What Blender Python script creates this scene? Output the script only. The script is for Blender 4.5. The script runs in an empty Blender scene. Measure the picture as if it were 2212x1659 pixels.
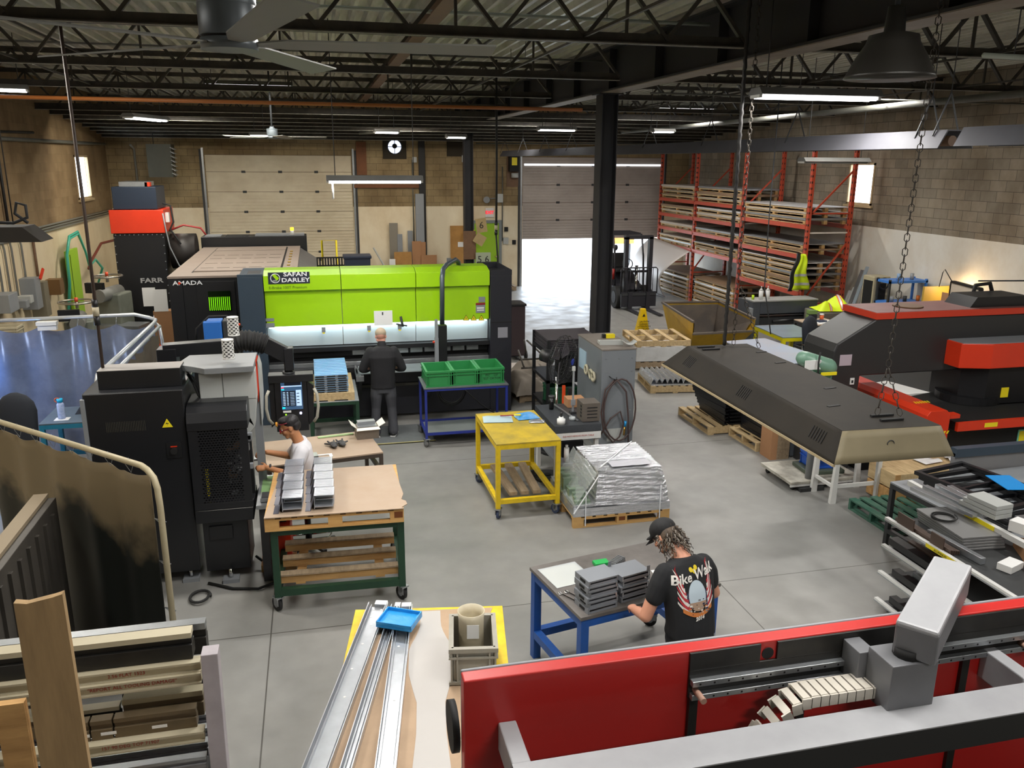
import bpy, bmesh, math, random
from math import sin, cos, pi, radians as R, hypot
from mathutils import Vector as V, Matrix, Euler
sc = bpy.context.scene
COL = sc.collection
# ------------------------------------------------------------------ camera
F, CX, CY, CH = 1790.0, 1106.0, 829.5, 4.2
PITCH = math.atan(481/F); YAW = math.atan(437/math.hypot(F, 481)); ROLL = 0.0062
fw = V((sin(YAW)*cos(PITCH), cos(YAW)*cos(PITCH), -sin(PITCH)))
rt = V((cos(YAW), -sin(YAW), 0)); up_ = rt.cross(fw)
CR = cos(ROLL)*rt + sin(ROLL)*up_; CU = -sin(ROLL)*rt + cos(ROLL)*up_
cd = bpy.data.cameras.new('camera'); cam = bpy.data.objects.new('camera', cd); COL.objects.link(cam)
m = Matrix.Identity(4)
for i in range(3):
    m[i][0] = CR[i]; m[i][1] = CU[i]; m[i][2] = -fw[i]
m[0][3], m[1][3], m[2][3] = 0, 0, CH
cam.matrix_world = m
cd.sensor_fit = 'HORIZONTAL'; cd.sensor_width = 36; cd.lens = F/2212*36; cd.clip_start = .05; cd.clip_end = 200
sc.camera = cam
# measuring helpers: where a sight line of the survey meets a level / a plane
def ray(x, y): return (x-CX)/F*CR - (y-CY)/F*CU + fw
def atz(x, y, z=0.0):
    d = ray(x, y); t = (z-CH)/d.z; return V((d.x*t, d.y*t, z))
def aty(x, y, Y):
    d = ray(x, y); t = Y/d.y; return V((d.x*t, Y, CH+d.z*t))
def atx(x, y, X):
    d = ray(x, y); t = X/d.x; return V((X, d.y*t, CH+d.z*t))
# ------------------------------------------------------------------ render look, world
sc.view_settings.view_transform = 'Standard'; sc.view_settings.look = 'None'
sc.view_settings.gamma = 1; sc.view_settings.exposure = 0.0; sc.view_settings.use_curve_mapping = False
try:
    sc.cycles.use_denoising = True; sc.cycles.max_bounces = 6; sc.cycles.diffuse_bounces = 3; sc.cycles.glossy_bounces = 3
    sc.cycles.transparent_max_bounces = 12; sc.cycles.sample_clamp_indirect = 6; sc.cycles.caustics_reflective = False; sc.cycles.caustics_refractive = False
except Exception: pass
w = bpy.data.worlds.new('sky'); sc.world = w; w.use_nodes = True
bg = w.node_tree.nodes['Background']; bg.inputs[0].default_value = (.76, .87, 1, 1); bg.inputs[1].default_value = 9.0
def lamp(kind, loc, e, size=(1, 1), rot=(0, 0, 0), col=(1, 1, 1), name='lamp', parent=None, spot=None):
    l = bpy.data.lights.new(name, kind); l.energy = e; l.color = col
    if kind == 'AREA':
        l.shape = 'RECTANGLE'; l.size, l.size_y = size
    elif kind != 'SUN': l.shadow_soft_size = size[0]
    o = bpy.data.objects.new(name, l); COL.objects.link(o); o.location = loc; o.rotation_euler = rot
    if parent: o.parent = parent
    return o
def portal(loc, size, rot):
    o = lamp('AREA', loc, 1, size, rot, name='window_daylight'); o.data.cycles.is_portal = True
# ------------------------------------------------------------------ materials
def lin(c):
    c = c/255; return c/12.92 if c <= .04045 else ((c+.055)/1.055)**2.4
def rgb(h):
    if isinstance(h, str): h = tuple(int(h[i:i+2], 16) for i in (0, 2, 4))
    return (lin(h[0]), lin(h[1]), lin(h[2]), 1)
MATS = {}
def mat(name, col, rough=.5, metal=0., dirt=0., scale=4., dcol=None, bump=0., emit=0., alpha=1., streak=(1, 1, 1), spec=.5, trans=0., coat=0., ecol=None):
    if name in MATS: return MATS[name]
    m = bpy.data.materials.new(name); m.use_nodes = True; MATS[name] = m
    nt = m.node_tree; b = nt.nodes['Principled BSDF']; c = rgb(col)
    b.inputs['Base Color'].default_value = c; b.inputs['Roughness'].default_value = rough; b.inputs['Metallic'].default_value = metal
    b.inputs['Specular IOR Level'].default_value = spec; b.inputs['Coat Weight'].default_value = coat
    m.diffuse_color = c
    if trans: b.inputs['Transmission Weight'].default_value = trans
    if emit:
        b.inputs['Emission Color'].default_value = rgb(ecol) if ecol else c; b.inputs['Emission Strength'].default_value = emit
    if alpha < 1: b.inputs['Alpha'].default_value = alpha
    if dirt or bump:
        tc = nt.nodes.new('ShaderNodeTexCoord'); mp = nt.nodes.new('ShaderNodeMapping'); mp.inputs['Scale'].default_value = streak
        nz = nt.nodes.new('ShaderNodeTexNoise'); nz.inputs['Scale'].default_value = scale; nz.inputs['Detail'].default_value = 7; nz.inputs['Roughness'].default_value = .62
        nt.links.new(tc.outputs['Object'], mp.inputs[0]); nt.links.new(mp.outputs[0], nz.inputs['Vector'])
        if dirt:
            rp = nt.nodes.new('ShaderNodeValToRGB'); rp.color_ramp.elements[0].position = .35; rp.color_ramp.elements[1].position = .72
            rp.color_ramp.elements[0].color = (0, 0, 0, 1); rp.color_ramp.elements[1].color = (dirt, dirt, dirt, 1)
            mx = nt.nodes.new('ShaderNodeMix'); mx.data_type = 'RGBA'
            mx.inputs['A'].default_value = c; mx.inputs['B'].default_value = rgb(dcol) if dcol else (c[0]*.35, c[1]*.33, c[2]*.3, 1)
            nt.links.new(nz.outputs['Fac'], rp.inputs[0]); nt.links.new(rp.outputs[0], mx.inputs['Factor']); nt.links.new(mx.outputs['Result'], b.inputs['Base Color'])
        if bump:
            bp = nt.nodes.new('ShaderNodeBump'); bp.inputs['Strength'].default_value = bump; bp.inputs['Distance'].default_value = .02
            nt.links.new(nz.outputs['Fac'], bp.inputs['Height']); nt.links.new(bp.outputs[0], b.inputs['Normal'])
    return m
# ------------------------------------------------------------------ mesh builder
class MB:
    def __init__(s): s.v = []; s.f = []; s.m = []; s.sm = []; s.mats = []
    def mi(s, m):
        if m not in s.mats: s.mats.append(m)
        return s.mats.index(m)
    def add(s, vs, fs, m, smooth=False, M=None):
        n = len(s.v); k = s.mi(m)
        s.v += [tuple(M @ V(p)) if M is not None else tuple(p) for p in vs]
        for f in fs: s.f.append([i+n for i in f]); s.m.append(k); s.sm.append(smooth)
        return s
    def box(s, x0, y0, z0, x1, y1, z1, m, M=None):
        if x0 > x1: x0, x1 = x1, x0
        if y0 > y1: y0, y1 = y1, y0
        if z0 > z1: z0, z1 = z1, z0
        return s.add([(x0,y0,z0),(x1,y0,z0),(x1,y1,z0),(x0,y1,z0),(x0,y0,z1),(x1,y0,z1),(x1,y1,z1),(x0,y1,z1)],
                     [(0,3,2,1),(4,5,6,7),(0,1,5,4),(1,2,6,5),(2,3,7,6),(3,0,4,7)], m, M=M)
    def cb(s, c, d, m, rz=0, rx=0, ry=0):      # box by centre, size, rotation
        M = Matrix.Translation(V(c)) @ Euler((rx, ry, rz)).to_matrix().to_4x4()
        return s.box(-d[0]/2, -d[1]/2, -d[2]/2, d[0]/2, d[1]/2, d[2]/2, m, M)
    def bar(s, p, q, w, h, m, upv=(0, 0, 1)):  # rectangular bar p->q
        p, q = V(p), V(q); d = q-p; L = d.length; d.normalize(); u = V(upv)
        if abs(d.dot(u)) > .98: u = V((1, 0, 0))
        x = d.cross(u).normalized(); z = x.cross(d)
        M = Matrix(((x.x, d.x, z.x, p.x), (x.y, d.y, z.y, p.y), (x.z, d.z, z.z, p.z), (0, 0, 0, 1)))
        return s.box(-w/2, 0, -h/2, w/2, L, h/2, m, M)
    def cyl(s, p, q, r, m, n=14, r2=None, smooth=True):
        p, q = V(p), V(q); r2 = r if r2 is None else r2; d = (q-p).normalized()
        a = d.orthogonal().normalized(); b = d.cross(a)
        vs = [p+(a*cos(t)+b*sin(t))*r for t in (2*pi*i/n for i in range(n))]+[q+(a*cos(t)+b*sin(t))*r2 for t in (2*pi*i/n for i in range(n))]
        s.add(vs, [(i, (i+1) % n, n+(i+1) % n, n+i) for i in range(n)], m, smooth)
        k = len(s.v)-2*n; mi = s.mi(m)
        s.f.append([k+i for i in reversed(range(n))]); s.f.append([k+n+i for i in range(n)]); s.m += [mi, mi]; s.sm += [False, False]
        return s
    def tube(s, pts, r, m, n=8, closed=False, ry=None):
        pts = [V(p) for p in pts]; N = len(pts); rs = r if isinstance(r, (list, tuple)) else [r]*N
        vs = []; prev = None
        for i, p in enumerate(pts):
            a, b = pts[(i-1) % N] if (closed or i) else p, pts[(i+1) % N] if (closed or i < N-1) else p
            d = (b-a).normalized()
            if prev is None: x = d.orthogonal().normalized()
            else:
                x = prev-d*prev.dot(d); x = x.normalized() if x.length > 1e-6 else d.orthogonal().normalized()
            prev = x; y = d.cross(x)
            vs += [p+(x*cos(2*pi*k/n)+y*sin(2*pi*k/n))*rs[i] for k in range(n)]
        fs = []
        for i in range(N if closed else N-1):
            j = (i+1) % N
            fs += [(i*n+k, i*n+(k+1) % n, j*n+(k+1) % n, j*n+k) for k in range(n)]
        if not closed: fs += [tuple(reversed(range(n))), tuple((N-1)*n+k for k in range(n))]
        return s.add(vs, fs, m, True)
    def lathe(s, prof, m, n=20, c=(0, 0, 0), M=None, smooth=True):
        vs = [(c[0]+r*cos(2*pi*k/n), c[1]+r*sin(2*pi*k/n), c[2]+z) for r, z in prof for k in range(n)]
        fs = [(i*n+k, i*n+(k+1) % n, (i+1)*n+(k+1) % n, (i+1)*n+k) for i in range(len(prof)-1) for k in range(n)]
        fs += [tuple(reversed(range(n))), tuple((len(prof)-1)*n+k for k in range(n))]
        return s.add(vs, fs, m, smooth, M)
    def prism(s, poly, a0, a1, m, ax='y', M=None):
        def P(u, v, a): return {'x': (a, u, v), 'y': (u, a, v), 'z': (u, v, a)}[ax]
        n = len(poly)
        return s.add([P(u, v, a0) for u, v in poly]+[P(u, v, a1) for u, v in poly],
                     [tuple(range(n)), tuple(reversed(range(n, 2*n)))]+[(i, n+i, n+(i+1) % n, (i+1) % n) for i in range(n)], m, M=M)
    def grid(s, fn, nu, nv, m, th=0., smooth=True, cu=False):
        vs = [fn(i/nu, j/nv) for j in range(nv+1) for i in range(nu+1)]
        fs = [(j*(nu+1)+i, j*(nu+1)+i+1, (j+1)*(nu+1)+i+1, (j+1)*(nu+1)+i) for j in range(nv) for i in range(nu)]
        return s.add(vs, fs, m, smooth)
    def ball(s, c, r, m, n=12, k=8, M=None):
        rr = r if isinstance(r, (tuple, list)) else (r, r, r)
        vs = [(c[0]+rr[0]*sin(pi*j/k)*cos(2*pi*i/n), c[1]+rr[1]*sin(pi*j/k)*sin(2*pi*i/n), c[2]+rr[2]*cos(pi*j/k)) for j in range(k+1) for i in range(n)]
        fs = [(j*n+i, (j+1)*n+i, (j+1)*n+(i+1) % n, j*n+(i+1) % n) for j in range(k) for i in range(n)]
        return s.add(vs, fs, m, True, M)
    def build(s, name, parent=None, loc=(0, 0, 0), rz=0, bev=0, solid=0, kind=None, label=None, cat=None, group=None, sub=0, weld=False):
        me = bpy.data.meshes.new(name); me.from_pydata(s.v, [], s.f)
        for m in s.mats: me.materials.append(m)
        me.polygons.foreach_set('material_index', s.m); me.polygons.foreach_set('use_smooth', s.sm)
        bm = bmesh.new(); bm.from_mesh(me)
        if weld: bmesh.ops.remove_doubles(bm, verts=bm.verts, dist=1e-4)
        bmesh.ops.recalc_face_normals(bm, faces=bm.faces); bm.to_mesh(me); bm.free(); me.update()
        o = bpy.data.objects.new(name, me); COL.objects.link(o); o.location = loc; o.rotation_euler = (0, 0, rz)
        if parent: o.parent = parent
        if solid:
            md = o.modifiers.new('t', 'SOLIDIFY'); md.thickness = solid; md.offset = 0
        if bev:
            md = o.modifiers.new('b', 'BEVEL'); md.width = bev; md.segments = 2; md.limit_method = 'ANGLE'; md.angle_limit = R(40)
        if sub:
            md = o.modifiers.new('s', 'SUBSURF'); md.levels = sub; md.render_levels = sub
        return tag(o, label, cat, group, kind)
def tag(o, label=None, cat=None, group=None, kind=None):
    if label: o['label'] = label
    if cat: o['category'] = cat
    if group: o['group'] = group
    if kind: o['kind'] = kind
    return o
def thing(name, label, cat, loc=(0, 0, 0), rz=0, group=None):
    o = bpy.data.objects.new(name, None); COL.objects.link(o); o.empty_display_size = .1
    o.location = loc; o.rotation_euler = (0, 0, rz)
    return tag(o, label, cat, group)
def kids(o): return [c for c in list(bpy.data.objects) if c.parent == o]
def dup(root, loc, rz=None, label=None, group=None, parent=None, tree=None):
    def cp(o, par):
        c = o.copy(); COL.objects.link(c)
        if par: c.parent = par
        for k in tree.get(o, []): cp(k, c)
        return c
    if tree is None:
        tree = {}
        for o in bpy.data.objects:
            if o.parent: tree.setdefault(o.parent, []).append(o)
    c = cp(root, parent); c.location = loc
    if rz is not None: c.rotation_euler = (0, 0, rz)
    if label: c['label'] = label
    if group: c['group'] = group
    return c
def text(name, s, size, m, parent=None, loc=(0, 0, 0), rot=(0, 0, 0), depth=.002, align='CENTER', sx=1., font_shear=0, bold=0.):
    c = bpy.data.curves.new(name, 'FONT'); c.body = s; c.size = size; c.extrude = depth; c.align_x = align; c.align_y = 'CENTER'; c.shear = font_shear; c.offset = bold
    c.resolution_u = 2
    o = bpy.data.objects.new(name, c); COL.objects.link(o)
    me = bpy.data.meshes.new_from_object(o.evaluated_get(bpy.context.evaluated_depsgraph_get())); bpy.data.objects.remove(o)
    me.materials.clear(); me.materials.append(m)
    o = bpy.data.objects.new(name, me); COL.objects.link(o); o.location = loc; o.rotation_euler = rot; o.scale = (sx, 1, 1)
    if parent: o.parent = parent
    return o
rnd = random.Random(7)
# ------------------------------------------------------------------ shop lighting: strip lights, plus added fill lamps kept out of sight
EN = .56
LS = aty(316, 256, 18)
for x, y, z, sx, sy, e, c, rz in [
    (5.05, 8.0, 4.80, 1.3, .3, 130, (1, .97, .93), 0), (.85, 11.99, 3.89, 1.25, .12, 90, (1, .98, .94), 0), (LS.x, LS.y, LS.z-.045, 1.2, .12, 150, (1, .94, .82), R(70)),
    (.9, 19.85, 5.43, 1.5, .12, 150, (1, .92, .8), 0), (2.6, 24.8, aty(439, 269, 24.7).z+.06, 1.5, .1, 170, (1, .9, .76), 0), (6.4, 22.8, aty(439, 252, 22.7).z+.06, 1.5, .1, 200, (1, .95, .88), 0),  # added lamps, hidden from view by a joist and purlins
    (-3.5, 3.5, 5.2, .4, 2.4, 190, (1, .96, .9), 0), (0.6, 5.6, 5.2, .4, 2.4, 280, (1, .97, .93), 0), (2.9, 2.6, 5.2, 2.4, .4, 250, (1, .97, .93), 0), (8.6, 4.5, 5.2, .4, 2.4, 380, (1, .97, .93), 0),  # unseen general lamps above the frame, added for overall brightness
    (2.2, -.9, 4.9, 1.5, .3, 170, (1, .97, .93), 0),  # unseen lamp added behind the camera to brighten fronts facing it
    (-3.6, 8.8, 5.43, 1.5, .14, 260, (1, .95, .86), 0), (1.2, 8.8, 5.43, 1.5, .14, 240, (1, .97, .93), 0), (8.8, 12.5, 5.43, 1.5, .14, 360, (1, .96, .9), 0), (9.0, 19.85, 5.43, 1.5, .12, 260, (1, .95, .9), 0),  # added lamps kept out of view behind joist chords
    (-1.0, 16.2, 5.43, 1.5, .12, 260, (1, .96, .88), 0), (-3.4, 22.8, aty(439, 252, 22.7).z+.06, 1.5, .1, 280, (1, .92, .78), 0), (8.8, 16.2, 5.43, 1.5, .12, 240, (1, .96, .9), 0), (-3.6, 12.5, 5.43, 1.5, .12, 200, (1, .95, .86), 0)]:  # further added lamps, screened by joists and a purlin
    lamp('AREA', (x, y, z), e*EN, (sx, sy), (0, 0, rz), col=c, name='strip_and_fill_glow')
# ================================================================== shared materials
STEEL = mat('dark painted steel', '3a3c3e', .55, .2, .5, 3, '2a2826')
JOIST = mat('dusty dark joist steel', '34322e', .6, .1, .6, 5, '5a5348')
BLACKM = mat('black enamel', '17181b', .38, .0, .25, 3, '2a2826')
CHAR = mat('charcoal enamel', '22232a', .42, .0, .2, 3, '1a1a1e')
NAVYG = mat('blue grey enamel', '34424f', .42, 0, .2, 2)
GALV = mat('galvanised steel', 'a9adb0', .32, .75, .4, 6, '7d8082')
ALU = mat('bright aluminium', 'c9cdd2', .28, .85, .25, 9, '8d9298')
CHROME = mat('chrome', 'd8d8d8', .12, 1)
RUBBER = mat('black rubber', '1b1b1b', .75)
GREYP = mat('grey paint', '8b8f93', .45, .1, .2, 3, '6d7073')
WHITEP = mat('white paint', 'd9d9d6', .45, 0, .25, 6, 'a8a59c')
WOOD = mat('raw pallet wood', 'c49a62', .8, 0, .7, 3, '8a6438', streak=(1, 6, 6))
WOODP = mat('pale pallet wood', 'cdb488', .8, 0, .6, 4, '8f744e', streak=(6, 1, 6))
WOODG = mat('weathered wood', 'a08c72', .85, 0, .7, 4, '6a5a46', streak=(6, 1, 6))
PLY = mat('hardboard sheet', 'ae9a86', .7, 0, .35, 2.5, '9a7c60')
CARD = mat('brown cardboard', 'a87c57', .8, 0, .2, 3)
PAPER = mat('white paper', 'e4e4e2', .6)
GREENP = mat('dark green paint', '20432f', .5, .1, .4, 5, '1a2a22')
BLUEP = mat('blue paint', '1f56a8', .42, .1, .45, 6, '27466e')
INDIGO = mat('indigo blue paint', '25348e', .42, .1, .35, 6, '20264e')
YELP = mat('yellow paint', 'e6c41c', .45, .05, .45, 8, '8d7512')
LIME = mat('lime green enamel', '9fd210', .32, 0, 0, coat=.3)
REDM = mat('red orange enamel', 'd8391a', .4, 0, .2, 3, 'a52a14')
RACKR = mat('rack orange red paint', 'b8482e', .45, .1, .3, 4, '8f3a28')
YTAPE = mat('yellow label', 'f0dc1e', .5)
DARK = mat('black void metal', '0b0b0c', .7)
SKIN = mat('skin', 'c98d74', .5, 0, .2, 20, 'b87860')
GLASSY = mat('clear plastic', 'e8eef0', .15, 0, alpha=.35)
def tube_mat(n, c, e): return mat(n, c, .4, emit=e)
TUBE = tube_mat('lit fluorescent tube', 'ffffff', 9)
CONC = mat('concrete', 'c8c6c0', .6)
# ================================================================== room structure
XL, XR, YB, YF, ZD = -6.0, 12.95, 28.0, -3.0, 6.0
def nodes(m): return m.node_tree.nodes, m.node_tree.links, m.node_tree.nodes['Principled BSDF']
def floor_mat():
    m = mat('polished concrete floor', '9a9a96', .42); N, L, b = nodes(m)
    g = N.new('ShaderNodeNewGeometry'); sx = N.new('ShaderNodeSeparateXYZ'); L.new(g.outputs['Position'], sx.inputs[0])
    def noise(sc_, lo, hi, c0, c1):
        n = N.new('ShaderNodeTexNoise'); n.inputs['Scale'].default_value = sc_; n.inputs['Detail'].default_value = 8; L.new(g.outputs['Position'], n.inputs['Vector'])
        r = N.new('ShaderNodeValToRGB'); r.color_ramp.elements[0].position = lo; r.color_ramp.elements[1].position = hi
        r.color_ramp.elements[0].color = c0; r.color_ramp.elements[1].color = c1; L.new(n.outputs['Fac'], r.inputs[0]); return n, r
    n1, r1 = noise(.45, .35, .7, rgb('848481'), rgb('96948f')); n2, r2 = noise(5, .3, .75, (.86, .86, .86, 1), (1, 1, 1, 1))
    mx = N.new('ShaderNodeMix'); mx.data_type = 'RGBA'; mx.blend_type = 'MULTIPLY'; mx.inputs['Factor'].default_value = 1
    L.new(r1.outputs[0], mx.inputs['A']); L.new(r2.outputs[0], mx.inputs['B'])
    def line(out, off, per):   # saw-cut joints
        a = N.new('ShaderNodeMath'); a.operation = 'SUBTRACT'; L.new(out, a.inputs[0]); a.inputs[1].default_value = off-per/2
        p = N.new('ShaderNodeMath'); p.operation = 'PINGPONG'; L.new(a.outputs[0], p.inputs[0]); p.inputs[1].default_value = per/2
        c = N.new('ShaderNodeMath'); c.operation = 'GREATER_THAN'; L.new(p.outputs[0], c.inputs[0]); c.inputs[1].default_value = per/2-.006; return c
    a, c = line(sx.outputs['Y'], 7.07, 4.16), line(sx.outputs['X'], 3.88, 4.47)
    mm = N.new('ShaderNodeMath'); mm.operation = 'MAXIMUM'; L.new(a.outputs[0], mm.inputs[0]); L.new(c.outputs[0], mm.inputs[1])
    fx = N.new('ShaderNodeMix'); fx.data_type = 'RGBA'; L.new(mm.outputs[0], fx.inputs['Factor']); L.new(mx.outputs['Result'], fx.inputs['A']); fx.inputs['B'].default_value = rgb('4d4b47')
    L.new(fx.outputs['Result'], b.inputs['Base Color'])
    n3, r3 = noise(2.2, .3, .75, (.34, .34, .34, 1), (.55, .55, .55, 1)); L.new(r3.outputs[0], b.inputs['Roughness'])
    return m
def block_mat(name, up1, up2, low, zsplit, mortar='6b5638', swap=False):
    m = mat(name, up1, .8); N, L, b = nodes(m)
    g = N.new('ShaderNodeNewGeometry'); sx = N.new('ShaderNodeSeparateXYZ'); L.new(g.outputs['Position'], sx.inputs[0])
    cb = N.new('ShaderNodeCombineXYZ'); L.new(sx.outputs['Y' if swap else 'X'], cb.inputs[0]); L.new(sx.outputs['Z'], cb.inputs[1])
    br = N.new('ShaderNodeTexBrick'); L.new(cb.outputs[0], br.inputs['Vector']); br.inputs['Scale'].default_value = 1
    br.inputs['Brick Width'].default_value = .41; br.inputs['Row Height'].default_value = .205; br.inputs['Mortar Size'].default_value = .006; br.inputs['Mortar Smooth'].default_value = .3
    br.inputs['Color1'].default_value = rgb(up1); br.inputs['Color2'].default_value = rgb(up2); br.inputs['Mortar'].default_value = rgb(mortar); br.inputs['Bias'].default_value = -.2
    n = N.new('ShaderNodeTexNoise'); n.inputs['Scale'].default_value = 1.0; n.inputs['Detail'].default_value = 9; n.inputs['Roughness'].default_value = .65
    mp = N.new('ShaderNodeMapping'); mp.inputs['Scale'].default_value = (.8, .8, .55); L.new(g.outputs['Position'], mp.inputs[0]); L.new(mp.outputs[0], n.inputs['Vector'])
    rp = N.new('ShaderNodeValToRGB'); rp.color_ramp.elements[0].position = .36; rp.color_ramp.elements[1].position = .66
    rp.color_ramp.elements[0].color = (.55, .5, .44, 1); rp.color_ramp.elements[1].color = (1, 1, 1, 1); L.new(n.outputs['Fac'], rp.inputs[0])
    mu = N.new('ShaderNodeMix'); mu.data_type = 'RGBA'; mu.blend_type = 'MULTIPLY'; mu.inputs['Factor'].default_value = 1; L.new(br.outputs[0], mu.inputs['A']); L.new(rp.outputs[0], mu.inputs['B'])
    rl = N.new('ShaderNodeValToRGB'); rl.color_ramp.elements[0].position = .3; rl.color_ramp.elements[1].position = .6
    c = rgb(low); rl.color_ramp.elements[0].color = (c[0]*.82, c[1]*.75, c[2]*.66, 1); rl.color_ramp.elements[1].color = c; L.new(n.outputs['Fac'], rl.inputs[0])
    gt = N.new('ShaderNodeMath'); gt.operation = 'GREATER_THAN'; L.new(sx.outputs['Z'], gt.inputs[0]); gt.inputs[1].default_value = zsplit
    fx = N.new('ShaderNodeMix'); fx.data_type = 'RGBA'; L.new(gt.outputs[0], fx.inputs['Factor']); L.new(rl.outputs[0], fx.inputs['A']); L.new(mu.outputs['Result'], fx.inputs['B'])
    L.new(fx.outputs['Result'], b.inputs['Base Color'])
    bp = N.new('ShaderNodeBump'); bp.inputs['Strength'].default_value = .12; bp.inputs['Distance'].default_value = .01; L.new(br.outputs['Fac'], bp.inputs['Height']); bp.invert = True; L.new(bp.outputs[0], b.inputs['Normal'])
    return m
WB = block_mat('back wall blocks', 'a8946e', '968463', 'ebdfc4', 2.74, '6f5f45')
WL_ = block_mat('left wall blocks', '97805e', '876f4e', 'dfcfae', 2.62, '8a7452', swap=True)
WR_ = block_mat('right wall blocks', '9a8e7c', '827a6c', 'dad6cc', 2.74, '5e564a', swap=True)
MB().box(XL-.3, YF-.3, -.2, XR+.3, YB+.0, 0, floor_mat()).box(-12, YB, -.25, 25, 60, -.02, CONC).build('floor', kind='structure')
# back wall with two dock openings and a man door
D1 = (-3.2, 1.25, 4.35); D2 = (6.93, 11.95, 4.35)
b = MB(); T = YB+.3
ZW = ZD+.095
b.box(XL, YB, 0, D1[0], T, ZW, WB).box(D1[1], YB, 0, D2[0], T, ZW, WB).box(D2[1], YB, 0, XR, T, ZW, WB)
b.box(D1[0], YB, D1[2], D1[1], T, ZW, WB).box(D2[0], YB, D2[2], D2[1], T, ZW, WB)
b.build('wall_back', kind='structure')
# left wall with a narrow window, right wall with a bigger one
w0 = atx(158, 335, XL); w1 = atx(192, 432, XL)
wl = (w0.y, atx(187, 335, XL).y, w1.z+.05, w0.z)
b = MB(); b.box(XL-.08, YF, 0, XL, wl[0], ZW, WL_).box(XL-.08, wl[1], 0, XL, T, ZW, WL_).box(XL-.08, wl[0], 0, XL, wl[1], wl[2], WL_).box(XL-.08, wl[0], wl[3], XL, wl[1], ZW, WL_)
b.build('wall_left', kind='structure')
wr = (17.15, 18.75, 3.2, 4.22)
wr = (atx(1893, 352, XR).y, atx(1838, 352, XR).y, atx(1865, 443, XR).z, atx(1865, 352, XR).z)
b = MB(); b.box(XR, YF, 0, XR+.1, wr[0], ZW, WR_).box(XR, wr[1], 0, XR+.1, T, ZW, WR_).box(XR, wr[0], 0, XR+.1, wr[1], wr[2], WR_).box(XR, wr[0], wr[3], XR+.1, wr[1], ZW, WR_)
b.build('wall_right', kind='structure')
MB().box(XL, YF-.3, 0, XR, YF, ZD+.095, WR_).build('wall_front', kind='structure')
# mezzanine the picture is taken from
MB().box(XL, YF, 2.55, XR, -.55, 2.7, CONC).build('floor_mezzanine', kind='structure')
WFR = mat('window frame paint', 'b9a27c', .6, 0, .3)
def window(n, X, y0, y1, z0, z1, side):
    f = MB(); x0, x1 = (X-.05, X+.02) if side < 0 else (X-.02, X+.06); t = .05
    f.box(x0, y0, z0, x1, y1, z0+t, WFR).box(x0, y0, z1-t, x1, y1, z1, WFR).box(x0, y0, z0, x1, y0+t, z1, WFR).box(x0, y1-t, z0, x1, y1, z1, WFR)
    o = f.build('window_%d' % n, kind='structure')
    xc = (x0+x1)/2
    MB().box(xc-.004, y0+t, z0+t, xc+.004, y1-t, z1-t, mat('window glass', 'ffffff', .02, alpha=.12)).build('pane', o)
    s = MB(); s.box(X-(.0 if side < 0 else .06), y0-.06, z0-.06, X+(.06 if side < 0 else 0), y1+.06, z0, WFR); s.build('window_sill', o)
window(1, XL, wl[0], wl[1], wl[2], wl[3], -1); window(2, XR, wr[0], wr[1], wr[2], wr[3], 1)
portal((XR+.25, (wr[0]+wr[1])/2, (wr[2]+wr[3])/2), (wr[1]-wr[0], wr[3]-wr[2]), (R(90), 0, R(90)))
# corrugated roof deck, ribs running away from the camera
DECK = mat('galvanised roof deck', 'd6d6ca', .4, .2, .6, 2.6, '6a6650', streak=(3, .4, 1))
b = MB(); prof = []; p = .2; x = XL
while x < XR:
    prof += [(x, ZD), (x+.05, ZD), (x+.075, ZD+.08), (x+.175, ZD+.08)]; x += p
n = len(prof)
b.add([(px, YF, pz) for px, pz in prof]+[(px, T, pz) for px, pz in prof], [(i, i+1, n+i+1, n+i) for i in range(n-1)], DECK)
b.box(XL-.3, YF-.3, ZD+.1, XR+.3, T, ZD+.2, STEEL)
b.build('ceiling', kind='structure')
# bar joists
JY = [4.65, 8.45, 12.17, 15.85, 19.5, 23.1, 26.6]
def joist(y, xa, xb, n):
    b = MB(); zb, zt = 5.35, 5.93
    for dy in (-.035, .035): b.box(xa, y+dy-.035, zb, xb, y+dy+.035, zb+.01, JOIST).box(xa, y+dy*.3-.005, zb, xb, y+dy*.3+.005, zb+.1, JOIST)
    b.box(xa-.15, y-.05, zt, xb+.15, y+.05, zt+.02, JOIST).box(xa-.15, y-.008, zt-.06, xb+.15, y+.008, zt, JOIST)
    L = (xb-xa)/n
    for i in range(n):
        x0 = xa+i*L
        b.bar((x0, y, zb+.05), (x0+L/2, y, zt-.03), .04, .035, JOIST).bar((x0+L/2, y, zt-.03), (x0+L, y, zb+.05), .055, .035, JOIST)
        if i % 2 == 0: b.bar((x0+L/2, y, zb+.02), (x0+L/2, y, zt), .028, .028, JOIST)
    b.box(xa, y-.035, zb-.006, xb, y-.028, zb+.002, DECK)
    return b
k = 0
for y in JY:
    for xa, xb, nn in ((XL+.05, 4.45, 12), (5.05, XR-.05, 9)):
        k += 1; joist(y, xa, xb, nn).build('trim_%d' % k, kind='structure')
# purlins hanging lower towards the back wall
for ypx, yy in ((242, 21.6), (252, 22.7), (261, 23.8), (269, 24.7), (277, 25.6), (284, 26.4), (291, 27.1), (298, 27.7)):
    z = aty(439, ypx, yy).z; k += 1
    MB().box(XL, yy-.04, z, XR, yy+.04, z+.012, JOIST).box(XL, yy-.01, z, XR, yy+.01, z+.14, JOIST).box(XL, yy-.045, z-.012, XR, yy-.03, z-.001, DECK).build('trim_%d' % k, kind='structure')
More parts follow.
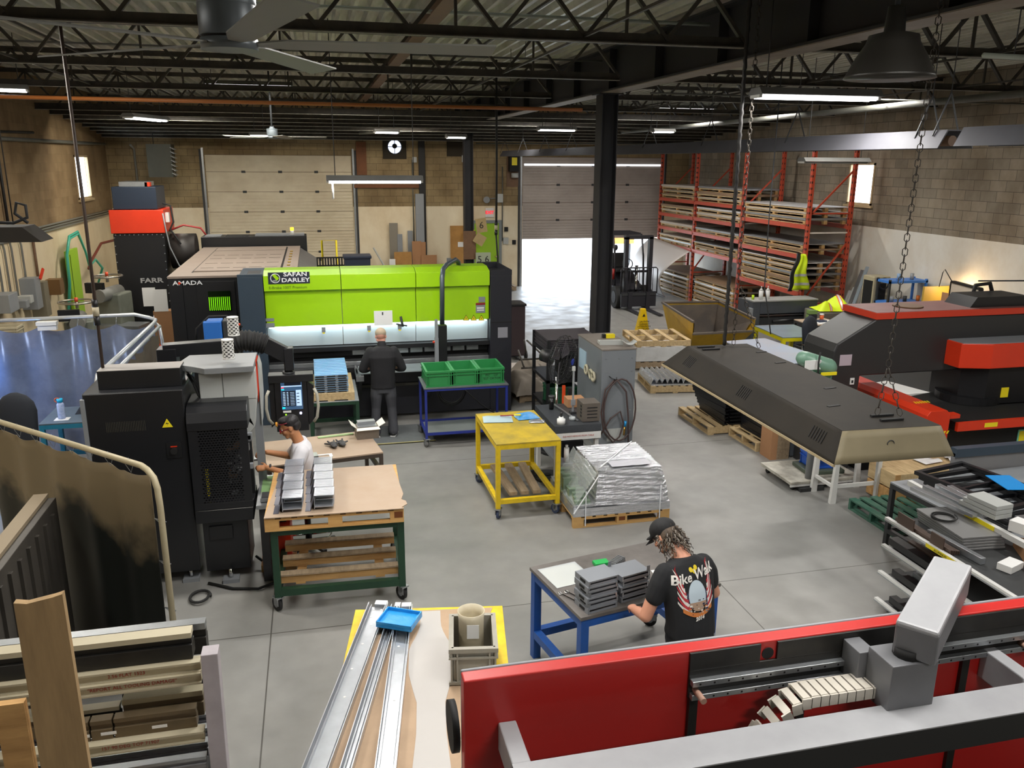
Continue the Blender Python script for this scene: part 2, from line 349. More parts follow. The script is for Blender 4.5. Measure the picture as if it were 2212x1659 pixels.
# main girder on two columns
GIRD = mat('girder dark paint', '26272b', .6, .1, .3, 2, '3a3632')
b = MB(); x = 4.75
b.box(x-.15, YF, 5.28, x+.15, YB, 5.305, GIRD).box(x-.15, YF, 5.9, x+.15, YB, 5.925, GIRD).box(x-.01, YF, 5.28, x+.01, YB, 5.925, GIRD)
y = 2.0
while y < YB: b.box(x-.13, y-.006, 5.3, x+.13, y+.006, 5.9, GIRD); y += 1.85
b.box(x-.15, YF, 5.268, x+.15, YB, 5.279, mat('flange underside', '8d8378', .6, 0, .5, 3, '5c4c3e'))
k += 1; b.build('trim_%d' % k, kind='structure')
for cy in (13.5, 26.3):
    b = MB(); z1 = 5.27
    b.box(x-.14, cy-.15, 0, x-.125, cy+.15, z1, GIRD).box(x+.125, cy-.15, 0, x+.14, cy+.15, z1, GIRD).box(x-.13, cy-.008, 0, x+.13, cy+.008, z1, GIRD).box(x-.2, cy-.2, 0, x+.2, cy+.2, .03, GIRD)
    b.box(x-.2, cy-.2, z1-.02, x+.2, cy+.2, z1, GIRD)
    k += 1; b.build('trim_%d' % k, kind='structure')
# brown tie beam and thin bridging above the joist chords
RUST = mat('brown primer steel', '6e5138', .6, 0, .4, 4)
xb_ = atz(784, 216, 5.75).x
b = MB(); b.box(xb_-.09, YF, 5.72, xb_+.09, YB, 5.74, RUST).box(xb_-.008, YF, 5.74, xb_+.008, YB, 5.9, RUST)
k += 1; b.build('trim_%d' % k, kind='structure')
for xx in (-3.6, 2.6, 7.4, 10.1):
    k += 1; MB().bar((xx, YF, 5.88), (xx, YB, 5.88), .03, .03, JOIST).bar((xx+.1, YF, 5.4), (xx+.1, YB, 5.4), .025, .025, JOIST).build('trim_%d' % k, kind='structure')
# dock doors
def dock_door(n, x0, x1, zbot, seams, rust, slit=None):
    y = YB+.02; m = mat('door panel %d' % n, 'ddd2b8' if n == 1 else 'b8aea6', .6, .05, .35, .9, rust, streak=(1, 1, 1.5))
    b = MB(); zs = [zbot]+seams+[D1[2]]
    rib = mat('door rib shade %d' % n, '9b8f7a' if n == 1 else '8f8680', .7)
    for a, c in zip(zs, zs[1:]):
        nz = max(3, int((c-a)/.09)); h = (c-a-.012)/nz
        for i in range(nz):
            z = a+i*h
            b.box(x0, y, z, x1, y+.05, z+h*.8, m); b.box(x0, y+.012, z+h*.8, x1, y+.05, z+h, m)
        b.box(x0, y+.02, c-.012, x1, y+.04, c, RUST if slit != c else GLASSY)
    o = b.build('door_%d' % n, kind='structure')
    h = MB()
    for z in seams:
        for i in range(1, 4): h.box(x0+(x1-x0)*i/4-.06, y-.012, z-.04, x0+(x1-x0)*i/4+.06, y, z+.03, STEEL)
    h.build('hinge', o)
    t = MB()
    for xx in (x0-.09, x1+.03): t.box(xx, YB-.05, 0, xx+.06, YB, 4.55, GALV)
    t.box(x0-.16, YB-.02, 0, x0-.1, YB, 4.5, STEEL).box(x1+.1, YB-.02, 0, x1+.16, YB, 4.5, STEEL)
    t.build('track', o)
    return o
dz1 = [aty(600, y, YB).z for y in (545, 500, 457, 414, 371)]
dock_door(1, D1[0], D1[1], .02, [.5, 1.05]+[z for z in dz1], '8a6a38')
zb2 = aty(1200, 516, YB).z
dock_door(2, D2[0], D2[1], zb2, [aty(1200, y, YB).z for y in (475, 437, 399, 357)], '6d5c50')
def glow_slit():
    z = aty(1200, 356, YB).z
    return MB().box(D2[0]+.05, YB-.004, z-.03, D2[1]-.05, YB+.015, z+.03, mat('daylit glazing strip', 'f2f7ff', .4, emit=1.3))
glow_slit().build('window_3', kind='structure')
portal((sum(D2[:2])/2, YB+.2, zb2/2), (D2[1]-D2[0], zb2), (R(-90), 0, 0))
# green man door near column six
gx0, gx1, gz = aty(1024, 480, YB).x, aty(1077, 480, YB).x, aty(1050, 482, YB).z
LG = mat('lime door paint', '93c01f', .5)
FRG = mat('grey door frame', '7d8484', .5)
b = MB().box(gx0, YB-.03, 0, gx1, YB, gz, LG); o = b.build('door_3', kind='structure')
MB().box(gx0-.1, YB-.06, 0, gx0, YB-.0, gz+.1, FRG).box(gx1, YB-.06, 0, gx1+.1, YB-.0, gz+.1, FRG).box(gx0, YB-.06, gz, gx1, YB, gz+.1, FRG).build('door_frame', o)
MB().cyl((gx1-.1, YB-.03, 1.05), (gx1-.1, YB-.1, 1.05), .03, CHROME).build('door_handle', o)
# ================================================================== reusable shop things
def caster(parent, x, y, r=.07, wheelmat=RUBBER, rz=0, top=None):
    top = top or r*2+.06
    b = MB(); M = Matrix.Translation((x, y, 0)) @ Matrix.Rotation(rz, 4, 'Z')
    b.cyl(M @ V((-.016, .03, r)), M @ V((.016, .03, r)), r, wheelmat, 18); b.cyl(M @ V((-.018, .03, r)), M @ V((.018, .03, r)), r*.5, GREYP, 12)
    for s in (-1, 1): b.add([M @ V(p) for p in ((s*.026, -.02, top-.02), (s*.026, .03, top-.02), (s*.026, .05, r-.01), (s*.026, .01, r-.01))], [(0, 1, 2, 3)], GALV); b.box(s*.022, -.03, r, s*.026, .05, top-.015, GALV, M)
    b.box(-.04, -.04, top-.015, .04, .05, top, GALV, M)
    return b.build('caster', parent)
def pallet(name, label, loc, rz, w=1.22, d=1.02, m=WOOD, group=None, h=.14, parent=None, blocks=False, n=7, cat='pallet'):
    o = thing(name, label, cat, loc, rz, group)
    if parent: o.parent = parent
    for i in range(3):      # stringers along x
        y = (i/2)*(d-.04); b = MB()
        if blocks:
            for j in range(3): b.box(j/2*(w-.13), y, .02, j/2*(w-.13)+.13, y+.06, h-.035, m)
            b.box(0, y, h-.036, w, y+.09*(1 if i < 2 else .5), h-.02, m); b.box(0, y, 0, w, y+.06, .021, m)
        else:
            b.box(0, y, .018, w, y+.04, h-.018, m)
        b.build('stringer', o)
    for i in range(n):
        x = i/(n-1)*(w-.095)
        MB().box(x, 0, h-.018, x+.095, d, h, m).build('deck_board', o)
    for i in range(0 if blocks else 3):
        x = i/2*(w-.095); MB().box(x, 0, 0, x+.095, d, .018, m).build('deck_board', o)
    return o
def frame_table(name, label, loc, rz, w, d, h, m, topm, t=.05, low=.18, wheels=True, cat='table', group=None, topt=.02, wheelmat=RUBBER, sides='xy', legw=None):
    o = thing(name, label, cat, loc, rz, group); z0 = .14 if wheels else 0
    lw = legw or t
    for x in (0, w-lw):
        for y in (0, d-lw): MB().box(x, y, z0, x+lw, y+lw, h-topt, m).build('leg', o, bev=.003)
    for z in ((low, low+t), (h-topt-t, h-topt)):
        for y in (0, d-t): MB().box(lw, y+.001, z[0], w-lw, y+t-.001, z[1], m).build('rail', o)
        for x in (0, w-t): MB().box(x+.001, lw, z[0], x+t-.001, d-lw, z[1], m).build('rail', o)
    MB().box(0, 0, h-topt, w, d, h, topm).build('tabletop', o, bev=.003)
    if wheels:
        for x in (lw/2, w-lw/2):
            for y in (lw/2, d-lw/2): caster(o, x, y, .06, wheelmat, rnd.uniform(-1.5, 1.5), .14)
    return o
def bin_box(name, label, loc, rz, w, d, h, m, group=None, cat='crate', t=.012, marks=None):
    o = thing(name, label, cat, loc, rz, group); b = MB(); i = .02
    def wall(p0, p1): b.bar(p0, p1, t, h-.01, m)
    z = h/2
    b.box(i, i, 0, w-i, d-i, t, m)
    b.box(i, i, 0, w-i, i+t, h, m).box(i, d-i-t, 0, w-i, d-i, h, m).box(i, i, 0, i+t, d-i, h, m).box(w-i-t, i, 0, w-i, d-i, h, m)
    b.build('bin_body', o)
    r = MB()
    for zz, hh in ((h-.03, .03), (h-.075, .012)):
        r.box(0, 0, zz, w, .02, zz+hh, m).box(0, d-.02, zz, w, d, zz+hh, m).box(0, .02, zz, .02, d-.02, zz+hh, m).box(w-.02, .02, zz, w, d-.02, zz+hh, m)
    r.build('rim', o)
    for y0, y1 in ((.004, .02), (d-.02, d-.004)):
        r = MB()
        for x in (.012, .05, w-.062, w-.024): r.box(x, y0, .01, x+.012, y1, h-.03, m)
        r.box(.0, y0-.004, 0, w, y1, .02, m); r.build('rib', o)
    return o
# ---------------------------------------------------------------- people
def frame_of(d, lat):
    d = d.normalized(); x = (lat-d*lat.dot(d)).normalized(); return x, x.cross(d)*-1
class Blob(MB):
    def cap(s, p, q, r0, r1, m, fl=1., lat=(1, 0, 0), n=12):
        p, q = V(p), V(q); d = (q-p)
        if d.length < 1e-5: d = V((0, 0, 1e-4))
        x, y = frame_of(d, V(lat) if abs(d.normalized().dot(V(lat).normalized())) < .97 else V((.1, 1, .2)))
        dn = d.normalized(); rings = []
        for a in (80, 55, 28): rings.append((p-dn*r0*sin(R(a)), r0*cos(R(a))))
        rings += [(p, r0), ((p+q)/2, (r0+r1)/2), (q, r1)]
        for a in (28, 55, 80): rings.append((q+dn*r1*sin(R(a)), r1*cos(R(a))))
        vs = [c+x*cos(2*pi*k/n)*r+y*sin(2*pi*k/n)*r*fl for c, r in rings for k in range(n)]
        N = len(rings); fs = [(i*n+k, i*n+(k+1) % n, (i+1)*n+(k+1) % n, (i+1)*n+k) for i in range(N-1) for k in range(n)]
        fs += [tuple(reversed(range(n))), tuple((N-1)*n+k for k in range(n))]
        s.add(vs, fs, m, True); return s
    def loft(s, pts, rad, lat, m, n=20):
        pts = [V(p) for p in pts]; vs = []
        for i, p in enumerate(pts):
            d = (pts[min(i+1, len(pts)-1)]-pts[max(i-1, 0)]); x, y = frame_of(d, V(lat))
            for k in range(n):
                c, t = cos(2*pi*k/n), sin(2*pi*k/n); e = .8
                vs.append(p+x*rad[i][0]*abs(c)**e*(1 if c > 0 else -1)+y*rad[i][1]*abs(t)**e*(1 if t > 0 else -1))
        N = len(pts); fs = [(i*n+k, i*n+(k+1) % n, (i+1)*n+(k+1) % n, (i+1)*n+k) for i in range(N-1) for k in range(n)]
        fs += [tuple(reversed(range(n))), tuple((N-1)*n+k for k in range(n))]
        s.add(vs, fs, m, True); return s
    def chain(s, pts, rs, m, **k):
        for i in range(len(pts)-1): s.cap(pts[i], pts[i+1], rs[i], rs[i+1], m, **k)
        return s
    def hand(s, w, d, nrm, m, side=1, curl=.6, size=1.):
        """w wrist, d hand direction, nrm direction the palm faces, side +1 thumb towards nrm x d"""
        w, d, nrm = V(w), V(d).normalized(), V(nrm); nrm = (nrm-d*nrm.dot(d)).normalized(); t = nrm.cross(d)*side; z = size
        s.cap(w, w+d*.055*z, .026*z, .036*z, m, .45, t); s.cap(w+d*.05*z, w+d*.085*z, .036*z, .037*z, m, .38, t)
        for i, L in enumerate((.072, .08, .075, .06)):
            b = w+d*(.09-.004*abs(i-1))*z+t*(.027-.018*i)*z; c = curl*(1+.12*i)
            d1 = (d*cos(c*.6)+nrm*sin(c*.6)); d2 = (d*cos(c*1.5)+nrm*sin(c*1.5)); d3 = (d*cos(c*2.2)+nrm*sin(c*2.2))
            k1 = b+d1*L*.45*z; k2 = k1+d2*L*.32*z
            s.cap(b, k1, .0092*z, .0085*z, m, n=8); s.cap(k1, k2, .0085*z, .0078*z, m, n=8); s.cap(k2, k2+d3*L*.25*z, .0078*z, .0068*z, m, n=8)
        b = w+d*.02*z+t*.026*z; k = b+(d*.6+t*.7+nrm*.35).normalized()*.045*z; e = k+(d*.85+t*.25+nrm*.5).normalized()*.032*z
        s.cap(b, k, .014*z, .011*z, m, n=8); s.cap(k, e, .011*z, .0085*z, m, n=8)
        return s
    def head(s, c, f, u, m, r=.1):
        """c centre, f facing, u up"""
        f, u = V(f).normalized(), V(u); u = (u-f*u.dot(f)).normalized(); x = f.cross(u); c = V(c)
        def P(a, b, d): return c+x*a+f*b+u*d
        M = Matrix(((x.x, f.x, u.x, c.x), (x.y, f.y, u.y, c.y), (x.z, f.z, u.z, c.z), (0, 0, 0, 1)))
        s.ball((0, -.012, .03), (.076, .096, .09), m, 18, 12, M)
        s.ball((0, .022, -.03), (.062, .07, .085), m, 16, 10, M)
        s.cap(P(-.02, .055, -.088), P(.02, .055, -.088), .024, .024, m); s.cap(P(-.055, 0, -.055), P(0, .05, -.09), .02, .02, m); s.cap(P(.055, 0, -.055), P(0, .05, -.09), .02, .02, m)
        s.cap(P(0, .088, .005), P(0, .108, -.03), .008, .015, m); s.cap(P(-.012, .1, -.034), P(.012, .1, -.034), .009, .009, m)
        s.cap(P(-.03, .08, .02), P(.03, .08, .02), .014, .014, m); s.cap(P(-.02, .086, -.058), P(.02, .086, -.058), .008, .008, m)
        for k in (-1, 1):
            s.ball((k*.078, -.01, -.005), (.01, .02, .032), m, 10, 8, M); s.ball((k*.045, .058, -.025), (.022, .025, .022), m, 10, 8, M)
        return s
    def fuse(s, name, parent, vox=.01, it=4, **k):
        o = s.build(name, parent, **k)
        md = o.modifiers.new('r', 'REMESH'); md.mode = 'VOXEL'; md.voxel_size = vox; md.use_smooth_shade = True
        if it: md = o.modifiers.new('sm', 'SMOOTH'); md.iterations = it; md.factor = .5
        dg = bpy.context.evaluated_depsgraph_get(); dg.update()
        me = bpy.data.meshes.new_from_object(o.evaluated_get(dg)); o.modifiers.clear(); old = o.data; o.data = me; bpy.data.meshes.remove(old)
        me.polygons.foreach_set('use_smooth', [True]*len(me.polygons))
        if len(me.materials) == 0: me.materials.append(s.mats[0])
        return o
def eyes(parent, c, f, u, open_=True):
    f, u = V(f).normalized(), V(u); u = (u-f*u.dot(f)).normalized(); x = f.cross(u)
    for k in (-1, 1):
        p = V(c)+x*k*.03+f*.077+u*.004
        MB().ball(p, .0105, mat('eye white', 'e9e6e0', .3), 10, 8).ball(p+f*.006, .0062, mat('iris dark', '2a1a12', .2), 8, 6).build('eye', parent)
    b = MB()
    for k in (-1, 1): b.bar(V(c)+x*(k*.03-.017)+f*.092+u*.026, V(c)+x*(k*.03+.017)+f*.092+u*.026, .006, .006, mat('brow hair', '2a2220', .8))
    b.build('eyebrow', parent)
# ================================================================== near and middle floor
# ---- yellow trolley with bags on it and boards below
t = frame_table('yellow_trolley', 'worn yellow steel trolley with a stained yellow top beside the foil-wrapped pallet', (1.95, 9.06, 0), R(.5), .8, 1.26, .97, YELP, mat('stained yellow plate', 'c2a528', .55, 0, .75, 3.5, '77703f'), .055, .2, cat='trolley', wheelmat=mat('blue grey wheel', '3a4560', .6))
for i, x in enumerate((.2, .37, .54)):
    tag(MB().cb((0, 0, 0), (.1, 1.0, .05), WOODG).build('wood_plank', loc=(1.95+x+.02, 9.66, .281), rz=R((2, -1, -3)[i]), bev=.004), ('grey wooden plank on the left of the lower frame of the yellow trolley', 'middle wooden plank on the lower frame of the yellow trolley', 'right-hand wooden plank on the lower frame of the yellow trolley')[i], 'plank', 'planks under the yellow trolley')
def bag(name, label, cat, loc, rz, w, d, h, mt, pts=6):
    s = rnd.random()*9
    def f(u, v):
        e = (1-(2*u-1)**4)*(1-(2*v-1)**4)
        return ((u-.5)*w, (v-.5)*d, h*e*(.75+.25*sin(7*u+s)*cos(5*v+s))+.004)
    b = MB(); b.grid(f, 14, 10, mt); b.grid(lambda u, v: ((u-.5)*w, (v-.5)*d, 0), 2, 2, mt)
    return tag(b.build(name, loc=loc, rz=rz), label, cat)
bag('plastic_bag', 'flat pale blue-grey plastic bag on the yellow trolley top', 'bag', (2.17, 10.0, .975), R(-8), .38, .28, .04, mat('pale blue bag', 'a9bfc6', .35))
bag('printed_pouch', 'bright blue printed pouch lying on the yellow trolley top', 'bag', (2.56, 10.04, .975), R(6), .3, .26, .05, mat('blue printed pouch', '2b86c8', .3, 0, .35, 12, 'cfe4f2'))
bag('silver_pouch', 'crumpled silver pouch edge under the blue pouch', 'bag', (2.64, 9.8, .975), R(-14), .2, .12, .03, mat('silver foil pouch', 'b9bcc0', .25, .7))
o = thing('cutter_knife', 'red-handled knife with a yellow tip lying across the bags on the yellow trolley', 'knife', (2.34, 9.98, 1.02), R(-3))
MB().box(-.14, -.008, 0, .04, .008, .012, mat('maroon plastic', '8c2034', .4)).build('handle', o, bev=.003); MB().box(.04, -.015, 0, .13, .015, .014, YTAPE).build('guard', o, bev=.003)
# ---- blue rolling cart with green bins
o = thing('rolling_cart', 'dark blue tubular rolling cart with a grey top carrying three green bins', 'cart', (1.46, 11.85, 0), R(0))
w_, d_, h_ = 1.27, .72, .93
for x in (0, w_-.035):
    for y in (0, d_-.035): MB().box(x, y, .14, x+.035, y+.035, h_-.01, INDIGO).build('leg', o)
b = MB()
for z in (.19, h_-.05):
    for y in (0, d_-.035): b.box(.03, y, z, w_-.03, y+.035, z+.035, INDIGO)
    for x in (0, w_-.035): b.box(x, .03, z, x+.035, d_-.03, z+.035, INDIGO)
b.build('frame', o); MB().box(-.01, -.01, h_-.015, w_+.01, d_+.01, h_, mat('grey steel sheet', '74787b', .4, .4, .4, 3)).build('top_shelf', o)
MB().box(.03, .08, .19, w_-.03, d_-.04, .2, mat('pale grey shelf', '9aa0a0', .4, .3, .3)).build('lower_shelf', o)
for x in (.02, w_-.02):
    for y in (.02, d_-.02): caster(o, x, y, .055, mat('grey wheel', '6b6b69', .5), .3, .14)
GB = mat('green plastic', '2f8a4c', .42, 0, .25, 4, '256b3c')
for i, lb in enumerate(('left green plastic bin on the blue rolling cart', 'middle green plastic bin on the blue rolling cart', 'right green plastic bin with black handwriting on the blue rolling cart')):
    o = bin_box('storage_bin', lb, (1.49+.405*i, 11.9+.02*i, .93), 0, .4, .62, .24, GB, 'green bins on the rolling cart', 'bin')
    if i == 2: text('handwriting', 'PIC    OF\nTEST OKTOM', .05, mat('marker ink', '12301c', .7), o, (.2, .018, .1), (R(90), 0, 0), .001)
# coiled cable hanging behind the cart
def coil(name, label, c, rx, rz_, r, m, turns=3, ax='y', cat='cable', tails=(), jit=.12, group=None):
    pts = []
    for i in range(turns*20+1):
        a = 2*pi*i/20; k = 1+jit*sin(a*.31+2)
        if ax == 'y': pts.append((c[0]+rx*k*cos(a), c[1]+.012*i/20, c[2]+rz_*k*sin(a)))
        elif ax == 'x': pts.append((c[0]+.012*i/20, c[1]+rx*k*cos(a), c[2]+rz_*k*sin(a)))
        else: pts.append((c[0]+rx*k*cos(a), c[1]+rz_*k*sin(a), c[2]+.008*i/20+r))
    b = MB().tube(pts, r, m, 7)
    for tl in tails: b.tube(tl, r, m, 7)
    return tag(b.build(name), label, cat, group)
coil('coiled_cable', 'loops of black cable hanging on the press brake behind the rolling cart', (2.02, 12.83, .62), .22, .25, .011, RUBBER, 3, tails=[[(2.24, 12.83, .6), (2.5, 12.8, .35), (2.8, 12.7, .15), (3.0, 12.6, .02)]])
# ---- dark green cart with a pallet on it
gc = thing('green_cart', 'dark green steel cart on casters carrying a pallet and hardboard sheet', 'cart', (-.56, 7.43, 0), R(-2))
for x in (0, 1.18):
    for y in (0, 1.0): MB().box(x, y, .15, x+.065, y+.065, .87, GREENP).build('leg', gc, bev=.004)
b = MB()
for z in (.17, .8):
    for y in (0, 1.0): b.box(.06, y+.002, z, 1.19, y+.063, z+.07, GREENP)
    for x in (0, 1.18): b.box(x+.002, .06, z, x+.063, 1.01, z+.07, GREENP)
b.build('frame', gc)
for x, y in ((.03, .03), (1.22, .03), (.03, 1.03), (1.22, 1.03)): caster(gc, x, y, .07, RUBBER, .6, .16)
p = pallet('pallet', 'new pine pallet lying on top of the dark green cart', (-.6, 7.38, .87), R(-2), 1.28, 1.2, mat('fresh pine', 'cfa364', .7, 0, .5, 4, 'a8702c', streak=(1, 6, 6)), blocks=True, n=9)
MB().box(1.19, -.003, .05, 1.27, 0, .11, mat('branded stamp', '6b3a12', .8)).build('stamp', p)
p2 = thing('pallet', 'half pallet with three boards standing in the lower frame of the green cart', 'pallet', (-.5, 7.5, .25), R(-2))
for i, y in enumerate((0, .34, .68)): MB().box(0, y, .02, 1.12, y+.04, .1, WOOD).build('stringer', p2); MB().box(-.0, y-.02, .1, 1.12, y+.075, .115, WOODG).build('deck_board', p2)
for x in (.14, .9): MB().box(x, 0, 0, x+.09, .74, .02, WOOD).build('deck_board', p2)
b = MB(); b.prism([(-.02, 0), (1.26, 0), (1.24, .03), (1.3, .1), (1.29, .18), (1.25, .22), (1.28, .36), (1.22, 1.2), (.05, 1.2)], 0, .008, PLY, 'z')
tag(b.build('hardboard_sheet', loc=(-.58, 7.36, 1.012), rz=R(-2)), 'torn brown hardboard sheet on the pallet of the green cart', 'board')
LAM = mat('bright bracket steel', 'b5b9c2', .28, .55, .3, 8, '8f95a3')
for r_ in range(2):
    for i in range(5):
        o = thing('folded_bracket', ['left', 'right'][r_]+' row of bright folded brackets on the hardboard, '+['nearest', 'second', 'middle', 'fourth', 'farthest'][i]+' one', 'bracket', (-.52+.29*r_, 7.43+i*.215, 1.021), R(-3), 'folded brackets on the green cart')
        b = MB(); b.prism([(0, 0), (.05, .0), (.09, .15), (.085, .155), (.046, .005), (0, .005)], 0, .212, mat('dark bracket web', '6a6a76', .35, .5), 'y').box(.085, 0, .148, .27, .2, .154, LAM).box(.266, 0, .06, .27, .2, .15, LAM).box(.085, 0, .02, .09, .2, .15, LAM).box(.09, .01, .03, .26, .19, .04, LAM)
        b.build('bent_plate', o); e = MB(); 
        for k in range(5): e.box(.1, .02+k*.038, .154, .255, .021+k*.038, .1555, GREYP)
        e.build('plate_edge', o)
# ---- table behind the seated man with gloves and carton
t = frame_table('work_table', 'low dark steel table with hardboard top holding gloves and a carton', (-.68, 9.4, 0), R(9), 1.36, .9, .78, mat('brown square tube', '4a4038', .5, .2, .3), PLY, .045, .5, wheels=False)
o = thing('work_gloves', 'pair of dark work gloves dropped on the low hardboard table', 'gloves', (.12, 9.93, .785), R(20))
GLV = mat('black glove fabric', '2b2a2c', .8, 0, .4, 20, '8a8a8a')
for k, (dx, a) in enumerate(((-.05, .3), (.06, -.5))):
    b = Blob(); b.cap((dx, -.06, .03), (dx+.01, .03, .03), .035, .045, GLV, .6)
    for i in range(4): b.cap((dx-.03+.02*i, .04, .03), (dx-.06+.04*i, .11+.01*(i % 2), .02+.02*(i % 2)), .012, .01, GLV, n=8)
    b.cap((dx+.03, 0, .03), (dx+.09, .03, .03), .014, .011, GLV, n=8)
    b.build('glove', o)
o = thing('open_carton', 'open white carton full of flat grey parts on the low table', 'box', (.38, 10.13, .78), R(6))
b = MB(); WB_ = mat('white carton', 'dedbd0', .6)
b.box(0, 0, 0, .28, .2, .15, mat('layered card edge', '6b6156', .6, 0, .4, 30, '9c9184', streak=(1, 1, 12)))
for a in ((.0, 0, -.05, 0), (.28, 0, .33, 0)): pass
b.build('parts_stack', o); f = MB()
f.add([(0, 0, .15), (0, .2, .15), (-.07, .22, .21), (-.07, -.02, .21)], [(0, 1, 2, 3)], WB_).add([(.28, 0, .15), (.28, .2, .15), (.36, .22, .2), (.36, -.02, .2)], [(0, 1, 2, 3)], WB_).add([(0, 0, .15), (.28, 0, .15), (.29, -.05, .13), (-.01, -.05, .13)], [(0, 1, 2, 3)], WB_)
f.box(.02, .02, .15, .26, .18, .16, GALV).box(.03, .1, .16, .25, .2, .2, GREYP)
f.build('flap', o, solid=.004)
tag(MB().box(0, 0, 0, .26, .035, .004, PAPER).box(.22, -.08, 0, .26, 0, .004, PAPER).build('paper_template', loc=(-.2, 9.62, .783), rz=R(6)), 'L-shaped strip of white paper on the table by the seated man', 'paper')
tag(MB().box(0, 0, 0, .45, .04, .015, mat('pale green strip', 'a3bf8c', .5)).build('plastic_strip', loc=(-.1, 10.28, .783), rz=R(9)), 'pale green plastic strip along the back of the low table', 'strip')
tag(MB().box(0, 0, 0, .16, .14, .06, GALV).build('metal_block', loc=(-.26, 9.44, .783), rz=R(9)), 'dull grey metal block on the table corner behind the seated man', 'block')
# ---- green stand with pallet and blue-film parts by the brake
t = frame_table('steel_stand', 'narrow dark green steel stand under the blue filmed parts at the press brake', (-.22, 11.95, 0), R(0), .72, 1.25, .78, GREENP, GREYP, .05, .1, wheels=False, cat='stand', topt=.01)
pallet('pallet', 'small pine pallet under the stack of blue filmed parts', (-.24, 11.98, .78), 0, .68, 1.2, WOODP, n=7, h=.12)
BF = mat('blue protective film', '7fb4dc', .25, .1, .25, 10, 'a9a6d8')
for i in range(8):
    o = thing('filmed_cover', 'grey folded part with blue film, '+['bottom', 'second', 'third', 'fourth', 'fifth', 'sixth', 'seventh', 'top'][i]+' of the stack by the brake', 'panel', (-.12+.004*(i % 3), 12.02, .9+i*.034), R(.5*(i % 2)), 'blue filmed parts stack')
    b = MB(); b.box(0, 0, 0, .47, 1.1, .022, GREYP)
    b.build('folded_body', o)
    MB().box(-.005, 0, .022, .475, 1.1, .026, BF).build('film', o)
    e = MB()
    for k in range(11): e.box(.0, .03+k*.1, .026, .47, .035+k*.1, .029 if i < 7 else .034, BF)
    for k in range(3): e.box(.01+k*.16, -.004, .004, .13+k*.16, 0, .018, DARK)
    e.build('fold', o)
# ---- foil wrapped pallet
pal = pallet('pallet', 'pine pallet under the foil-wrapped load', (2.79, 8.63, 0), 0, 1.22, 1.02, mat('clean pallet wood', 'c79f63', .75, 0, .5, 4, '9a7545', streak=(1, 6, 6)), blocks=True, n=9)
MB().box(.57, -.003, .05, .65, 0, .1, mat('branded stamp', '6b3a12', .8)).build('stamp', pal)
FOIL = mat('silver foil wrap', 'dfe2e6', .22, .8, .4, 6, '9fa3a8', bump=.7, streak=(1, 1, 7))
FILM = mat('clear shrink film', 'dfe8e6', .12, 0, .3, 6, 'b8c4c0', alpha=.33, bump=.6, streak=(2, 2, 8))
o = thing('wrapped_load', 'silver foil-wrapped stack of long panels strapped on the pallet by the yellow trolley', 'wrapped load', (2.79, 8.63, .142))
b = MB(); b.box(0, .0, 0, 1.22, 1.02, .1, FOIL); b.build('base_layer', o)
rr = random.Random(3); b2 = MB(); n = 26; rings = []
for k in range(26):
    t = k/25; z = .1+.44*t; ins = .03*t+.07*t*t+(.012 if k % 4 == 0 else 0); ring = []
    jz = [.01*(rr.random()-.5) for _ in range(4)]
    for q_ in range(4*n):
        s_, q = divmod(q_, n); q /= n
        x0, x1, y0, y1 = .27-.27*(t < .12)+ins*.4, 1.2-ins, .01+ins*.35, 1.0-ins*1.1
        p = [(x0+(x1-x0)*q, y0), (x1, y0+(y1-y0)*q), (x1-(x1-x0)*q, y1), (x0, y1-(y1-y0)*q)][s_]
        d = .007*(rr.random()-.5)+.006*sin(q*9+k*1.7); ring.append((p[0]+d, p[1]+d, z+.004*(rr.random()-.5)+.008*sin(q*5+k)))
    rings.append(ring)
N = 4*n
b2.add(sum(rings, []), [(i*N+k, i*N+(k+1) % N, (i+1)*N+(k+1) % N, (i+1)*N+k) for i in range(25) for k in range(N)], FOIL, False)
b2.grid(lambda u, v: (.3+.81*u, .045+.86*v, .535+.02*(.5+.5*math.cos(v*2*pi*12))*(1 if v > .38 else .2)+.005*rr.random()), 20, 110, FOIL, smooth=False)
b2.grid(lambda u, v: (.5+.5*u, .1+.2*v, .557+.006*rr.random()), 8, 6, mat('white packing sheet', 'b4b4bc', .4), smooth=False)
b2.build('foil_cover', o)
f = MB(); f.grid(lambda u, v: (.02+.27*u, .03+.95*v, .13+.4*u**1.2+.015*sin(9*v+4*u)), 10, 22, FILM); f.build('shrink_film', o)
g = MB()
GR = mat('green tinted parts', '8fa38e', .35, .3, .4, 8, '4a5a4a')
for i in range(11): MB().box(.03+.012*(i % 3), .04+i*.082, .1, .22, .1+i*.082, .18+.02*(i % 4)+.06*(i > 5), GR).build('packed_part', o)
s = MB(); ST = mat('white strap', 'dfe3e6', .4)
for x in (.14, 1.08): MB().box(x, -.012, -.12, x+.012, -.006, .32, ST).build('strap', o)
MB().bar((.0, -.01, .05), (.3, .0, .5), .02, .006, ST).build('strap', o)
MB().bar((.35, .1, .57), (1.05, .9, .575), .012, .004, ST).build('strap', o)
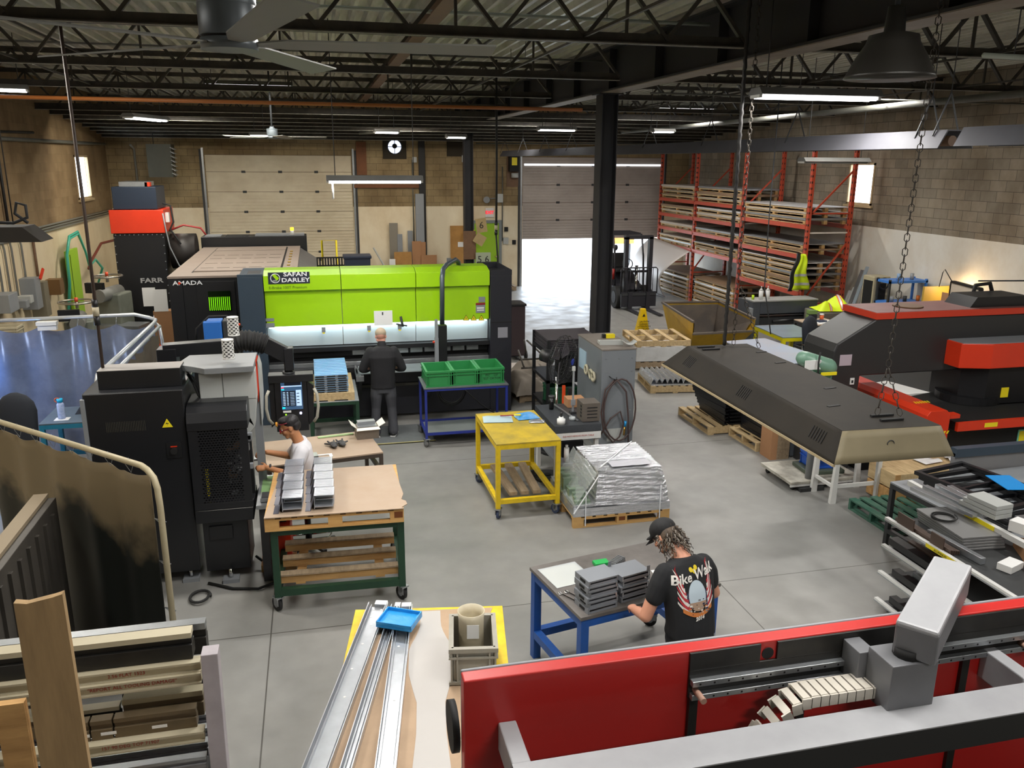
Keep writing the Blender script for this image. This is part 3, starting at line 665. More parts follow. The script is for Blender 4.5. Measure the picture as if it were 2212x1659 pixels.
# ---- blue bench with stacked housings
bt = thing('blue_workbench', 'scuffed blue steel workbench on casters with a dark worn top, man working at it', 'workbench', (1.82, 5.36, 0), R(11.5))
w_, d_, h_ = 1.3, .88, .85
for x in (0, w_-.07):
    for y in (0, d_-.07): MB().box(x, y, .13 if x > .5 else .0, x+.07, y+.07, h_-.03, BLUEP).build('leg', bt, bev=.004)
b = MB()
for z in (.2, h_-.1):
    for y in (0, d_-.07): b.box(.06, y+.002, z, w_-.06, y+.068, z+.07, BLUEP)
    for x in (0, w_-.07): b.box(x+.002, .06, z, x+.068, d_-.06, z+.07, BLUEP)
b.build('frame', bt)
MB().box(-.01, -.01, h_-.03, w_+.01, d_+.01, h_, mat('worn grey bench top', '77726e', .45, .2, .7, 3, '47423e')).build('benchtop', bt, bev=.003)
for x, y in ((w_-.04, .04), (w_-.04, d_-.04)): caster(bt, x, y, .065, RUBBER, .9, .13)
MB().box(-.002, -.002, .24, .072, .0, .33, YTAPE).prism([(0, .24), (.03, .24), (.0, .29)], -.004, -.002, DARK).prism([(.045, .33), (.072, .33), (.072, .29)], -.004, -.002, DARK).build('hazard_tape', bt)
def on_bench(x, y, z=0): return bt.matrix_basis @ V((x, y, .85+z))
bt.location; bpy.context.view_layer.update()
HS = mat('grey powder coated housing', '888c92', .45, .2, .15, 4, '74787e')
proto = None
def housing(label, loc, rz):
    o = thing('metal_housing', label, 'housing', loc, rz, 'grey metal housings on the blue bench')
    b = MB(); w, d, h = .27, .2, .0455
    b.box(0, 0, h-.004, w, d, h, HS).box(0, 0, 0, .004, d, h-.004, HS).box(w-.004, 0, 0, w, d, h-.004, HS).box(0, d-.004, 0, w, d, h-.004, HS)
    b.build('shell', o)
    MB().box(.006, .002, .0, w-.006, .006, .018, HS).box(.006, .002, .032, w-.006, .006, .041, HS).build('front_flange', o)
    MB().box(-.004, .05, .012, .0, .12, .034, DARK).build('cutout', o)
    for x in (.008, w-.014): MB().box(x-.004, -.004, .006, x+.004, .0, .04, ALU).build('clip', o)
    return o
h0 = None; tree = {}
ords = ['bottom', 'second', 'third', 'fourth', 'fifth', 'top']
for c, (bx, by, n, rz) in enumerate(((.06, .01, 6, 14), (.38, .05, 5, 15))):
    for i in range(n):
        j = 0 if i in (0, n-1) else (.012 if i % 2 else -.01)
        lb = '%s grey housing in the %s stack on the blue bench' % (ords[i] if i < n-1 else 'top', ('left', 'right')[c])
        if c == 1 and i == n-1: lb = 'grey housing with upright corner tabs, topmost of the right stack on the blue bench'
        p = on_bench(bx+j, by+j*.5, i*.046)
        if h0 is None:
            h0 = housing(lb, p, R(rz)); bpy.context.view_layer.update(); tree = {h0: kids(h0)}
        else:
            q = dup(h0, p, R(rz+j*80), lb, tree=tree)
            if c == 1 and i == n-1: MB().box(0, .19, .0455, .03, .194, .09, HS).build('corner_tab', q); MB().box(.24, .0, .0455, .27, .004, .085, HS).build('corner_tab', q)
o = thing('ring_binder_sheet', 'papers under a clear plastic cover at the left end of the blue bench', 'papers', on_bench(.04, .47), R(12))
MB().box(0, 0, 0, .33, .32, .004, mat('cream paper', 'c2beaa', .5)).build('paper', o); MB().box(-.01, -.01, .005, .35, .34, .0065, GLASSY).build('plastic_cover', o)
b = MB()
for i in range(5): b.box(.14, .06+i*.05, .0042, .26, .065+i*.05, .0046, GREYP)
b.build('printed_line', o)
tag(MB().box(0, 0, 0, .13, .08, .03, mat('bright green card', '1ea14c', .5)).build('green_box', loc=tuple(atz(1287, 1226, .852)), rz=R(5), bev=.003), 'small bright green box behind the left stack of housings', 'box')
o = thing('slotted_bracket', 'slotted grey metal bracket lying in the middle of the blue bench', 'bracket', on_bench(.62, .56), R(38))
b = MB().box(0, 0, 0, .2, .06, .02, GALV)
for i in range(7): b.box(.03+i*.024, -.004, .02, .042+i*.024, .064, .045, GALV)
b.build('finned_plate', o); MB().bar((-.08, .02, .005), (.02, .03, .02), .04, .01, ALU).build('tongue', o)
for k, (x, y, a) in enumerate(((-.0+.02, .36, -60), (.08, .36, -58))):
    o = thing('ring_spanner', ('longer' if k == 0 else 'shorter')+' chrome ring spanner beside the left stack of housings', 'spanner', on_bench(x, y, .006), R(a), 'spanners on the blue bench')
    MB().bar((0, 0, 0), (.16, 0, 0), .014, .006, CHROME).build('shank', o); MB().tube([(-.018+.016*cos(q*pi/6), .016*sin(q*pi/6), 0) for q in range(12)], .006, CHROME, 6, True).build('ring_head', o)
tag(MB().box(0, 0, 0, .3, .22, .002, PAPER).build('drawing_sheet', loc=on_bench(.86, .2), rz=R(0)), 'white drawing sheet under the hands of the man at the blue bench', 'paper')
# ---- yellow table in the foreground with long channels
YT = thing('yellow_table', 'long yellow-edged table in the foreground covered with torn brown paper', 'table', (.145, 5.76, 0), R(-9.5))
for x in (.02, 1.02):
    for y in (-.1, -2.4): MB().box(x, y, 0, x+.07, y+.07, .86, YELP).build('leg', YT)
MB().box(0, -2.5, .86, 1.12, 0, .9, YELP).build('tabletop', YT, bev=.004)
b = MB(); rr = random.Random(5)
L_ = [(.06+.03*rr.random(), -2.45+i*.12) for i in range(21)]; RR = [(1.05-.05*rr.random(), -.03-i*.12) for i in range(21)]
b.prism(L_+RR, .9, .903, mat('brown kraft paper', 'b3987c', .75, 0, .3, 3), 'z'); b.build('kraft_paper', YT)
bpy.context.view_layer.update()
def on_y(x, y, z=0): return YT.matrix_basis @ V((x, y, .903+z))
def channel(label, x, y, w, L, rz, z=0, holes=True, h=.05):
    o = thing('metal_channel', label, 'channel', on_y(x, y, z), R(-9.5+rz), 'long aluminium channels on the yellow table')
    b = MB(); b.box(0, -L, 0, w, 0, .006, ALU).box(0, -L, .006, .006, 0, h, ALU).box(w-.006, -L, .006, w, 0, h, ALU).box(.02, -L, .006, .024, 0, h*.6, ALU).box(w-.024, -L, .006, w-.02, 0, h*.6, ALU)
    b.build('channel_web', o)
    if holes:
        q = MB()
        for hx, hy in ((.3, -.04), (.7, -.04), (.3, -.09), (.7, -.09), (.3, -.14), (.45, -.25), (.4, -.5), (.35, -.8), (.5, -1.1)): q.cyl((w*hx, hy, .006), (w*hx, hy, .0075), .009, PAPER, 10)
        q.build('rivet', o)
    MB().box(w*.3, -.0, .0, w*.9, .06, .03, ALU).build('end_bracket', o)
    return o
channel('leftmost wide aluminium channel with rivets along the yellow table', .1, .02, .15, 2.3, -6)
channel('aluminium channel nested on the right of the riveted one', .275, -.02, .07, 2.3, -5, 0, False)
channel('wide aluminium channel under the blue tray on the yellow table', .315, -.03, .12, 2.3, 0)
ALF = mat('matt white metal sheet', 'b3afab', .5, .1, .3, 3, 'a9a49e')
def bottle(u): return .5+.5*math.tanh((u-.28)*9)
def sil(sx, L=2.2):
    left, right = [], []
    for i in range(31):
        u = i/30*L
        hw = .075+.075*min(1, max(0, (u-.18)/.3))**1.5 if u < .75 else .15-.06*min(1, max(0, (u-.75)/.35))**1.2+.05*max(0, (u-1.4)/.8)
        left.append((-hw*sx, -u)); right.append((hw*sx, -u))
    return left+right[::-1]
for k, (x, y, r, z) in enumerate(((.57, -.06, 2, 0), (.95, -.95, 3, .004))):
    b = MB().prism(sil(1), 0, .003, ALF, 'z')
    tag(b.build('shaped_sheet', loc=on_y(x, y, z), rz=R(-9.5+r)), ('white bottle-shaped metal sheet in the middle of the yellow table', 'white shaped metal sheet under the grey crate, partly behind the red machine')[k], 'metal sheet', 'shaped sheets on the yellow table')
o = thing('blue_tray', 'shallow tray covered in bright blue film lying across the channels', 'tray', on_y(.26, -.14, .055), R(-28))
BLF = mat('bright blue film', '1c8fd6', .2, .1, .3, 14, '55b4ea', bump=.3)
MB().box(0, -.22, 0, .27, 0, .02, BLF).build('tray_base', o); MB().box(0, -.22, .02, .27, -.21, .045, BLF).box(0, -.01, .02, .27, 0, .045, BLF).box(0, -.22, .02, .01, 0, .045, BLF).box(.26, -.22, .02, .27, 0, .045, BLF).build('rim', o, bev=.002)
GCR = mat('grey plastic crate', '9b978b', .5, 0, .3, 8, '77736a')
bin_box('grey_crate', 'dusty grey plastic crate on the corner of the yellow table', on_y(.72, -1.0, .008), R(-9.5), .32, .44, .26, GCR)
o = thing('paper_roll', 'worn translucent plastic jug with printed scale standing in the grey crate', 'jug', on_y(.87, -.72, .024), R(-9.5))
PJ = mat('yellowed plastic', 'c9bfa6', .4, 0, .4, 6, 'a59a80')
MB().lathe([(.085, 0), (.085, .3), (.092, .36), (.088, .36), (.08, .3), (.08, .01), (.001, .01)], PJ, 20).build('jug_wall', o)
MB().box(-.03, -.09, .2, .05, -.086, .3, PAPER).build('scale_label', o)
tag(MB().box(0, 0, 0, .03, .06, .04, STEEL).box(.03, .015, 0, .07, .045, .04, STEEL).box(.07, .03, 0, .1, .07, .04, STEEL).build('steel_block', loc=on_y(.9, -1.45, .008), rz=R(20)), 'small dark steel clamp block on the white sheet by the red machine', 'block')
# ================================================================== machines
def tri_sign(b, c, s, plane='y', off=0):
    """yellow warning triangle as parts of builder b, facing -y"""
    x, y, z = c
    b.prism([(x-s, z-s*.8), (x+s, z-s*.8), (x, z+s)], y-.003, y, DARK, 'y'); k = .8
    b.prism([(x-s*k, z-s*.68), (x+s*k, z-s*.68), (x, z+s*.76)], y-.005, y-.003, YTAPE, 'y')
    b.prism([(x+.1*s, z+.35*s), (x-.25*s, z-.15*s), (x+.1*s, z-.1*s), (x-.12*s, z-.55*s), (x+.25*s, z+.02*s), (x-.05*s, z)], y-.006, y-.005, DARK, 'y')
# ---- long lime press brake
PB = thing('press_brake', 'long lime green and charcoal press brake with the standing man in front', 'press brake', (0, 13.5, 0))
DKB = mat('dark interior steel', '141518', .5, .2)
b = MB(); b.box(-1.22, 0, 0, -.84, 1.2, 2.43, NAVYG); o = b.build('left_column', PB, bev=.008)
MB().box(-1.1, .25, 2.43, -.9, .8, 2.432, DARK).box(-1.22, 0, 2.43, -.84, .08, 2.47, NAVYG).build('column_top', PB)
RC = MB(); RC.box(2.80, 0, 0, 3.17, 1.2, 2.36, CHAR); RC.build('right_column', PB, bev=.008)
for q_ in ((2.80, 0, 3.17, .03), (2.80, 1.1, 3.17, 1.2), (2.80, .03, 2.83, 1.1), (3.14, .03, 3.17, 1.1)): MB().box(q_[0], q_[1], 2.36, q_[2], q_[3], 2.45, CHAR).build('column_rim', PB)
MB().box(2.80, -.003, 1.56, 3.17, .0, 1.575, DARK).build('column_joint', PB)
MB().box(2.93, -.006, 1.3, 3.1, 0, 1.48, mat('grey plate', '9a9aa2', .4, .3)).build('data_plate', PB)
for a, c in ((-.83, .355), (.365, 1.555), (1.565, 2.79)):
    g = MB(); g.prism([(0, 2.2), (-.0, 2.44), (.25, 2.5), (.6, 2.5), (.6, 2.2)], a, c, LIME, 'x'); g.build('hood_panel', PB, bev=.004)
    g = MB(); g.box(a, .07, 1.62, c, .3, 2.2, LIME); g.build('ram_cover', PB, bev=.004)
    MB().prism([(.17, 1.6), (.22, 1.6), (.25, 1.26), (.2, 1.26)], a, c, mat('brushed light panel', 'c6d4d8', .35, .3), 'x').build('light_panel', PB)
MB().box(-.8, .1, 1.585, 2.76, .16, 1.6, mat('led strip', 'f2fdff', .4, emit=2)).build('led_strip', PB)
lamp('AREA', (1.0, 13.5-.0+.11, 1.585), 11, (3.5, .04), rot=(R(40), 0, 0), col=(.85, .97, 1), name='led_strip_light')
for x in (.05, .78, 1.28): MB().box(x-.03, .05, 1.5, x+.03, .1, 1.58, GREYP).box(x-.02, .045, 1.48, x+.02, .05, 1.5, YTAPE).build('latch', PB)
MB().cyl((1.33, .02, 1.55), (1.3, .04, 1.72), .02, STEEL, 8).cyl((1.22, .03, 1.6), (1.4, .03, 1.56), .012, STEEL, 8).build('small_clamp', PB)
b = MB(); b.box(-.84, .25, 1.05, 2.8, 1.0, 1.26, DKB).box(-.84, .05, 1.18, 2.8, .2, 1.25, BLACKM)
b.box(-.84, .3, .9, 2.8, 1.0, 1.05, DARK).box(-.84, -.02, .82, 2.8, .2, .9, BLACKM).box(-.84, .1, 1.2, 2.8, .14, 1.22, GALV); b.build('ram', PB)
b = MB(); b.box(-.84, .02, .05, 2.8, .5, .82, CHAR).box(-.84, -.01, .55, 2.8, .02, .6, mat('dusty ledge', '5a574e', .7)).box(-.84, .15, .9, 2.8, .2, .97, GALV).box(-.84, .2, .9, 2.8, .24, 1.0, STEEL); b.build('bed', PB, bev=.004)
for i in range(9):
    x = .5+i*.24; MB().box(x, .16, 1.08, x+.2, .19, 1.16, GALV).build('punch_segment', PB)
for x in (.57, 1.72):
    b = MB(); b.box(x-.06, -.62, .82, x+.06, .0, .9, GALV).box(x-.05, -.62, .9, x-.02, .1, .91, CHROME).box(x+.02, -.62, .9, x+.05, .1, .91, CHROME).prism([(-.6, .82), (-.1, .35), (0, .35), (0, .82)], x-.03, x+.03, STEEL, 'x')
    b.build('support_arm', PB)
MB().box(.57, -.5, .905, 1.72, .02, .92, mat('pale work sheet', 'aab3b8', .3, .5)).build('work_sheet', PB)
ARMG = mat('arm grey', '4a545c', .35, .3)
def pb(px, py, Y): p = aty(px, py, Y); return (p.x, p.y-13.5, p.z)
b = MB().tube([pb(992, 585, 14.0), pb(990, 566, 13.9), pb(984, 561, 13.8), pb(965, 572, 13.5), pb(957, 582, 13.3), pb(955, 600, 13.2), pb(955, 700, 13.2)], .04, ARMG, 12); b.build('control_arm', PB)
p = pb(955, 702, 13.2); MB().box(p[0]-.07, p[1]-.06, .92, p[0]+.07, p[1]+.06, p[2], BLACKM).build('control_box', PB, bev=.005)
p = pb(942, 690, 13.15); MB().box(p[0]-.022, p[1]-.03, 1.02, p[0]+.022, p[1]+.03, p[2], GREYP).box(p[0]-.03, p[1]-.035, 1.02, p[0]+.03, p[1]+.03, 1.42, GREYP).cyl((p[0]-.06, p[1], 1.35), (p[0], p[1], 1.35), .02, REDM, 8).build('safety_guard', PB)
NP = mat('logo navy', '262b3a', .4); WT = mat('logo white', 'eef0f2', .4)
lx0, lx1 = aty(579, 600, 13.5).x, aty(669, 600, 13.5).x; lz0, lz1 = aty(620, 613, 13.5).z, aty(620, 588, 13.5).z
lp = MB().box(lx0, -.006, lz0, lx1, 0, lz1, NP).build('logo_panel', PB)
LH = lz1-lz0; lw = lx1-lx0
text('lettering', 'SAFAN\nDARLEY', LH*.5, WT, lp, (lx0+lw*.655, -.008, (lz0+lz1)/2+.01), (R(90), 0, 0), .001, sx=1.32, bold=.002)
b = MB(); c = (lx0+lw*.17, (lz0+lz1)/2); b.tube([(c[0]+.07*cos(t*pi/12), -.008, c[1]+.07*sin(t*pi/12)) for t in range(24)], .006, WT, 6, True)
b.prism([(c[0]-.045, c[1]+.05), (c[0]-.01, c[1]+.075), (c[0]+.06, c[1]-.0), (c[0]+.02, c[1]-.04)], -.011, -.009, LIME, 'y').prism([(c[0]-.08, c[1]-.055), (c[0]+.03, c[1]-.05), (c[0]+.01, c[1]-.02), (c[0]-.04, c[1]-.03)], -.012, -.01, GREYP, 'y'); b.build('logo_ring', lp)
text('model_lettering', 'E-Brake 100T Premium', .062, mat('olive lettering', '5b7a12', .5), PB, (lx0, -.004, lz0-.06), (R(90), 0, 0), .001, align='LEFT')
p = aty(828, 687, 13.56); MB().box(p.x-.15, .055, p.z-.12, p.x+.15, .068, p.z+.12, PAPER).box(p.x-.02, .052, p.z+.05, p.x+.0, .055, p.z+.1, STEEL).build('notice_sheet', PB)
b = MB()
for px, py, ww, hh in ((583, 691, .065, .025), (584, 703, .065, .037), (1041, 647, .055, .045)):
    p = aty(px, py, 13.56); b = MB().box(p.x-ww, .062, p.z-hh, p.x+ww, .069, p.z+hh, GREYP); b.build('rating_plate', PB)
p = aty(1038, 665, 13.56); MB().box(p.x-.08, .062, p.z-.085, p.x+.08, .069, p.z+.085, GREYP).box(p.x-.08, .058, p.z+.05, p.x+.08, .062, p.z+.085, mat('dark red', '8c1a22')).box(p.x-.06, .058, p.z-.05, p.x+.06, .062, p.z-.03, PAPER).box(p.x-.06, .058, p.z-.015, p.x+.06, .062, p.z+.01, PAPER).build('rating_plate', PB)
for px in (1007, 1023.5, 1040):
    p = aty(px, 687, 13.56); b = MB(); tri_sign(b, (p.x, .069, p.z), .055); b.build('warning_triangle', PB)
# mat under the standing man
tag(MB().box(0, 0, 0, .95, .9, .012, mat('grey rubber mat', '6f7375', .7, 0, .3, 6)).box(0, 0, 0, .95, .04, .014, mat('faded yellow edge', 'a8a070', .7)).build('floor_mat', loc=(.7, 12.12, .001)), 'grey anti-fatigue mat with a faded yellow edge under the standing man', 'mat')
# ---- laser cutting machine behind it
LM = thing('laser_cutter', 'large charcoal laser cutting cabin with dusty tan roof behind the green press brake', 'laser cutter', (-2.45, 15, 0))
ROOF = mat('dusty tan roof sheet', '93857a', .6, .1, .3, 3, '7b6c60')
b = MB(); b.box(0, 0, 0, 1.3, 5.0, 2.24, BLACKM).prism([(1.3, 0), (2.45, 0), (2.45, 2.0), (2.1, 2.24), (1.3, 2.24)], .3, 5.0, mat('grey cabin side', '6d6b69', .5, .1, .2), 'y'); b.build('cabin', LM, bev=.01)
r = MB(); r.box(-.03, -.03, 2.24, 2.1, 5.0, 2.28, ROOF); r.build('roof', LM, bev=.004)
rp = MB(); rp.box(.33, .5, 2.28, 1.8, 3.9, 2.3, ROOF).box(.33, 4.0, 2.28, 1.8, 4.7, 2.3, ROOF); rp.build('roof_panel', LM, bev=.003)
g = MB(); g.box(.3, .45, 2.278, .33, 4.75, 2.284, DARK).box(1.8, .45, 2.278, 1.83, 4.75, 2.284, DARK).box(.3, 3.9, 2.278, 1.83, 4.0, 2.284, DARK)
for yy in (.9, 1.6, 2.4, 3.0):
    for i in range(5): g.box(.4+i*.28, yy, 2.3, .4+i*.28+.22, yy+.03, 2.303, mat('slot shade', '5f544b', .7))
for i in range(6): g.cyl((1.93, 1.2+i*.5, 2.28), (1.93, 1.2+i*.5, 2.3), .03, mat('ochre paint', 'a88a3a', .6), 8)
g.build('roof_slot', LM)
b = MB(); b.box(-.02, -.02, 0, .2, 0, 2.24, BLACKM).box(.42, -.02, .8, 1.05, 0, 2.18, BLACKM); b.build('front_door', LM, bev=.004)
p0, p1 = aty(453, 672, 14.97), aty(497, 628, 14.97)
wn = MB().box(p0.x+2.45, -.04, p0.z, p1.x+2.45, -.022, p1.z, mat('dark green glass', '0c1c08', .1)).build('view_window', LM)
s = MB(); GL = mat('glowing green strips', '7fe010', .4, emit=.9)
n = 11; ww = (p1.x-p0.x)/n
for i in range(n): s.box(p0.x+2.45+i*ww+.004, -.046, p0.z+.01, p0.x+2.45+i*ww+ww*.5, -.041, p1.z-.1, GL)
s.build('curtain_strip', wn)
p = aty(400, 603, 14.97)
text('lettering', 'AMADA', .1, WT, LM, (p.x+2.45+.03, -.025, p.z-.07), (R(90), 0, 0), .002, sx=1.35, bold=.0015)
p = aty(384, 603, 14.97); MB().cyl((p.x+2.47, -.034, p.z-.07), (p.x+2.47, -.028, p.z-.07), .022, REDM, 12).build('logo_dot', LM)
b = MB(); b.box(-.08, 5.1, 1.9, 2.25, 5.7, 2.5, BLACKM); b.build('rear_cabinet', LM, bev=.01)
MB().box(.0, 5.15, 2.5, .35, 5.6, 2.52, GREYP).box(.45, 5.15, 2.5, .95, 5.6, 2.51, DARK).box(1.1, 5.15, 2.5, 2.2, 5.65, 2.53, GREYP).build('rear_hatch', LM)
MB().box(-.08, 5.1, 0, 2.25, 5.7, 1.9, DKB).build('rear_base', LM)
p = aty(631, 500, 20.4); MB().cyl((p.x+2.45, 5.4, 2.5), (p.x+2.45, 5.4, 2.6), .04, WHITEP, 10).cyl((p.x+2.45, 5.4, 2.6), (p.x+2.45, 5.4, 2.67), .04, mat('amber beacon', 'ffc020', .3, emit=4), 10).build('beacon', LM)
# ---- dust collector
FC = thing('dust_collector', 'tall dust collector with black base, orange red band and navy top by the left wall', 'dust collector', (-4.12, 19, 0))
MB().box(0, 0, 0, 1.0, 1.15, 2.68, BLACKM).build('base_cabinet', FC, bev=.01)
MB().box(-.03, -.03, 2.69, 1.03, 1.25, 3.17, REDM).build('middle_band', FC, bev=.01)
MB().box(.06, .02, 3.18, .92, 1.1, 3.64, mat('navy enamel', '1f2a3a', .45)).build('top_box', FC, bev=.01)
MB().box(.2, .1, 3.645, .75, .9, 3.74, GALV).box(.7, .1, 3.645, .8, .3, 3.73, REDM).build('top_vent', FC)
s = MB()
for i in range(11):
    s.cyl((.05+i*.09, -.02, 2.66), (.05+i*.09, -.0, 2.66), .012, GALV, 6).cyl((.02, -.02, .9+i*.17), (.02, 0, .9+i*.17), .012, GALV, 6).cyl((.98, -.02, .9+i*.17), (.98, 0, .9+i*.17), .012, GALV, 6)
tag(s.build('bolt_row', FC), kind='stuff')
text('lettering', 'FARR', .14, mat('dim white letters', 'a8a8a8', .5), FC, (.66, -.01, aty(328, 606, 19).z), (R(90), 0, 0), .002, sx=1.4, bold=.004)
p = aty(322, 642, 18.95); MB().box(p.x+4.12-.13, -.03, p.z-.2, p.x+4.12+.13, -.01, p.z+.2, PAPER).build('notice', FC)
MB().box(1.03, .2, 2.9, 1.1, .35, 3.1, WHITEP).build('switch_box', FC)
MB().tube([(1.0, .2, 3.3), (1.15, .2, 3.25), (1.18, .2, 2.9), (1.1, .2, 2.75), (1.2, .2, 2.6), (1.3, .1, 2.45)], .02, RUBBER).tube([(1.02, -.04, 3.1), (1.05, -.05, 2.8), (1.1, -.05, 2.4), (1.25, -.05, 2.0), (1.5, 0, 1.9)], .014, GREYP).build('cable', FC)
o = thing('blower_drum', 'dark horizontal blower drum beside the dust collector', 'blower', (-3.08, 19.55, 0))
MB().cyl((0, 0, 2.25), (.52, 0, 2.25), .38, mat('dusty black drum', '2c2826', .5, .1, .3), 28).build('drum', o); MB().box(.05, -.35, 0, .5, .35, 1.84, BLACKM).build('stand', o)
MB().tube([(0, -.1, 2.7), (.3, -.1, 2.82), (.65, -.1, 2.75), (.75, -.1, 2.6)], .02, mat('red hose', 'a03434', .5)).build('hose', o)
# ---- small bending machine on the left
BM = thing('bending_machine', 'black upright bending machine with perforated side and grey white head, man seated at it', 'machine', (-1.33, 8.25, 0))
BK = mat('textured black enamel', '1a1b1e', .35, 0, .25, 2, '26262a', bump=.08)
MB().box(-.9, 0, .12, 0, .85, 2.05, BK).build('rear_cabinet', BM, bev=.012)
MB().box(-.78, .14, 2.05, -.03, .42, 2.23, BK).box(-.78, .14, 2.23, -.03, .42, 2.235, mat('pale dusty lid', '8f8a86', .5)).build('top_duct', BM, bev=.004)
MB().box(-.92, -.02, .15, -.88, .02, 2.0, GREYP).build('edge_trim', BM, bev=.004)
b = MB(); tri_sign(b, (-.17, -.001, 1.72), .062); b.build('warning_triangle', BM)
MB().box(-.2, -.012, 1.36, -.06, 0, 1.52, BLACKM).cyl((-.13, -.05, 1.44), (-.13, -.012, 1.44), .032, DARK, 16).box(-.16, -.02, 1.475, -.1, -.014, 1.485, REDM).build('main_switch', BM)
s = MB()
for i in range(24): s.box(-.72+i*.015, -.003, 1.66, -.715+i*.015, 0, 1.76, mat('vent slot tan', '3c3a32', .6))
tag(s.build('vent_slots', BM), kind='stuff')
# front housing with perforated panel: a plate with real holes
def perforated(x0, x1, z0, z1, y, pitch, r, m):
    b = MB(); nx = int((x1-x0)/pitch); nz = int((z1-z0)/(pitch*.9)); N = 6
    px, pz = (x1-x0)/nx, (z1-z0)/nz
    for j in range(nz):
        for i in range(nx+(j % 2)):
            cx = x0+(i+.5-(.5 if j % 2 else 0))*px; cz = z0+(j+.5)*pz
            xa, xb = max(x0, cx-px/2), min(x1, cx+px/2)
            if xb-xa < px*.9: b.add([(xa, y, cz-pz/2), (xb, y, cz-pz/2), (xb, y, cz+pz/2), (xa, y, cz+pz/2)], [(0, 1, 2, 3)], m); continue
            sq = [(xa, cz-pz/2), (xb, cz-pz/2), (xb, cz), (xb, cz+pz/2), (xa, cz+pz/2), (xa, cz)]
            ho = [(cx+r*cos(t), cz+r*sin(t)) for t in (R(225), R(315), 0, R(45), R(135), pi)]
            vs = [(u, y, v) for u, v in sq]+[(u, y, v) for u, v in ho]
            b.add(vs, [(k, (k+1) % 6, 6+(k+1) % 6, 6+k) for k in range(6)], m)
    return b
b = perforated(.1, .5, .87, 1.64, -.06, .027, .0102, BK); b.box(.015, -.06, .87, .1, -.05, 1.64, BK).box(.5, -.06, .87, .57, -.05, 1.64, BK); b.build('perforated_panel', BM, solid=.002)
b = MB(); b.prism([(-.06, .8), (-.06, .87), (.0, .87), (.0, .8)], .01, .58, BK, 'x')
b.prism([(-.07, 1.64), (-.07, 1.72), (-.04, 1.81), (.02, 1.86), (.1, 1.88), (.5, 1.88), (.5, 1.64)], .01, .58, BK, 'x').box(.01, -.065, .66, .57, .55, .8, BK).box(.01, 0, .8, .03, .5, 1.7, BK)
b.build('front_housing', BM, bev=.006)
MB().box(.02, -.067, .795, .57, -.06, .8, CHROME).build('bottom_trim', BM)
rr = random.Random(11); b = MB(); b.box(.03, .3, .8, .57, .32, 1.68, DARK)
for i in range(26): x, z = .32+.2*rr.random(), .85+.6*rr.random(); b.box(x, .15, z, x+.03+.05*rr.random(), .2, z+.03+.05*rr.random(), [ALU, GREYP, STEEL, RUST][i % 4])
for i in range(12): b.box(.12, .1, .88+i*.025, .15, .11, .9+i*.025, YTAPE)
b.build('inner_mechanism', BM)
MB().box(.06, .0, .1, .5, .5, .66, BK).box(.12, -.02, .45, .35, 0, .6, BLACKM).build('pedestal', BM, bev=.006)
for x, y in ((.3, -.06), (-.8, .05), (-.1, .05), (.3, .45)): MB().box(x-.08, y-.06, 0, x+.08, y+.06, .04, GREYP).cyl((x, y, .04), (x, y, .14), .02, CHROME, 10).build('machine_foot', BM)
LGY = mat('light grey enamel', 'b4b7b4', .4, 0, .15, 3, '9b9e9b')
MB().box(.12, .25, 1.85, .34, .75, 2.14, LGY).box(.345, .25, 1.85, .66, .75, 2.14, LGY).prism([(.345, 1.85), (.66, 1.85), (.62, 1.55), (.5, 1.4), (.5, 1.85)], .26, .74, LGY, 'y').build('ram_head', BM, bev=.006)
MB().prism([(-.1, .35), (.1, .2), (.2, .1), (.66, .12), (.66, .75), (-.02, .75)], 2.16, 2.22, mat('lid grey', '7e8183', .4, 0, .2, 2), 'z').build('head_lid', BM, bev=.005)
MB().prism([(.66, 1.75), (.675, 1.9), (.675, 2.15), (.66, 2.2)], .45, .74, REDM, 'y').prism([(.677, 1.5), (.7, 1.8), (.7, 2.1), (.677, 2.2)], .45, .74, LGY, 'y').build('front_plate', BM)
MB().tube([(.0, .4, 2.1), (.06, .32, 2.02), (.1, .3, 1.9), (.15, .3, 1.84)], .014, RUBBER).tube([(-.02, .45, 2.12), (.05, .4, 2.06), (.09, .38, 1.94), (.12, .36, 1.85)], .009, GREYP).build('hose', BM)
for k, (px, py, Y) in enumerate(((494, 772, 8.55), (505, 722, 8.95))):
    p = aty(px, py, Y); c = (p.x+1.33, Y-8.25)
    b = MB(); z0 = p.z
    for j in range(9):
        for i in range(16):
            if (i+j) % 2: a0, a1 = 2*pi*i/16, 2*pi*(i+1)/16; b.add([(c[0]+.058*cos(a0), c[1]+.058*sin(a0), z0+j*.02), (c[0]+.058*cos(a1), c[1]+.058*sin(a1), z0+j*.02), (c[0]+.058*cos(a1), c[1]+.058*sin(a1), z0+j*.02+.02), (c[0]+.058*cos(a0), c[1]+.058*sin(a0), z0+j*.02+.02)], [(0, 1, 2, 3)], WHITEP)
            a0, a1 = 2*pi*i/16, 2*pi*(i+1)/16; b.add([(c[0]+.058*cos(a0), c[1]+.058*sin(a0), z0+j*.02+.012), (c[0]+.058*cos(a1), c[1]+.058*sin(a1), z0+j*.02+.012), (c[0]+.058*cos(a1), c[1]+.058*sin(a1), z0+j*.02+.02), (c[0]+.058*cos(a0), c[1]+.058*sin(a0), z0+j*.02+.02)], [(0, 1, 2, 3)], WHITEP)
    b.cyl((c[0], c[1], z0+.18), (c[0], c[1], z0+.185), .06, WHITEP, 16).cyl((c[0], c[1], z0-.012), (c[0], c[1], z0), .06, WHITEP, 16).cyl((c[0], c[1], z0), (c[0], c[1], z0+.17), .042, DARK, 12)
    b.build('perforated_canister', BM)
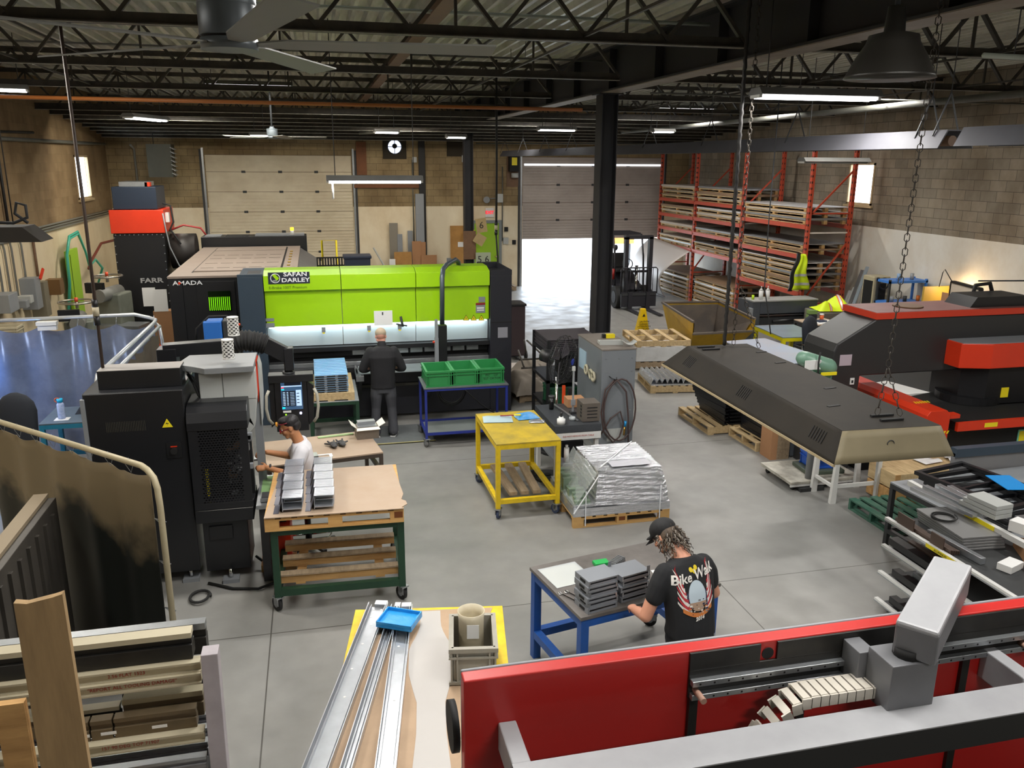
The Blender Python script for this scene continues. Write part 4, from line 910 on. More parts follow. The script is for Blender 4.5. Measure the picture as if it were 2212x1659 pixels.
def bm(px, py, Y): p = aty(px, py, Y); return V((p.x+1.33, Y-8.25, p.z))
b = MB(); b.bar(bm(352, 757, 9.5), bm(500, 745, 9.6), .16, .14, BK); b.box(-.42, 1.17, 1.85, -.22, 1.4, 2.2, BK); b.build('arm_base', BM, bev=.006)
pts = [bm(500, 742, 9.6), bm(520, 736, 9.6), bm(540, 736, 9.6), bm(560, 740, 9.6), bm(575, 745, 9.6)]
rr_ = []; pp = []
for i in range(45):
    t = i/44*4; j = min(3, int(t)); q = pts[j].lerp(pts[j+1], t-j); pp.append(q); rr_.append(.115+.012*sin(i*pi/2))
MB().tube(pp, rr_, RUBBER, 16).build('corrugated_hose', BM)
b = MB(); b.bar(bm(570, 742, 9.6), bm(622, 768, 9.6), .1, .17, BK).box(bm(632, 770, 9.6).x-.09, 1.28, 1.87, bm(632, 770, 9.6).x+.01, 1.42, 2.13, BK); b.build('boom', BM, bev=.005)
cx = bm(634, 790, 9.6).x-.04
MB().cyl((cx-.02, 1.35, 1.8), (cx-.02, 1.35, 1.95), .045, BK, 14).cyl((cx-.02, 1.35, 1.82), (cx-.02, 1.35, 1.85), .07, STEEL, 14).build('swivel', BM)
x0, x1 = .72, 1.22
b = MB(); b.box(x0+.06, 1.26, 1.15, x1-.08, 1.42, 1.8, BLACKM).box(x0, 1.24, 1.74, x1, 1.42, 1.83, BLACKM).prism([(x0, 1.74), (x0+.06, 1.74), (x0+.06, 1.25), (x0, 1.2)], 1.28, 1.4, BLACKM, 'y').prism([(x1-.08, 1.74), (x1, 1.68), (x1-.02, 1.25), (x1-.08, 1.2)], 1.3, 1.4, BLACKM, 'y'); b.build('control_cabinet', BM, bev=.006)
sx0, sz0, sx1, sz1 = bm(607, 850, 9.5).x, aty(607, 886, 9.5).z, bm(653, 850, 9.5).x, aty(605, 811, 9.5).z
scn = MB().box(sx0, 1.25, sz0, sx1, 1.26, sz1, mat('screen base', '35506e', .2, emit=.7)).build('screen', BM)
SC = [mat('screen cyan', '18c8d8', .3, emit=1), mat('screen pale', 'a8c4e0', .3, emit=.9), mat('screen dark', '141c2c', .3, emit=.1), mat('screen red', 'e03048', .3, emit=.9)]
b = MB(); W, H_ = sx1-sx0, sz1-sz0
def sr(u0, v0, u1, v1, m, d=0): b.box(sx0+W*u0, 1.248-d, sz0+H_*v0, sx0+W*u1, 1.25-d, sz0+H_*v1, m)
sr(.02, .95, .98, .99, SC[1]); sr(.18, .86, .82, .88, SC[0]); sr(.18, .7, .95, .85, SC[2]); sr(.02, .66, .98, .69, SC[1]); sr(.02, .62, .14, .66, SC[3]); sr(.02, .57, .16, .61, SC[0]); sr(.7, .1, .95, .56, SC[1]); sr(.05, .1, .66, .54, SC[2]); sr(.02, .03, .16, .08, SC[0])
for i in range(9):
    sr(.08, .13+i*.045, .2, .15+i*.045, SC[1], .001); sr(.26, .13+i*.045, .34, .15+i*.045, SC[1], .001); sr(.42, .13+i*.045, .62, .14+i*.045, SC[1], .001)
    if i % 2: sr(.73, .14+i*.045, .85, .16+i*.045, SC[2], .001)
b.build('display_graphics', scn)
MB().box(sx0+.01, 1.25, sz0-.035, sx0+.1, 1.258, sz0-.012, PAPER).build('badge', BM)
MB().cyl((sx0+.04, 1.25, sz0-.06), (sx0+.04, 1.258, sz0-.06), .008, mat('green pilot', '80ff20', emit=4), 8).cyl((sx1-.03, 1.25, sz0-.05), (sx1-.03, 1.258, sz0-.05), .014, mat('white pilot', 'c8c8ff', emit=6), 10).build('pilot_light', BM)
for sx, px in ((-1, x0-.03), (1, x1+.03)): MB().tube([(px-sx*.03, 1.24, 1.66), (px, 1.22, 1.6), (px+sx*.01, 1.22, 1.45), (px-sx*.01, 1.22, 1.32), (px-sx*.05, 1.24, 1.26)], .017, mat('beige hose', 'a8a598', .5), 8).build('grab_hose', BM)
MB().box(.6, .5, .75, .68, .56, 1.9, GREYP).box(.5, .48, .75, .56, .54, 1.9, ALU).build('guide_rail', BM)
o = thing('work_shelf', 'grey machine table with green mat in front of the seated man', 'table', (-.72, 7.95, 0))
MB().box(0, .1, .82, .32, .95, .86, GALV).box(.03, .3, .86, .3, .9, .868, mat('green mat', '7fa36c', .6)).build('table_plate', o); MB().box(.02, .15, .0, .1, .85, .82, mat('dull bracket', '3c3c40')).build('bracket', o)
tag(MB().box(0, 0, 0, .16, .17, .04, GALV).box(.01, .01, .04, .15, .16, .045, STEEL).build('metal_part', loc=(-.68, 8.0+.12, .868)), 'small dark square part on the machine table by the seated man', 'part')
MB().tube([(-.95, 8.1, .02), (-.8, 8.0, .02), (-.6, 7.9, .02), (-.45, 8.0, .02), (-.5, 8.25, .02), (-.7, 8.5, .1)], .014, RUBBER)
tag(MB().tube([(-1.25, 8.15, .02), (-1.0, 7.98, .02), (-.75, 7.92, .02), (-.58, 8.02, .02), (-.62, 8.3, .03), (-.8, 8.5, .1)], .014, RUBBER, 7).build('floor_cable'), 'black cable curving on the floor below the bending machine', 'cable')
coil('floor_cable', 'small loop of black cable on the floor by the welding curtain', (-1.3, 7.86, .012), .09, .12, .014, RUBBER, 1, ax='z')
tag(MB().box(0, 0, .08, .3, .5, .5, REDM).box(-.02, -.02, 0, .34, .5, .08, WOOD).build('red_box', loc=(-.72, 8.32, 0), bev=.006), 'red metal box on a timber under the machine table', 'box')
# blue unit in front of the laser
o = thing('blue_electric_unit', 'blue and grey electrical unit standing behind the boom of the bending machine', 'electrical unit', (aty(441, 735, 12.2).x, 12.2, aty(441, 735, 12.2).z-1.1))
MB().box(0, 0, 1.05, .25, .3, 1.36, mat('bright blue enamel', '2f6fc4', .4)).build('blue_case', o, bev=.015); MB().box(.26, .02, 1.05, .42, .3, 1.36, STEEL).box(.43, .05, 1.28, .5, .1, 1.31, REDM).build('grey_case', o, bev=.01); MB().box(0, 0, 1.1-aty(441, 735, 12.2).z, .45, .3, 1.04, DKB).build('stand', o)
MB().tube([(-.12, .1, 1.1), (-.1, .1, 1.25), (.08, .1, 1.42), (.32, .1, 1.42), (.52, .1, 1.25)], .016, RUBBER, 8).build('cable', o)
# ---- foreground red machine
RM = thing('red_machine', 'large red machine with linear rails and grey beam in the right foreground', 'machine', (.48, 2.84, 0))
RED2 = mat('deep red enamel', 'b3201c', .42, 0, .12, 2, '8c1a16', coat=.15)
MB().box(0, 0, .1, 3.3, .07, 2.2, RED2).box(0, .07, .1, 3.3, .085, 2.203, GREYP).build('red_panel', RM, bev=.006)
MB().cyl((-.03, .2, 1.85), (.0, .2, 1.85), .11, DARK, 20).build('end_wheel', RM)
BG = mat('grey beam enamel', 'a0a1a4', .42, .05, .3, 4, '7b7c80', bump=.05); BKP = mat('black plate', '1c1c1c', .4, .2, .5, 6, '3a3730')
pl = MB(); y = -.012
pl.box(.97, y, 1.98, 2.72, 0, 2.11, BKP).box(.97, y, 2.11, 1.3, 0, 2.195, BKP).box(1.38, y, 2.11, 2.72, 0, 2.195, BKP); pl.build('rail_plate', RM, bev=.002)
MB().cyl((1.34, -.004, 2.14), (1.34, .0, 2.14), .028, DARK, 16).build('hole', RM)
for z in (2.06, 1.995):
    r = MB().box(.975, -.04, z-.012, 2.70, y, z+.014, GALV); 
    rl = r.build('linear_rail', RM, bev=.002)
    q = MB()
    for i in range(26): q.cyl((1.01+i*.066, -.0405, z), (1.01+i*.066, -.038, z), .005, DARK, 8)
    tag(q.build('bolt_row', rl), kind='stuff')
for x in (1.0, 2.66): MB().cyl((x, -.1, 2.02), (x, -.012, 2.02), .014, mat('tan bumper', 'b08a78', .6), 10).build('bumper', RM)
for x in (.975, 1.5, 2.35): MB().box(x, -.02, 1.2, x+.04, 0, 1.98, BKP).build('rib', RM)
def rm(px, py, z): p = atz(px, py, z); return V((p.x-.48, p.y-2.88, z))
bz = 1.99
b = MB(); b.box(.14, -.42, bz-.13, 3.1, -.25, bz-.006, mat('shaded beam body', '1f2020', .5)).box(.14, -.42, bz-.006, 3.1, -.25, bz, BG); b.build('front_beam', RM)  # dark body, light top: unlit and lit faces put into the colour
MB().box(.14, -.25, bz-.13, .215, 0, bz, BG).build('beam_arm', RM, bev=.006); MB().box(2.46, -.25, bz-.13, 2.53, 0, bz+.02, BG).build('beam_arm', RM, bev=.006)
MB().tube([(.06+.03*cos(a*.9), -.18+.05*sin(a*.9), bz-.28+.012*a) for a in range(14)], .022, mat('brown hose', '8a6050', .6), 8).build('hose', RM)
CG = mat('grey cast box', '6e6f72', .45, .1, .3, 5, '55565a')
MB().box(1.7, -.13, 2.0, 1.78, -.015, 2.17, CG).build('slide_plate', RM, bev=.003)
MB().box(1.74, -.29, 1.97, 1.96, -.13, 2.2, CG).build('carriage_box', RM, bev=.004)
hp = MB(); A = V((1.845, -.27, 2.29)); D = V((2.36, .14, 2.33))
hp.bar(A, D, .165, .15, BG).bar(A-V((0, .002, .012)), D+V((0, .002, -.012)), .168, .15, CG); hp.build('grey_arm_housing', RM, bev=.012); MB().cyl((1.86, -.22, 2.19), (1.86, -.22, 2.24), .06, DARK, 14).build('pivot', RM)  # lighter top over darker sides: light from above painted into the colours
ch = MB(); CHM = mat('bare chain link', 'cac4b8', .45, .1)
for i in range(13):
    t = i/12; ang = max(0, (.3-t)/.3)*1.1; x = 1.25+.5*t; z = 1.945+.075*min(1, t/.35)-.09*(ang/1.1)**2
    c_ = MB(); c_.cb((x, -.15, z+.02), (.034, .1, .014), CHM, ry=-ang).cb((x, -.205, z), (.045, .008, .05), CHM, ry=-ang).cb((x, -.095, z), (.045, .008, .05), CHM, ry=-ang); c_.build('chain_link', RM)
MB().box(.3, -.9, 0, 3.2, -.1, 1.2, DKB).build('lower_frame', RM)
# ---- tooling rack lower left
TR = thing('tooling_rack', 'cream and black press tooling rack with red lettered shelf strips in the lower left corner', 'rack', (-2.0, 4.1, 0))
CRM = mat('cream paint', 'b8af96', .5, 0, .3, 5, 'a39a80'); LIL = mat('dusty lilac grey', 'aaa3a8', .5, 0, .3, 5)
MB().prism([(.1, 0), (.2, 0), (.3, 1.56), (.2, 1.56)], 1.26, 1.35, LIL, 'x').build('right_post', TR, bev=.004); MB().box(.02, 0, 0, .08, .1, 1.5, LIL).build('left_post', TR)
RT = mat('red print', 'a83a30', .6)
def strip(y, z, s, tx, x1=1.24):
    q = MB().box(.05, y, z-.05, x1, y+.03, z, CRM).box(.05, y-.02, z-.055, x1, y, z-.045, CRM).box(.05, y-.02, z-.0, x1, y+.05, z+.012, CRM).build('shelf_strip', TR)
    if s: text('lettering', s, .03, RT, TR, (tx, y-.003, z-.024), (R(90), 0, 0), .0005)
for y, z, s, tx in ((.3, 1.46, '2.56 FLAT 1523', .85), (.28, 1.4, '"REPORT ALL TOOLING DAMAGE"', .88), (.2, 1.08, '157 90 DEG TOP 71907', .85), (.16, .84, '384 90 DEG TOP 61907', .9)): strip(y, z, s, tx)
def tool(label, x0, x1, y, z, h, d, m, tm, ylab=False):
    o = thing('press_tool', label, 'press tool', (-2.0+x0, 4.1+y, z), 0, 'press brake tools on the rack')
    w = x1-x0
    MB().box(0, 0, 0, w, d, h*.55, m).box(0, d*.2, h*.55, w, d*.7, h*.8, m).build('tool_body', o, bev=.003)
    MB().box(0, d*.05, h*.8, w, d*.9, h, tm).build('tool_tip', o)
    if ylab: MB().box(w*.45, -.002, h*.25, w*.45+.08, 0, h*.25+.018, ylab).build('label', o)
    return o
tool('long dark press tool with a bright top edge, rearmost and topmost on the tooling rack', .1, 1.25, .5, 1.385, .2, .08, BKP, GALV)
tool('black press tool with a yellow label on the top shelf of the tooling rack', -.08, 1.2, .32, 1.475, .16, .1, BKP, CRM, YTAPE)
TB = mat('oily brown tool steel', '6e5f48', .5, .3, .4, 5, '4a4234')
tool('dark press tool with white label in the middle of the tooling rack', .78, 1.24, .42, 1.12, .2, .08, BKP, TB, PAPER)
tool('oily brown press tool with white label at the right of the middle shelf', .8, 1.23, .32, 1.1, .16, .08, TB, mat('tan tip', '9a927a'), PAPER)
tool('brown press tool in front on the middle shelf, right of the notch', .77, 1.2, .23, 1.09, .12, .07, TB, TB, PAPER)
tool('short brown press tool in front on the middle shelf, beside the plank', .5, .64, .23, 1.09, .12, .07, TB, TB, PAPER)
tool('short chipped press tool between two others on the middle shelf', .65, .76, .23, 1.09, .12, .07, TB, TB, PAPER)
tool('black channel section on the middle shelf behind the short tools', .55, .78, .33, 1.1, .12, .07, BKP, CRM)
tool('black press tool left of the plank on the middle shelf of the rack', .08, .4, .3, 1.1, .14, .1, TB, CRM)
for i in range(4): tool('scratched grey tool rail on the lowest visible shelf, %s row' % ['front', 'second', 'third', 'rear'][i], .1, 1.24, .16+i*.1, .85+.02*i, .09, .06, mat('scratched steel', '86868a', .4, .4, .5, 12, '4a4a4e', streak=(1, 5, 5)), GALV)
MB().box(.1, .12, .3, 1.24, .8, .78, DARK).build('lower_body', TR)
o = MB(); o.prism([(-.1, 0), (.1, 0), (.102, 1.0), (.095, 2.37), (.06, 2.36), (-.05, 2.34), (-.1, 2.35)], -.018, .018, mat('old plank', 'ac8f66', .8, 0, .6, 2.5, '6f5a3e', streak=(5, 5, .6)), 'y')
tag(o.build('wood_plank', loc=(-1.25, 3.62, 0.0)), 'tall stained plank with a broken pale top edge leaning by the tooling rack', 'plank')
tag(MB().box(-.06, -.02, 0, .06, .02, 1.86, WOOD).build('wood_plank', loc=(aty(12, 1460, 3.62).x, 3.62, 0)), 'second orange-tinted timber at the very left edge below the tall plank', 'plank')
# ---- welding curtains
POLE = mat('dusty cream pipe', 'b5aa8c', .5, .1, .3, 6); POLG = mat('grey white pipe', 'b9bec2', .35, .4, .2, 8)
CV = mat('brown welding curtain', '7a684c', .55, 0); nt = CV.node_tree
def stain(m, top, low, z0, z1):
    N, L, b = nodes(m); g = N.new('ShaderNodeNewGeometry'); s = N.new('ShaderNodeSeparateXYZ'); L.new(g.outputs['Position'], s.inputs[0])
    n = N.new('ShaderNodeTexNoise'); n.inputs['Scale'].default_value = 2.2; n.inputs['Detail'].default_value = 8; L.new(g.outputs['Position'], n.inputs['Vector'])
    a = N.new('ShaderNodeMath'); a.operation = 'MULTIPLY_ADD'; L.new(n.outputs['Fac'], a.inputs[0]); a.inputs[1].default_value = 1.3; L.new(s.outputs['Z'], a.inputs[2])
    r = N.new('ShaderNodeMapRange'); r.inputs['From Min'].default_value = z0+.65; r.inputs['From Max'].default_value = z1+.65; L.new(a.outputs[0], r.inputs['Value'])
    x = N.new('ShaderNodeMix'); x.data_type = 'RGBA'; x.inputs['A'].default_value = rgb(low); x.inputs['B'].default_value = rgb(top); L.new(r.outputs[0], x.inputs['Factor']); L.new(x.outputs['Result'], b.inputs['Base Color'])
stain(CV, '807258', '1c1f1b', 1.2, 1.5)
o = thing('welding_screen', 'dusty brown welding curtain on a cream pipe frame in the left foreground', 'welding screen', (0, 0, 0))
A = V((-2.95, 7.93, 1.97)); B = V((-1.3, 6.28, 1.97)); dr = (B-A).normalized()
MB().tube([A, B-dr*.1, B-dr*.03+V((0, 0, -.02)), B+dr*.04+V((0, 0, -.07)), B+dr*.07+V((0, 0, -.15)), B+dr*.08+V((0, 0, -.3)), B+dr*.08+V((0, 0, -1.97))], .024, POLE, 10).build('pipe_frame', o)
MB().grid(lambda u, v: tuple(A+(B-A)*(u*.985)+V((dr.y, -dr.x, 0))*(.02*sin(u*30)*(1-v*.3))+V((0, 0, -.07-.02*abs(sin(u*pi*9))*(1-v)**4-v*1.8))), 110, 20, CV).build('curtain', o, solid=.003)
for i in range(9):
    p = A+(B-A)*(i+.02)/9; MB().tube([p+V((0, 0, .03)), p+V((.03, 0, -.02)), p+V((.01, 0, -.09)), p+V((-.025, 0, -.02))], .003, GALV, 5, True).build('hook', o)
for z in (.35, .8, 1.2, 1.55): MB().tube([B+dr*.08+V((.03, 0, z-1.97)), B+dr*.0+V((.0, -.02, z-1.95)), B+dr*.04+V((.02, 0.03, z-2.02))], .004, GALV, 5, True).build('hook', o)
FP = mat('dusty dark sheet metal', '4a4640', .5, .1, .5, 3, '2c2a28')
o = thing('ribbed_locker', 'dusty ribbed steel panel box standing against the brown welding curtain at the left edge', 'locker', (-2.36, 5.1, 0))
MB().box(0, 0, 0, .16, 1.95, 1.5, FP).build('box_body', o, bev=.004); MB().box(-.01, -.02, 1.5, .1, 1.97, 1.53, mat('dusty top edge', '8a7c66', .7)).build('top_edge', o)
for i in range(9): MB().box(.16, .15+i*.2, .05, .185, .19+i*.2, 1.42, FP).build('rib', o)
tag(MB().tube([(-2.35, 5.0, 1.42), (-2.12, 4.95, 1.36), (-2.05, 4.93, 1.2), (-1.95, 4.9, .0)], .022, POLE, 8).build('pipe_stand'), 'bent cream pipe post at the left edge behind the planks', 'pipe')
# booth with blue curtain
o = thing('welding_booth', 'welding booth frame of white pipe with translucent blue curtain, lit by arc light', 'welding screen', (0, 0, 0))
a = [V((-5.9, 12.8, 1.98)), V((-2.6, 12.75, 2.03)), V((-2.4, 12.72, 1.98)), V((-2.3, 12.6, 1.97)), V((-2.28, 12.4, 1.97)), V((-2.33, 9.3, 1.98))]
MB().tube(a, .026, POLG, 10).tube([(-2.28, 12.45, 1.95), (-2.22, 12.4, 1.9), (-2.2, 12.38, 1.7), (-2.2, 12.38, 0)], .022, POLG, 8).tube([(-2.2, 12.3, 1.93), (-2.25, 9.35, 1.92)], .022, POLG, 8).tube([(-2.33, 9.3, 1.98), (-2.33, 9.2, 1.9), (-2.33, 9.2, 0)], .024, POLG, 8).build('pipe_frame', o)
BC = mat('translucent blue curtain', '727c92', .22, 0, .6, 1.6, '26304a', alpha=.9, bump=.5)
def bc(u, v):
    x = -5.9+3.55*u; s = abs(sin(u*pi*7)); return (x, 12.75+.04*sin(u*40)+.05*sin(u*11+v*3), 1.9-.1*(1-s)*0-.08*s*(1-v)**3-v*1.85)
MB().grid(bc, 120, 30, BC).build('blue_curtain', o)
for i in range(1, 8): MB().cyl((-5.9+3.55*i/7, 12.72, 1.9), (-5.9+3.55*i/7, 12.78, 2.0), .006, GALV, 6).build('hook', o)
CV2 = mat('side curtain canvas', '5c5347', .6, 0, .5, 3, '37332d')
MB().grid(lambda u, v: (-2.24+.03*sin(u*35), 12.3-2.9*u, 1.88-.05*abs(sin(u*pi*8))*(1-v)**3-v*1.82), 80, 14, CV2).build('side_curtain', o)
for i, x in enumerate((-5.35, -3.75)): tag(MB().box(x-.12, 12.66, 1.86, x+.12, 12.74, 1.92, WHITEP).box(x-.13, 12.64, 1.93, x+.13, 12.76, 1.98, WHITEP).build('strip_lamp'), ['small white lamp clipped on the booth rail, left one', 'small white lamp clipped on the booth rail, near the middle'][i], 'lamp')
lamp('POINT', (-4.75, 12.45, 1.35), 22, (.04, 0), col=(.2, .45, 1), name='arc_glow')
lamp('POINT', (-4.4, 11.6, 1.3), 22, (.1, 0), col=(.5, .65, 1), name='arc_glow')
tag(MB().ball((0, 0, 0), .018, mat('arc spark', '5aa0ff', emit=40), 8, 6).cyl((0, 0, -.4), (-.3, -.1, -.05), .012, STEEL, 8).build('welding_torch', loc=(-4.75, 12.5, 1.4)), 'welding torch with a blue glowing arc inside the booth', 'torch')
wt = frame_table('welding_table', 'turquoise steel table with a water bottle inside the welding booth', (-3.7, 11.6, 0), 0, 1.2, .8, .8, mat('turquoise paint', '2c86a8', .45, 0, .3), mat('grey blue top', '5f6e7c', .5, .1, .4), .06, .1, wheels=False)
o = thing('water_bottle', 'blue and white water bottle with orange loop on the turquoise table', 'bottle', (-3.47, 11.82, .8))
MB().lathe([(.045, 0), (.047, .02), (.047, .2), (.03, .23), (.001, .23)], mat('bottle print', 'b9c8e8', .3, 0, .5, 30, '3a6cc0'), 14).build('bottle_body', o); MB().cyl((0, 0, .23), (0, 0, .28), .036, mat('cyan cap', '1fb0e0', .4), 12).build('cap', o); MB().tube([(-.03+.035*cos(t), 0, .26+.03*sin(t)) for t in (i*.6 for i in range(10))], .006, mat('orange loop', 'e06030', .4), 6).build('carry_loop', o)
tag(MB().box(-.08, -.06, 0, .1, .08, .003, PAPER).build('paper_napkin', loc=(-3.47, 11.78, .8)), 'white paper under the water bottle', 'paper')
bag('dark_bag', 'crumpled black bag at the back of the turquoise table', 'bag', (-3.1, 12.15, .8), 0, .5, .35, .25, mat('black cloth', '15171d', .8))
o = thing('office_chair', 'dark padded chair in the welding booth at the left edge', 'chair', (-3.75, 10.9, 0))
DF = mat('dark blue black fabric', '1b2029', .8)
bk = Blob(); bk.cap((0, .1, .7), (0, .14, 1.15), .22, .24, DF, .35); bk.build('backrest', o); MB().box(-.26, -.35, .45, .26, .12, .55, DF).build('seat', o, bev=.03); MB().cyl((0, -.1, .08), (0, -.1, .45), .03, STEEL).build('column', o)
for i in range(5): MB().bar((0, -.1, .08), (.3*cos(i*1.256), -.1+.3*sin(i*1.256), .06), .04, .03, STEEL).build('leg', o)
o = thing('office_chair', 'dark seat beside the padded chair, cut off by the left edge', 'chair', (-4.35, 10.6, 0)); bk = Blob(); bk.cap((0, .1, .6), (0, .12, .95), .3, .3, DF, .4); bk.build('backrest', o); MB().box(-.3, -.3, .42, .3, .15, .5, DF).build('seat', o); MB().cyl((0, 0, 0), (0, 0, .42), .04, STEEL).box(-.25, -.25, 0, .25, .25, .03, STEEL).build('base', o)
for i in range(7): tag(MB().box(0, 0, 0, .1, 1.1, .03, ALU).build('aluminium_bar', loc=(-3.15+.105*i, 9.0, .55+.03*(i % 2)), rz=0), 'bright aluminium bar lying between the booth and the black machine', 'bar', 'aluminium bars in the booth')
tag(MB().box(0, 0, 0, .9, 1.2, .55, STEEL).build('steel_bench', loc=(-3.2, 8.95, 0)), 'dark steel bench under the bright bars beside the black machine', 'bench')
# ================================================================== right side
# ---- surface plate stand
o = thing('inspection_table', 'black granite plate on a white frame, cluttered with tools beside the grey cabinet', 'table', (2.89, 9.84, 0))
MB().box(0, 0, .78, .64, 1.0, .88, mat('black granite', '33363a', .4, 0, .3, 40, '4c5054')).build('granite_plate', o, bev=.004)
for x in (.02, .57):
    for y in (.03, .9): MB().box(x, y, 0, x+.05, y+.06, .7, WHITEP).build('leg', o)
MB().box(.0, .0, .68, .64, 1.0, .775, WHITEP).build('frame', o); text('frame_lettering', 'DO NOT REMOVE FROM TABLE', .03, RT, o, (.33, -.004, .73), (R(90), 0, 0), .0005)
MB().box(.07, .05, .3, .57, .9, .33, GREYP).build('lower_shelf', o); MB().box(.2, .3, .33, .5, .6, .55, DKB).build('motor_box', o)
def pl(px, py, z=.88): p = atz(px, py, z); return (p.x, p.y, z)
o = thing('travel_mug', 'black tapered travel mug at the back corner of the granite plate', 'mug', pl(1191, 884)); MB().lathe([(.032, 0), (.042, .17), (.001, .17)], mat('black gloss', '0d0d0f', .2), 16).build('mug_body', o); MB().lathe([(.045, .17), (.045, .195), (.03, .2), (.001, .2)], STEEL, 16).build('lid', o)
o = thing('tape_dispenser', 'white round hub with black upright handle on the granite plate', 'tool', pl(1212, 916)); MB().lathe([(.055, 0), (.055, .07), (.03, .08), (.03, .1), (.001, .1)], PAPER, 18).build('hub', o); MB().cyl((0, 0, .1), (0, 0, .17), .016, BLACKM, 12).build('handle', o)
o = thing('glass_jar', 'small clear glass jar on the granite plate', 'jar', pl(1236, 908)); MB().lathe([(.04, 0), (.045, .04), (.04, .05), (.035, .045), (.001, .01)], GLASSY, 16).build('jar_wall', o)
o = thing('height_gauge', 'tall grey height gauge standing on the granite plate', 'gauge', pl(1237, 893)); MB().box(-.04, -.04, 0, .04, .05, .03, STEEL).build('gauge_foot', o); MB().box(-.012, -.01, .03, .012, .01, .62, GREYP).box(-.02, -.015, .6, .02, .015, .66, LGY).build('column', o); MB().box(-.03, -.02, .12, .03, -.0, .2, GREYP).build('slider', o)
tag(MB().bar(pl(1195, 872, .9), pl(1248, 908, .9), .02, .012, ALU).build('steel_ruler'), 'long aluminium straight edge lying across the granite plate', 'ruler')
o = thing('slotted_box', 'brown steel box with slotted holes on the right of the granite plate', 'box', (3.3, 9.93, .885)); BXM = mat('dull brown steel', '6c645c', .45, .4, .3, 4)
b = MB(); b.box(0, 0, 0, .24, .26, .25, BXM); b.build('box_body', o, bev=.003); s = MB()
for j in range(4): s.box(.06, -.003, .05+j*.045, .2, .0, .062+j*.045, DARK).box(-.003, .05, .05+j*.045, .0, .1, .08+j*.045, DARK)
s.build('slots', o)
tag(MB().box(0, 0, 0, .06, .05, .09, mat('ochre tool', 'c09020', .5)).box(.0, 0, .09, .06, .05, .2, BLACKM).build('drill', loc=pl(1228, 868)), 'yellow and black tool at the back of the granite plate', 'tool')
tag(MB().box(0, 0, 0, .25, .2, .12, CARD).build('cardboard_box', loc=(3.3, 10.6, .885)), 'small brown box at the back of the granite plate', 'box')
for i, (c, lb) in enumerate((('d06a20', 'orange-labelled spray can under the granite plate'), ('e4e4e0', 'white spray bottle under the granite plate'))):
    o = thing('spray_bottle', lb, 'bottle', (2.97+.13*i, 9.96, .331)); MB().cyl((0, 0, 0), (0, 0, .2), .035, mat('can '+c, c, .4), 14).build('bottle_body', o); MB().cyl((0, 0, .2), (0, 0, .24), .018, PAPER if i else DARK, 10).build('cap', o)
o = thing('tyre', 'dark round disc on the floor behind the yellow trolley', 'disc', (2.83, 9.97, 0)); 
MB().cyl((.1, .3, .01), (.1, .3, .05), .2, STEEL, 24).build('disc_body', o); MB().cyl((.1, .3, .05), (.1, .3, .06), .05, DARK, 12).build('centre_hub', o)
# ---- grey cabinet
GC_ = mat('grey cabinet enamel', '7d8287', .45, .1, .15, 3, '6a6f74')
gcb = thing('electrical_cabinet', 'tall grey steel cabinet with hoses hooked on its front and tape rolls on its side', 'cabinet', (4.0, 11.22, 0))
MB().box(0, 0, 0, .53, 1.15, 1.53, GC_).build('cabinet_body', gcb, bev=.006); MB().box(-.008, -.008, 1.53, .538, 1.158, 1.55, mat('dusty cabinet top', '7c746c', .6, 0, .3)).build('cabinet_top', gcb)
s = MB()
for z in (.3, .6, .9, 1.2, 1.4): s.cyl((.06, -.006, z), (.06, 0, z), .007, ALU, 6).cyl((.47, -.006, z), (.47, 0, z), .007, ALU, 6).cyl((.26, -.006, z), (.26, 0, z), .007, ALU, 6)
tag(s.build('bolt_row', gcb), kind='stuff'); MB().box(.12, -.006, .12, .4, 0, .32, LGY).build('door_plate', gcb); MB().tube([(.12, -.005, 1.14), (.14, -.06, 1.12), (.2, -.08, 1.1), (.21, -.08, 1.14)], .007, BLACKM).build('hook', gcb)
MB().box(-.012, .72, 1.05, 0, 1.05, 1.35, mat('pale blue notice', 'a9c4d6', .5)).build('notice', gcb)
for i, (y, z) in enumerate(((.62, 1.1), (.4, 1.08), (.28, 1.07))): tag(MB().tube([(4.0-.03, 11.22+y+.065*cos(t*pi/10), z+.065*sin(t*pi/10)) for t in range(20)], .02, mat('tape roll', 'c8c2a8', .5), 8, True).build('tape_roll'), ['cream tape roll hanging farthest back on the cabinet side', 'white tape roll hanging in the middle of the cabinet side', 'white tape roll hanging nearest the cabinet front'][i], 'tape', 'tape rolls on the cabinet')
HB = mat('brown rubber hose', '4a3a38', .5)
cz = lambda u, v: (4.0+u, 11.22-.05, v)
MB_ = MB().tube([cz(.3+.24*cos(t*.3142)*(1 if cos(t*.3142) > 0 else 1.1), .62+.48*sin(t*.3142)) for t in range(20)], .013, HB, 8, True).tube([cz(.2, 1.1), cz(.05, .95), cz(.0, .6), cz(.05, .3), cz(.2, .12), cz(.3, .2), cz(.36, .4), cz(.3, .6), cz(.15, .5), cz(-.0, .25)], .013, HB).tube([cz(.22, 1.1), cz(.38, .9), cz(.43, .5), cz(.45, .05)], .013, HB)
tag(MB_.build('air_hose'), 'brown rubber air hose looped over the hook on the grey cabinet', 'hose')
tag(MB().cyl(cz(.38, .36), cz(.39, .44), .02, mat('blue fitting', '2090d0', .4), 10).cyl(cz(.37, .22), cz(.38, .36), .014, mat('brass', 'b08a40', .3, .9), 10).build('hose_coupling'), 'blue and brass hose coupling hanging before the grey cabinet', 'coupling')
tag(MB().box(0, 0, 0, .35, .2, .04, LGY).box(0, 0, .04, .35, .01, .07, LGY).build('channel_cover', loc=(4.06, 11.5, 1.551), rz=R(-8)), 'pale metal channel lying on top of the grey cabinet', 'cover')
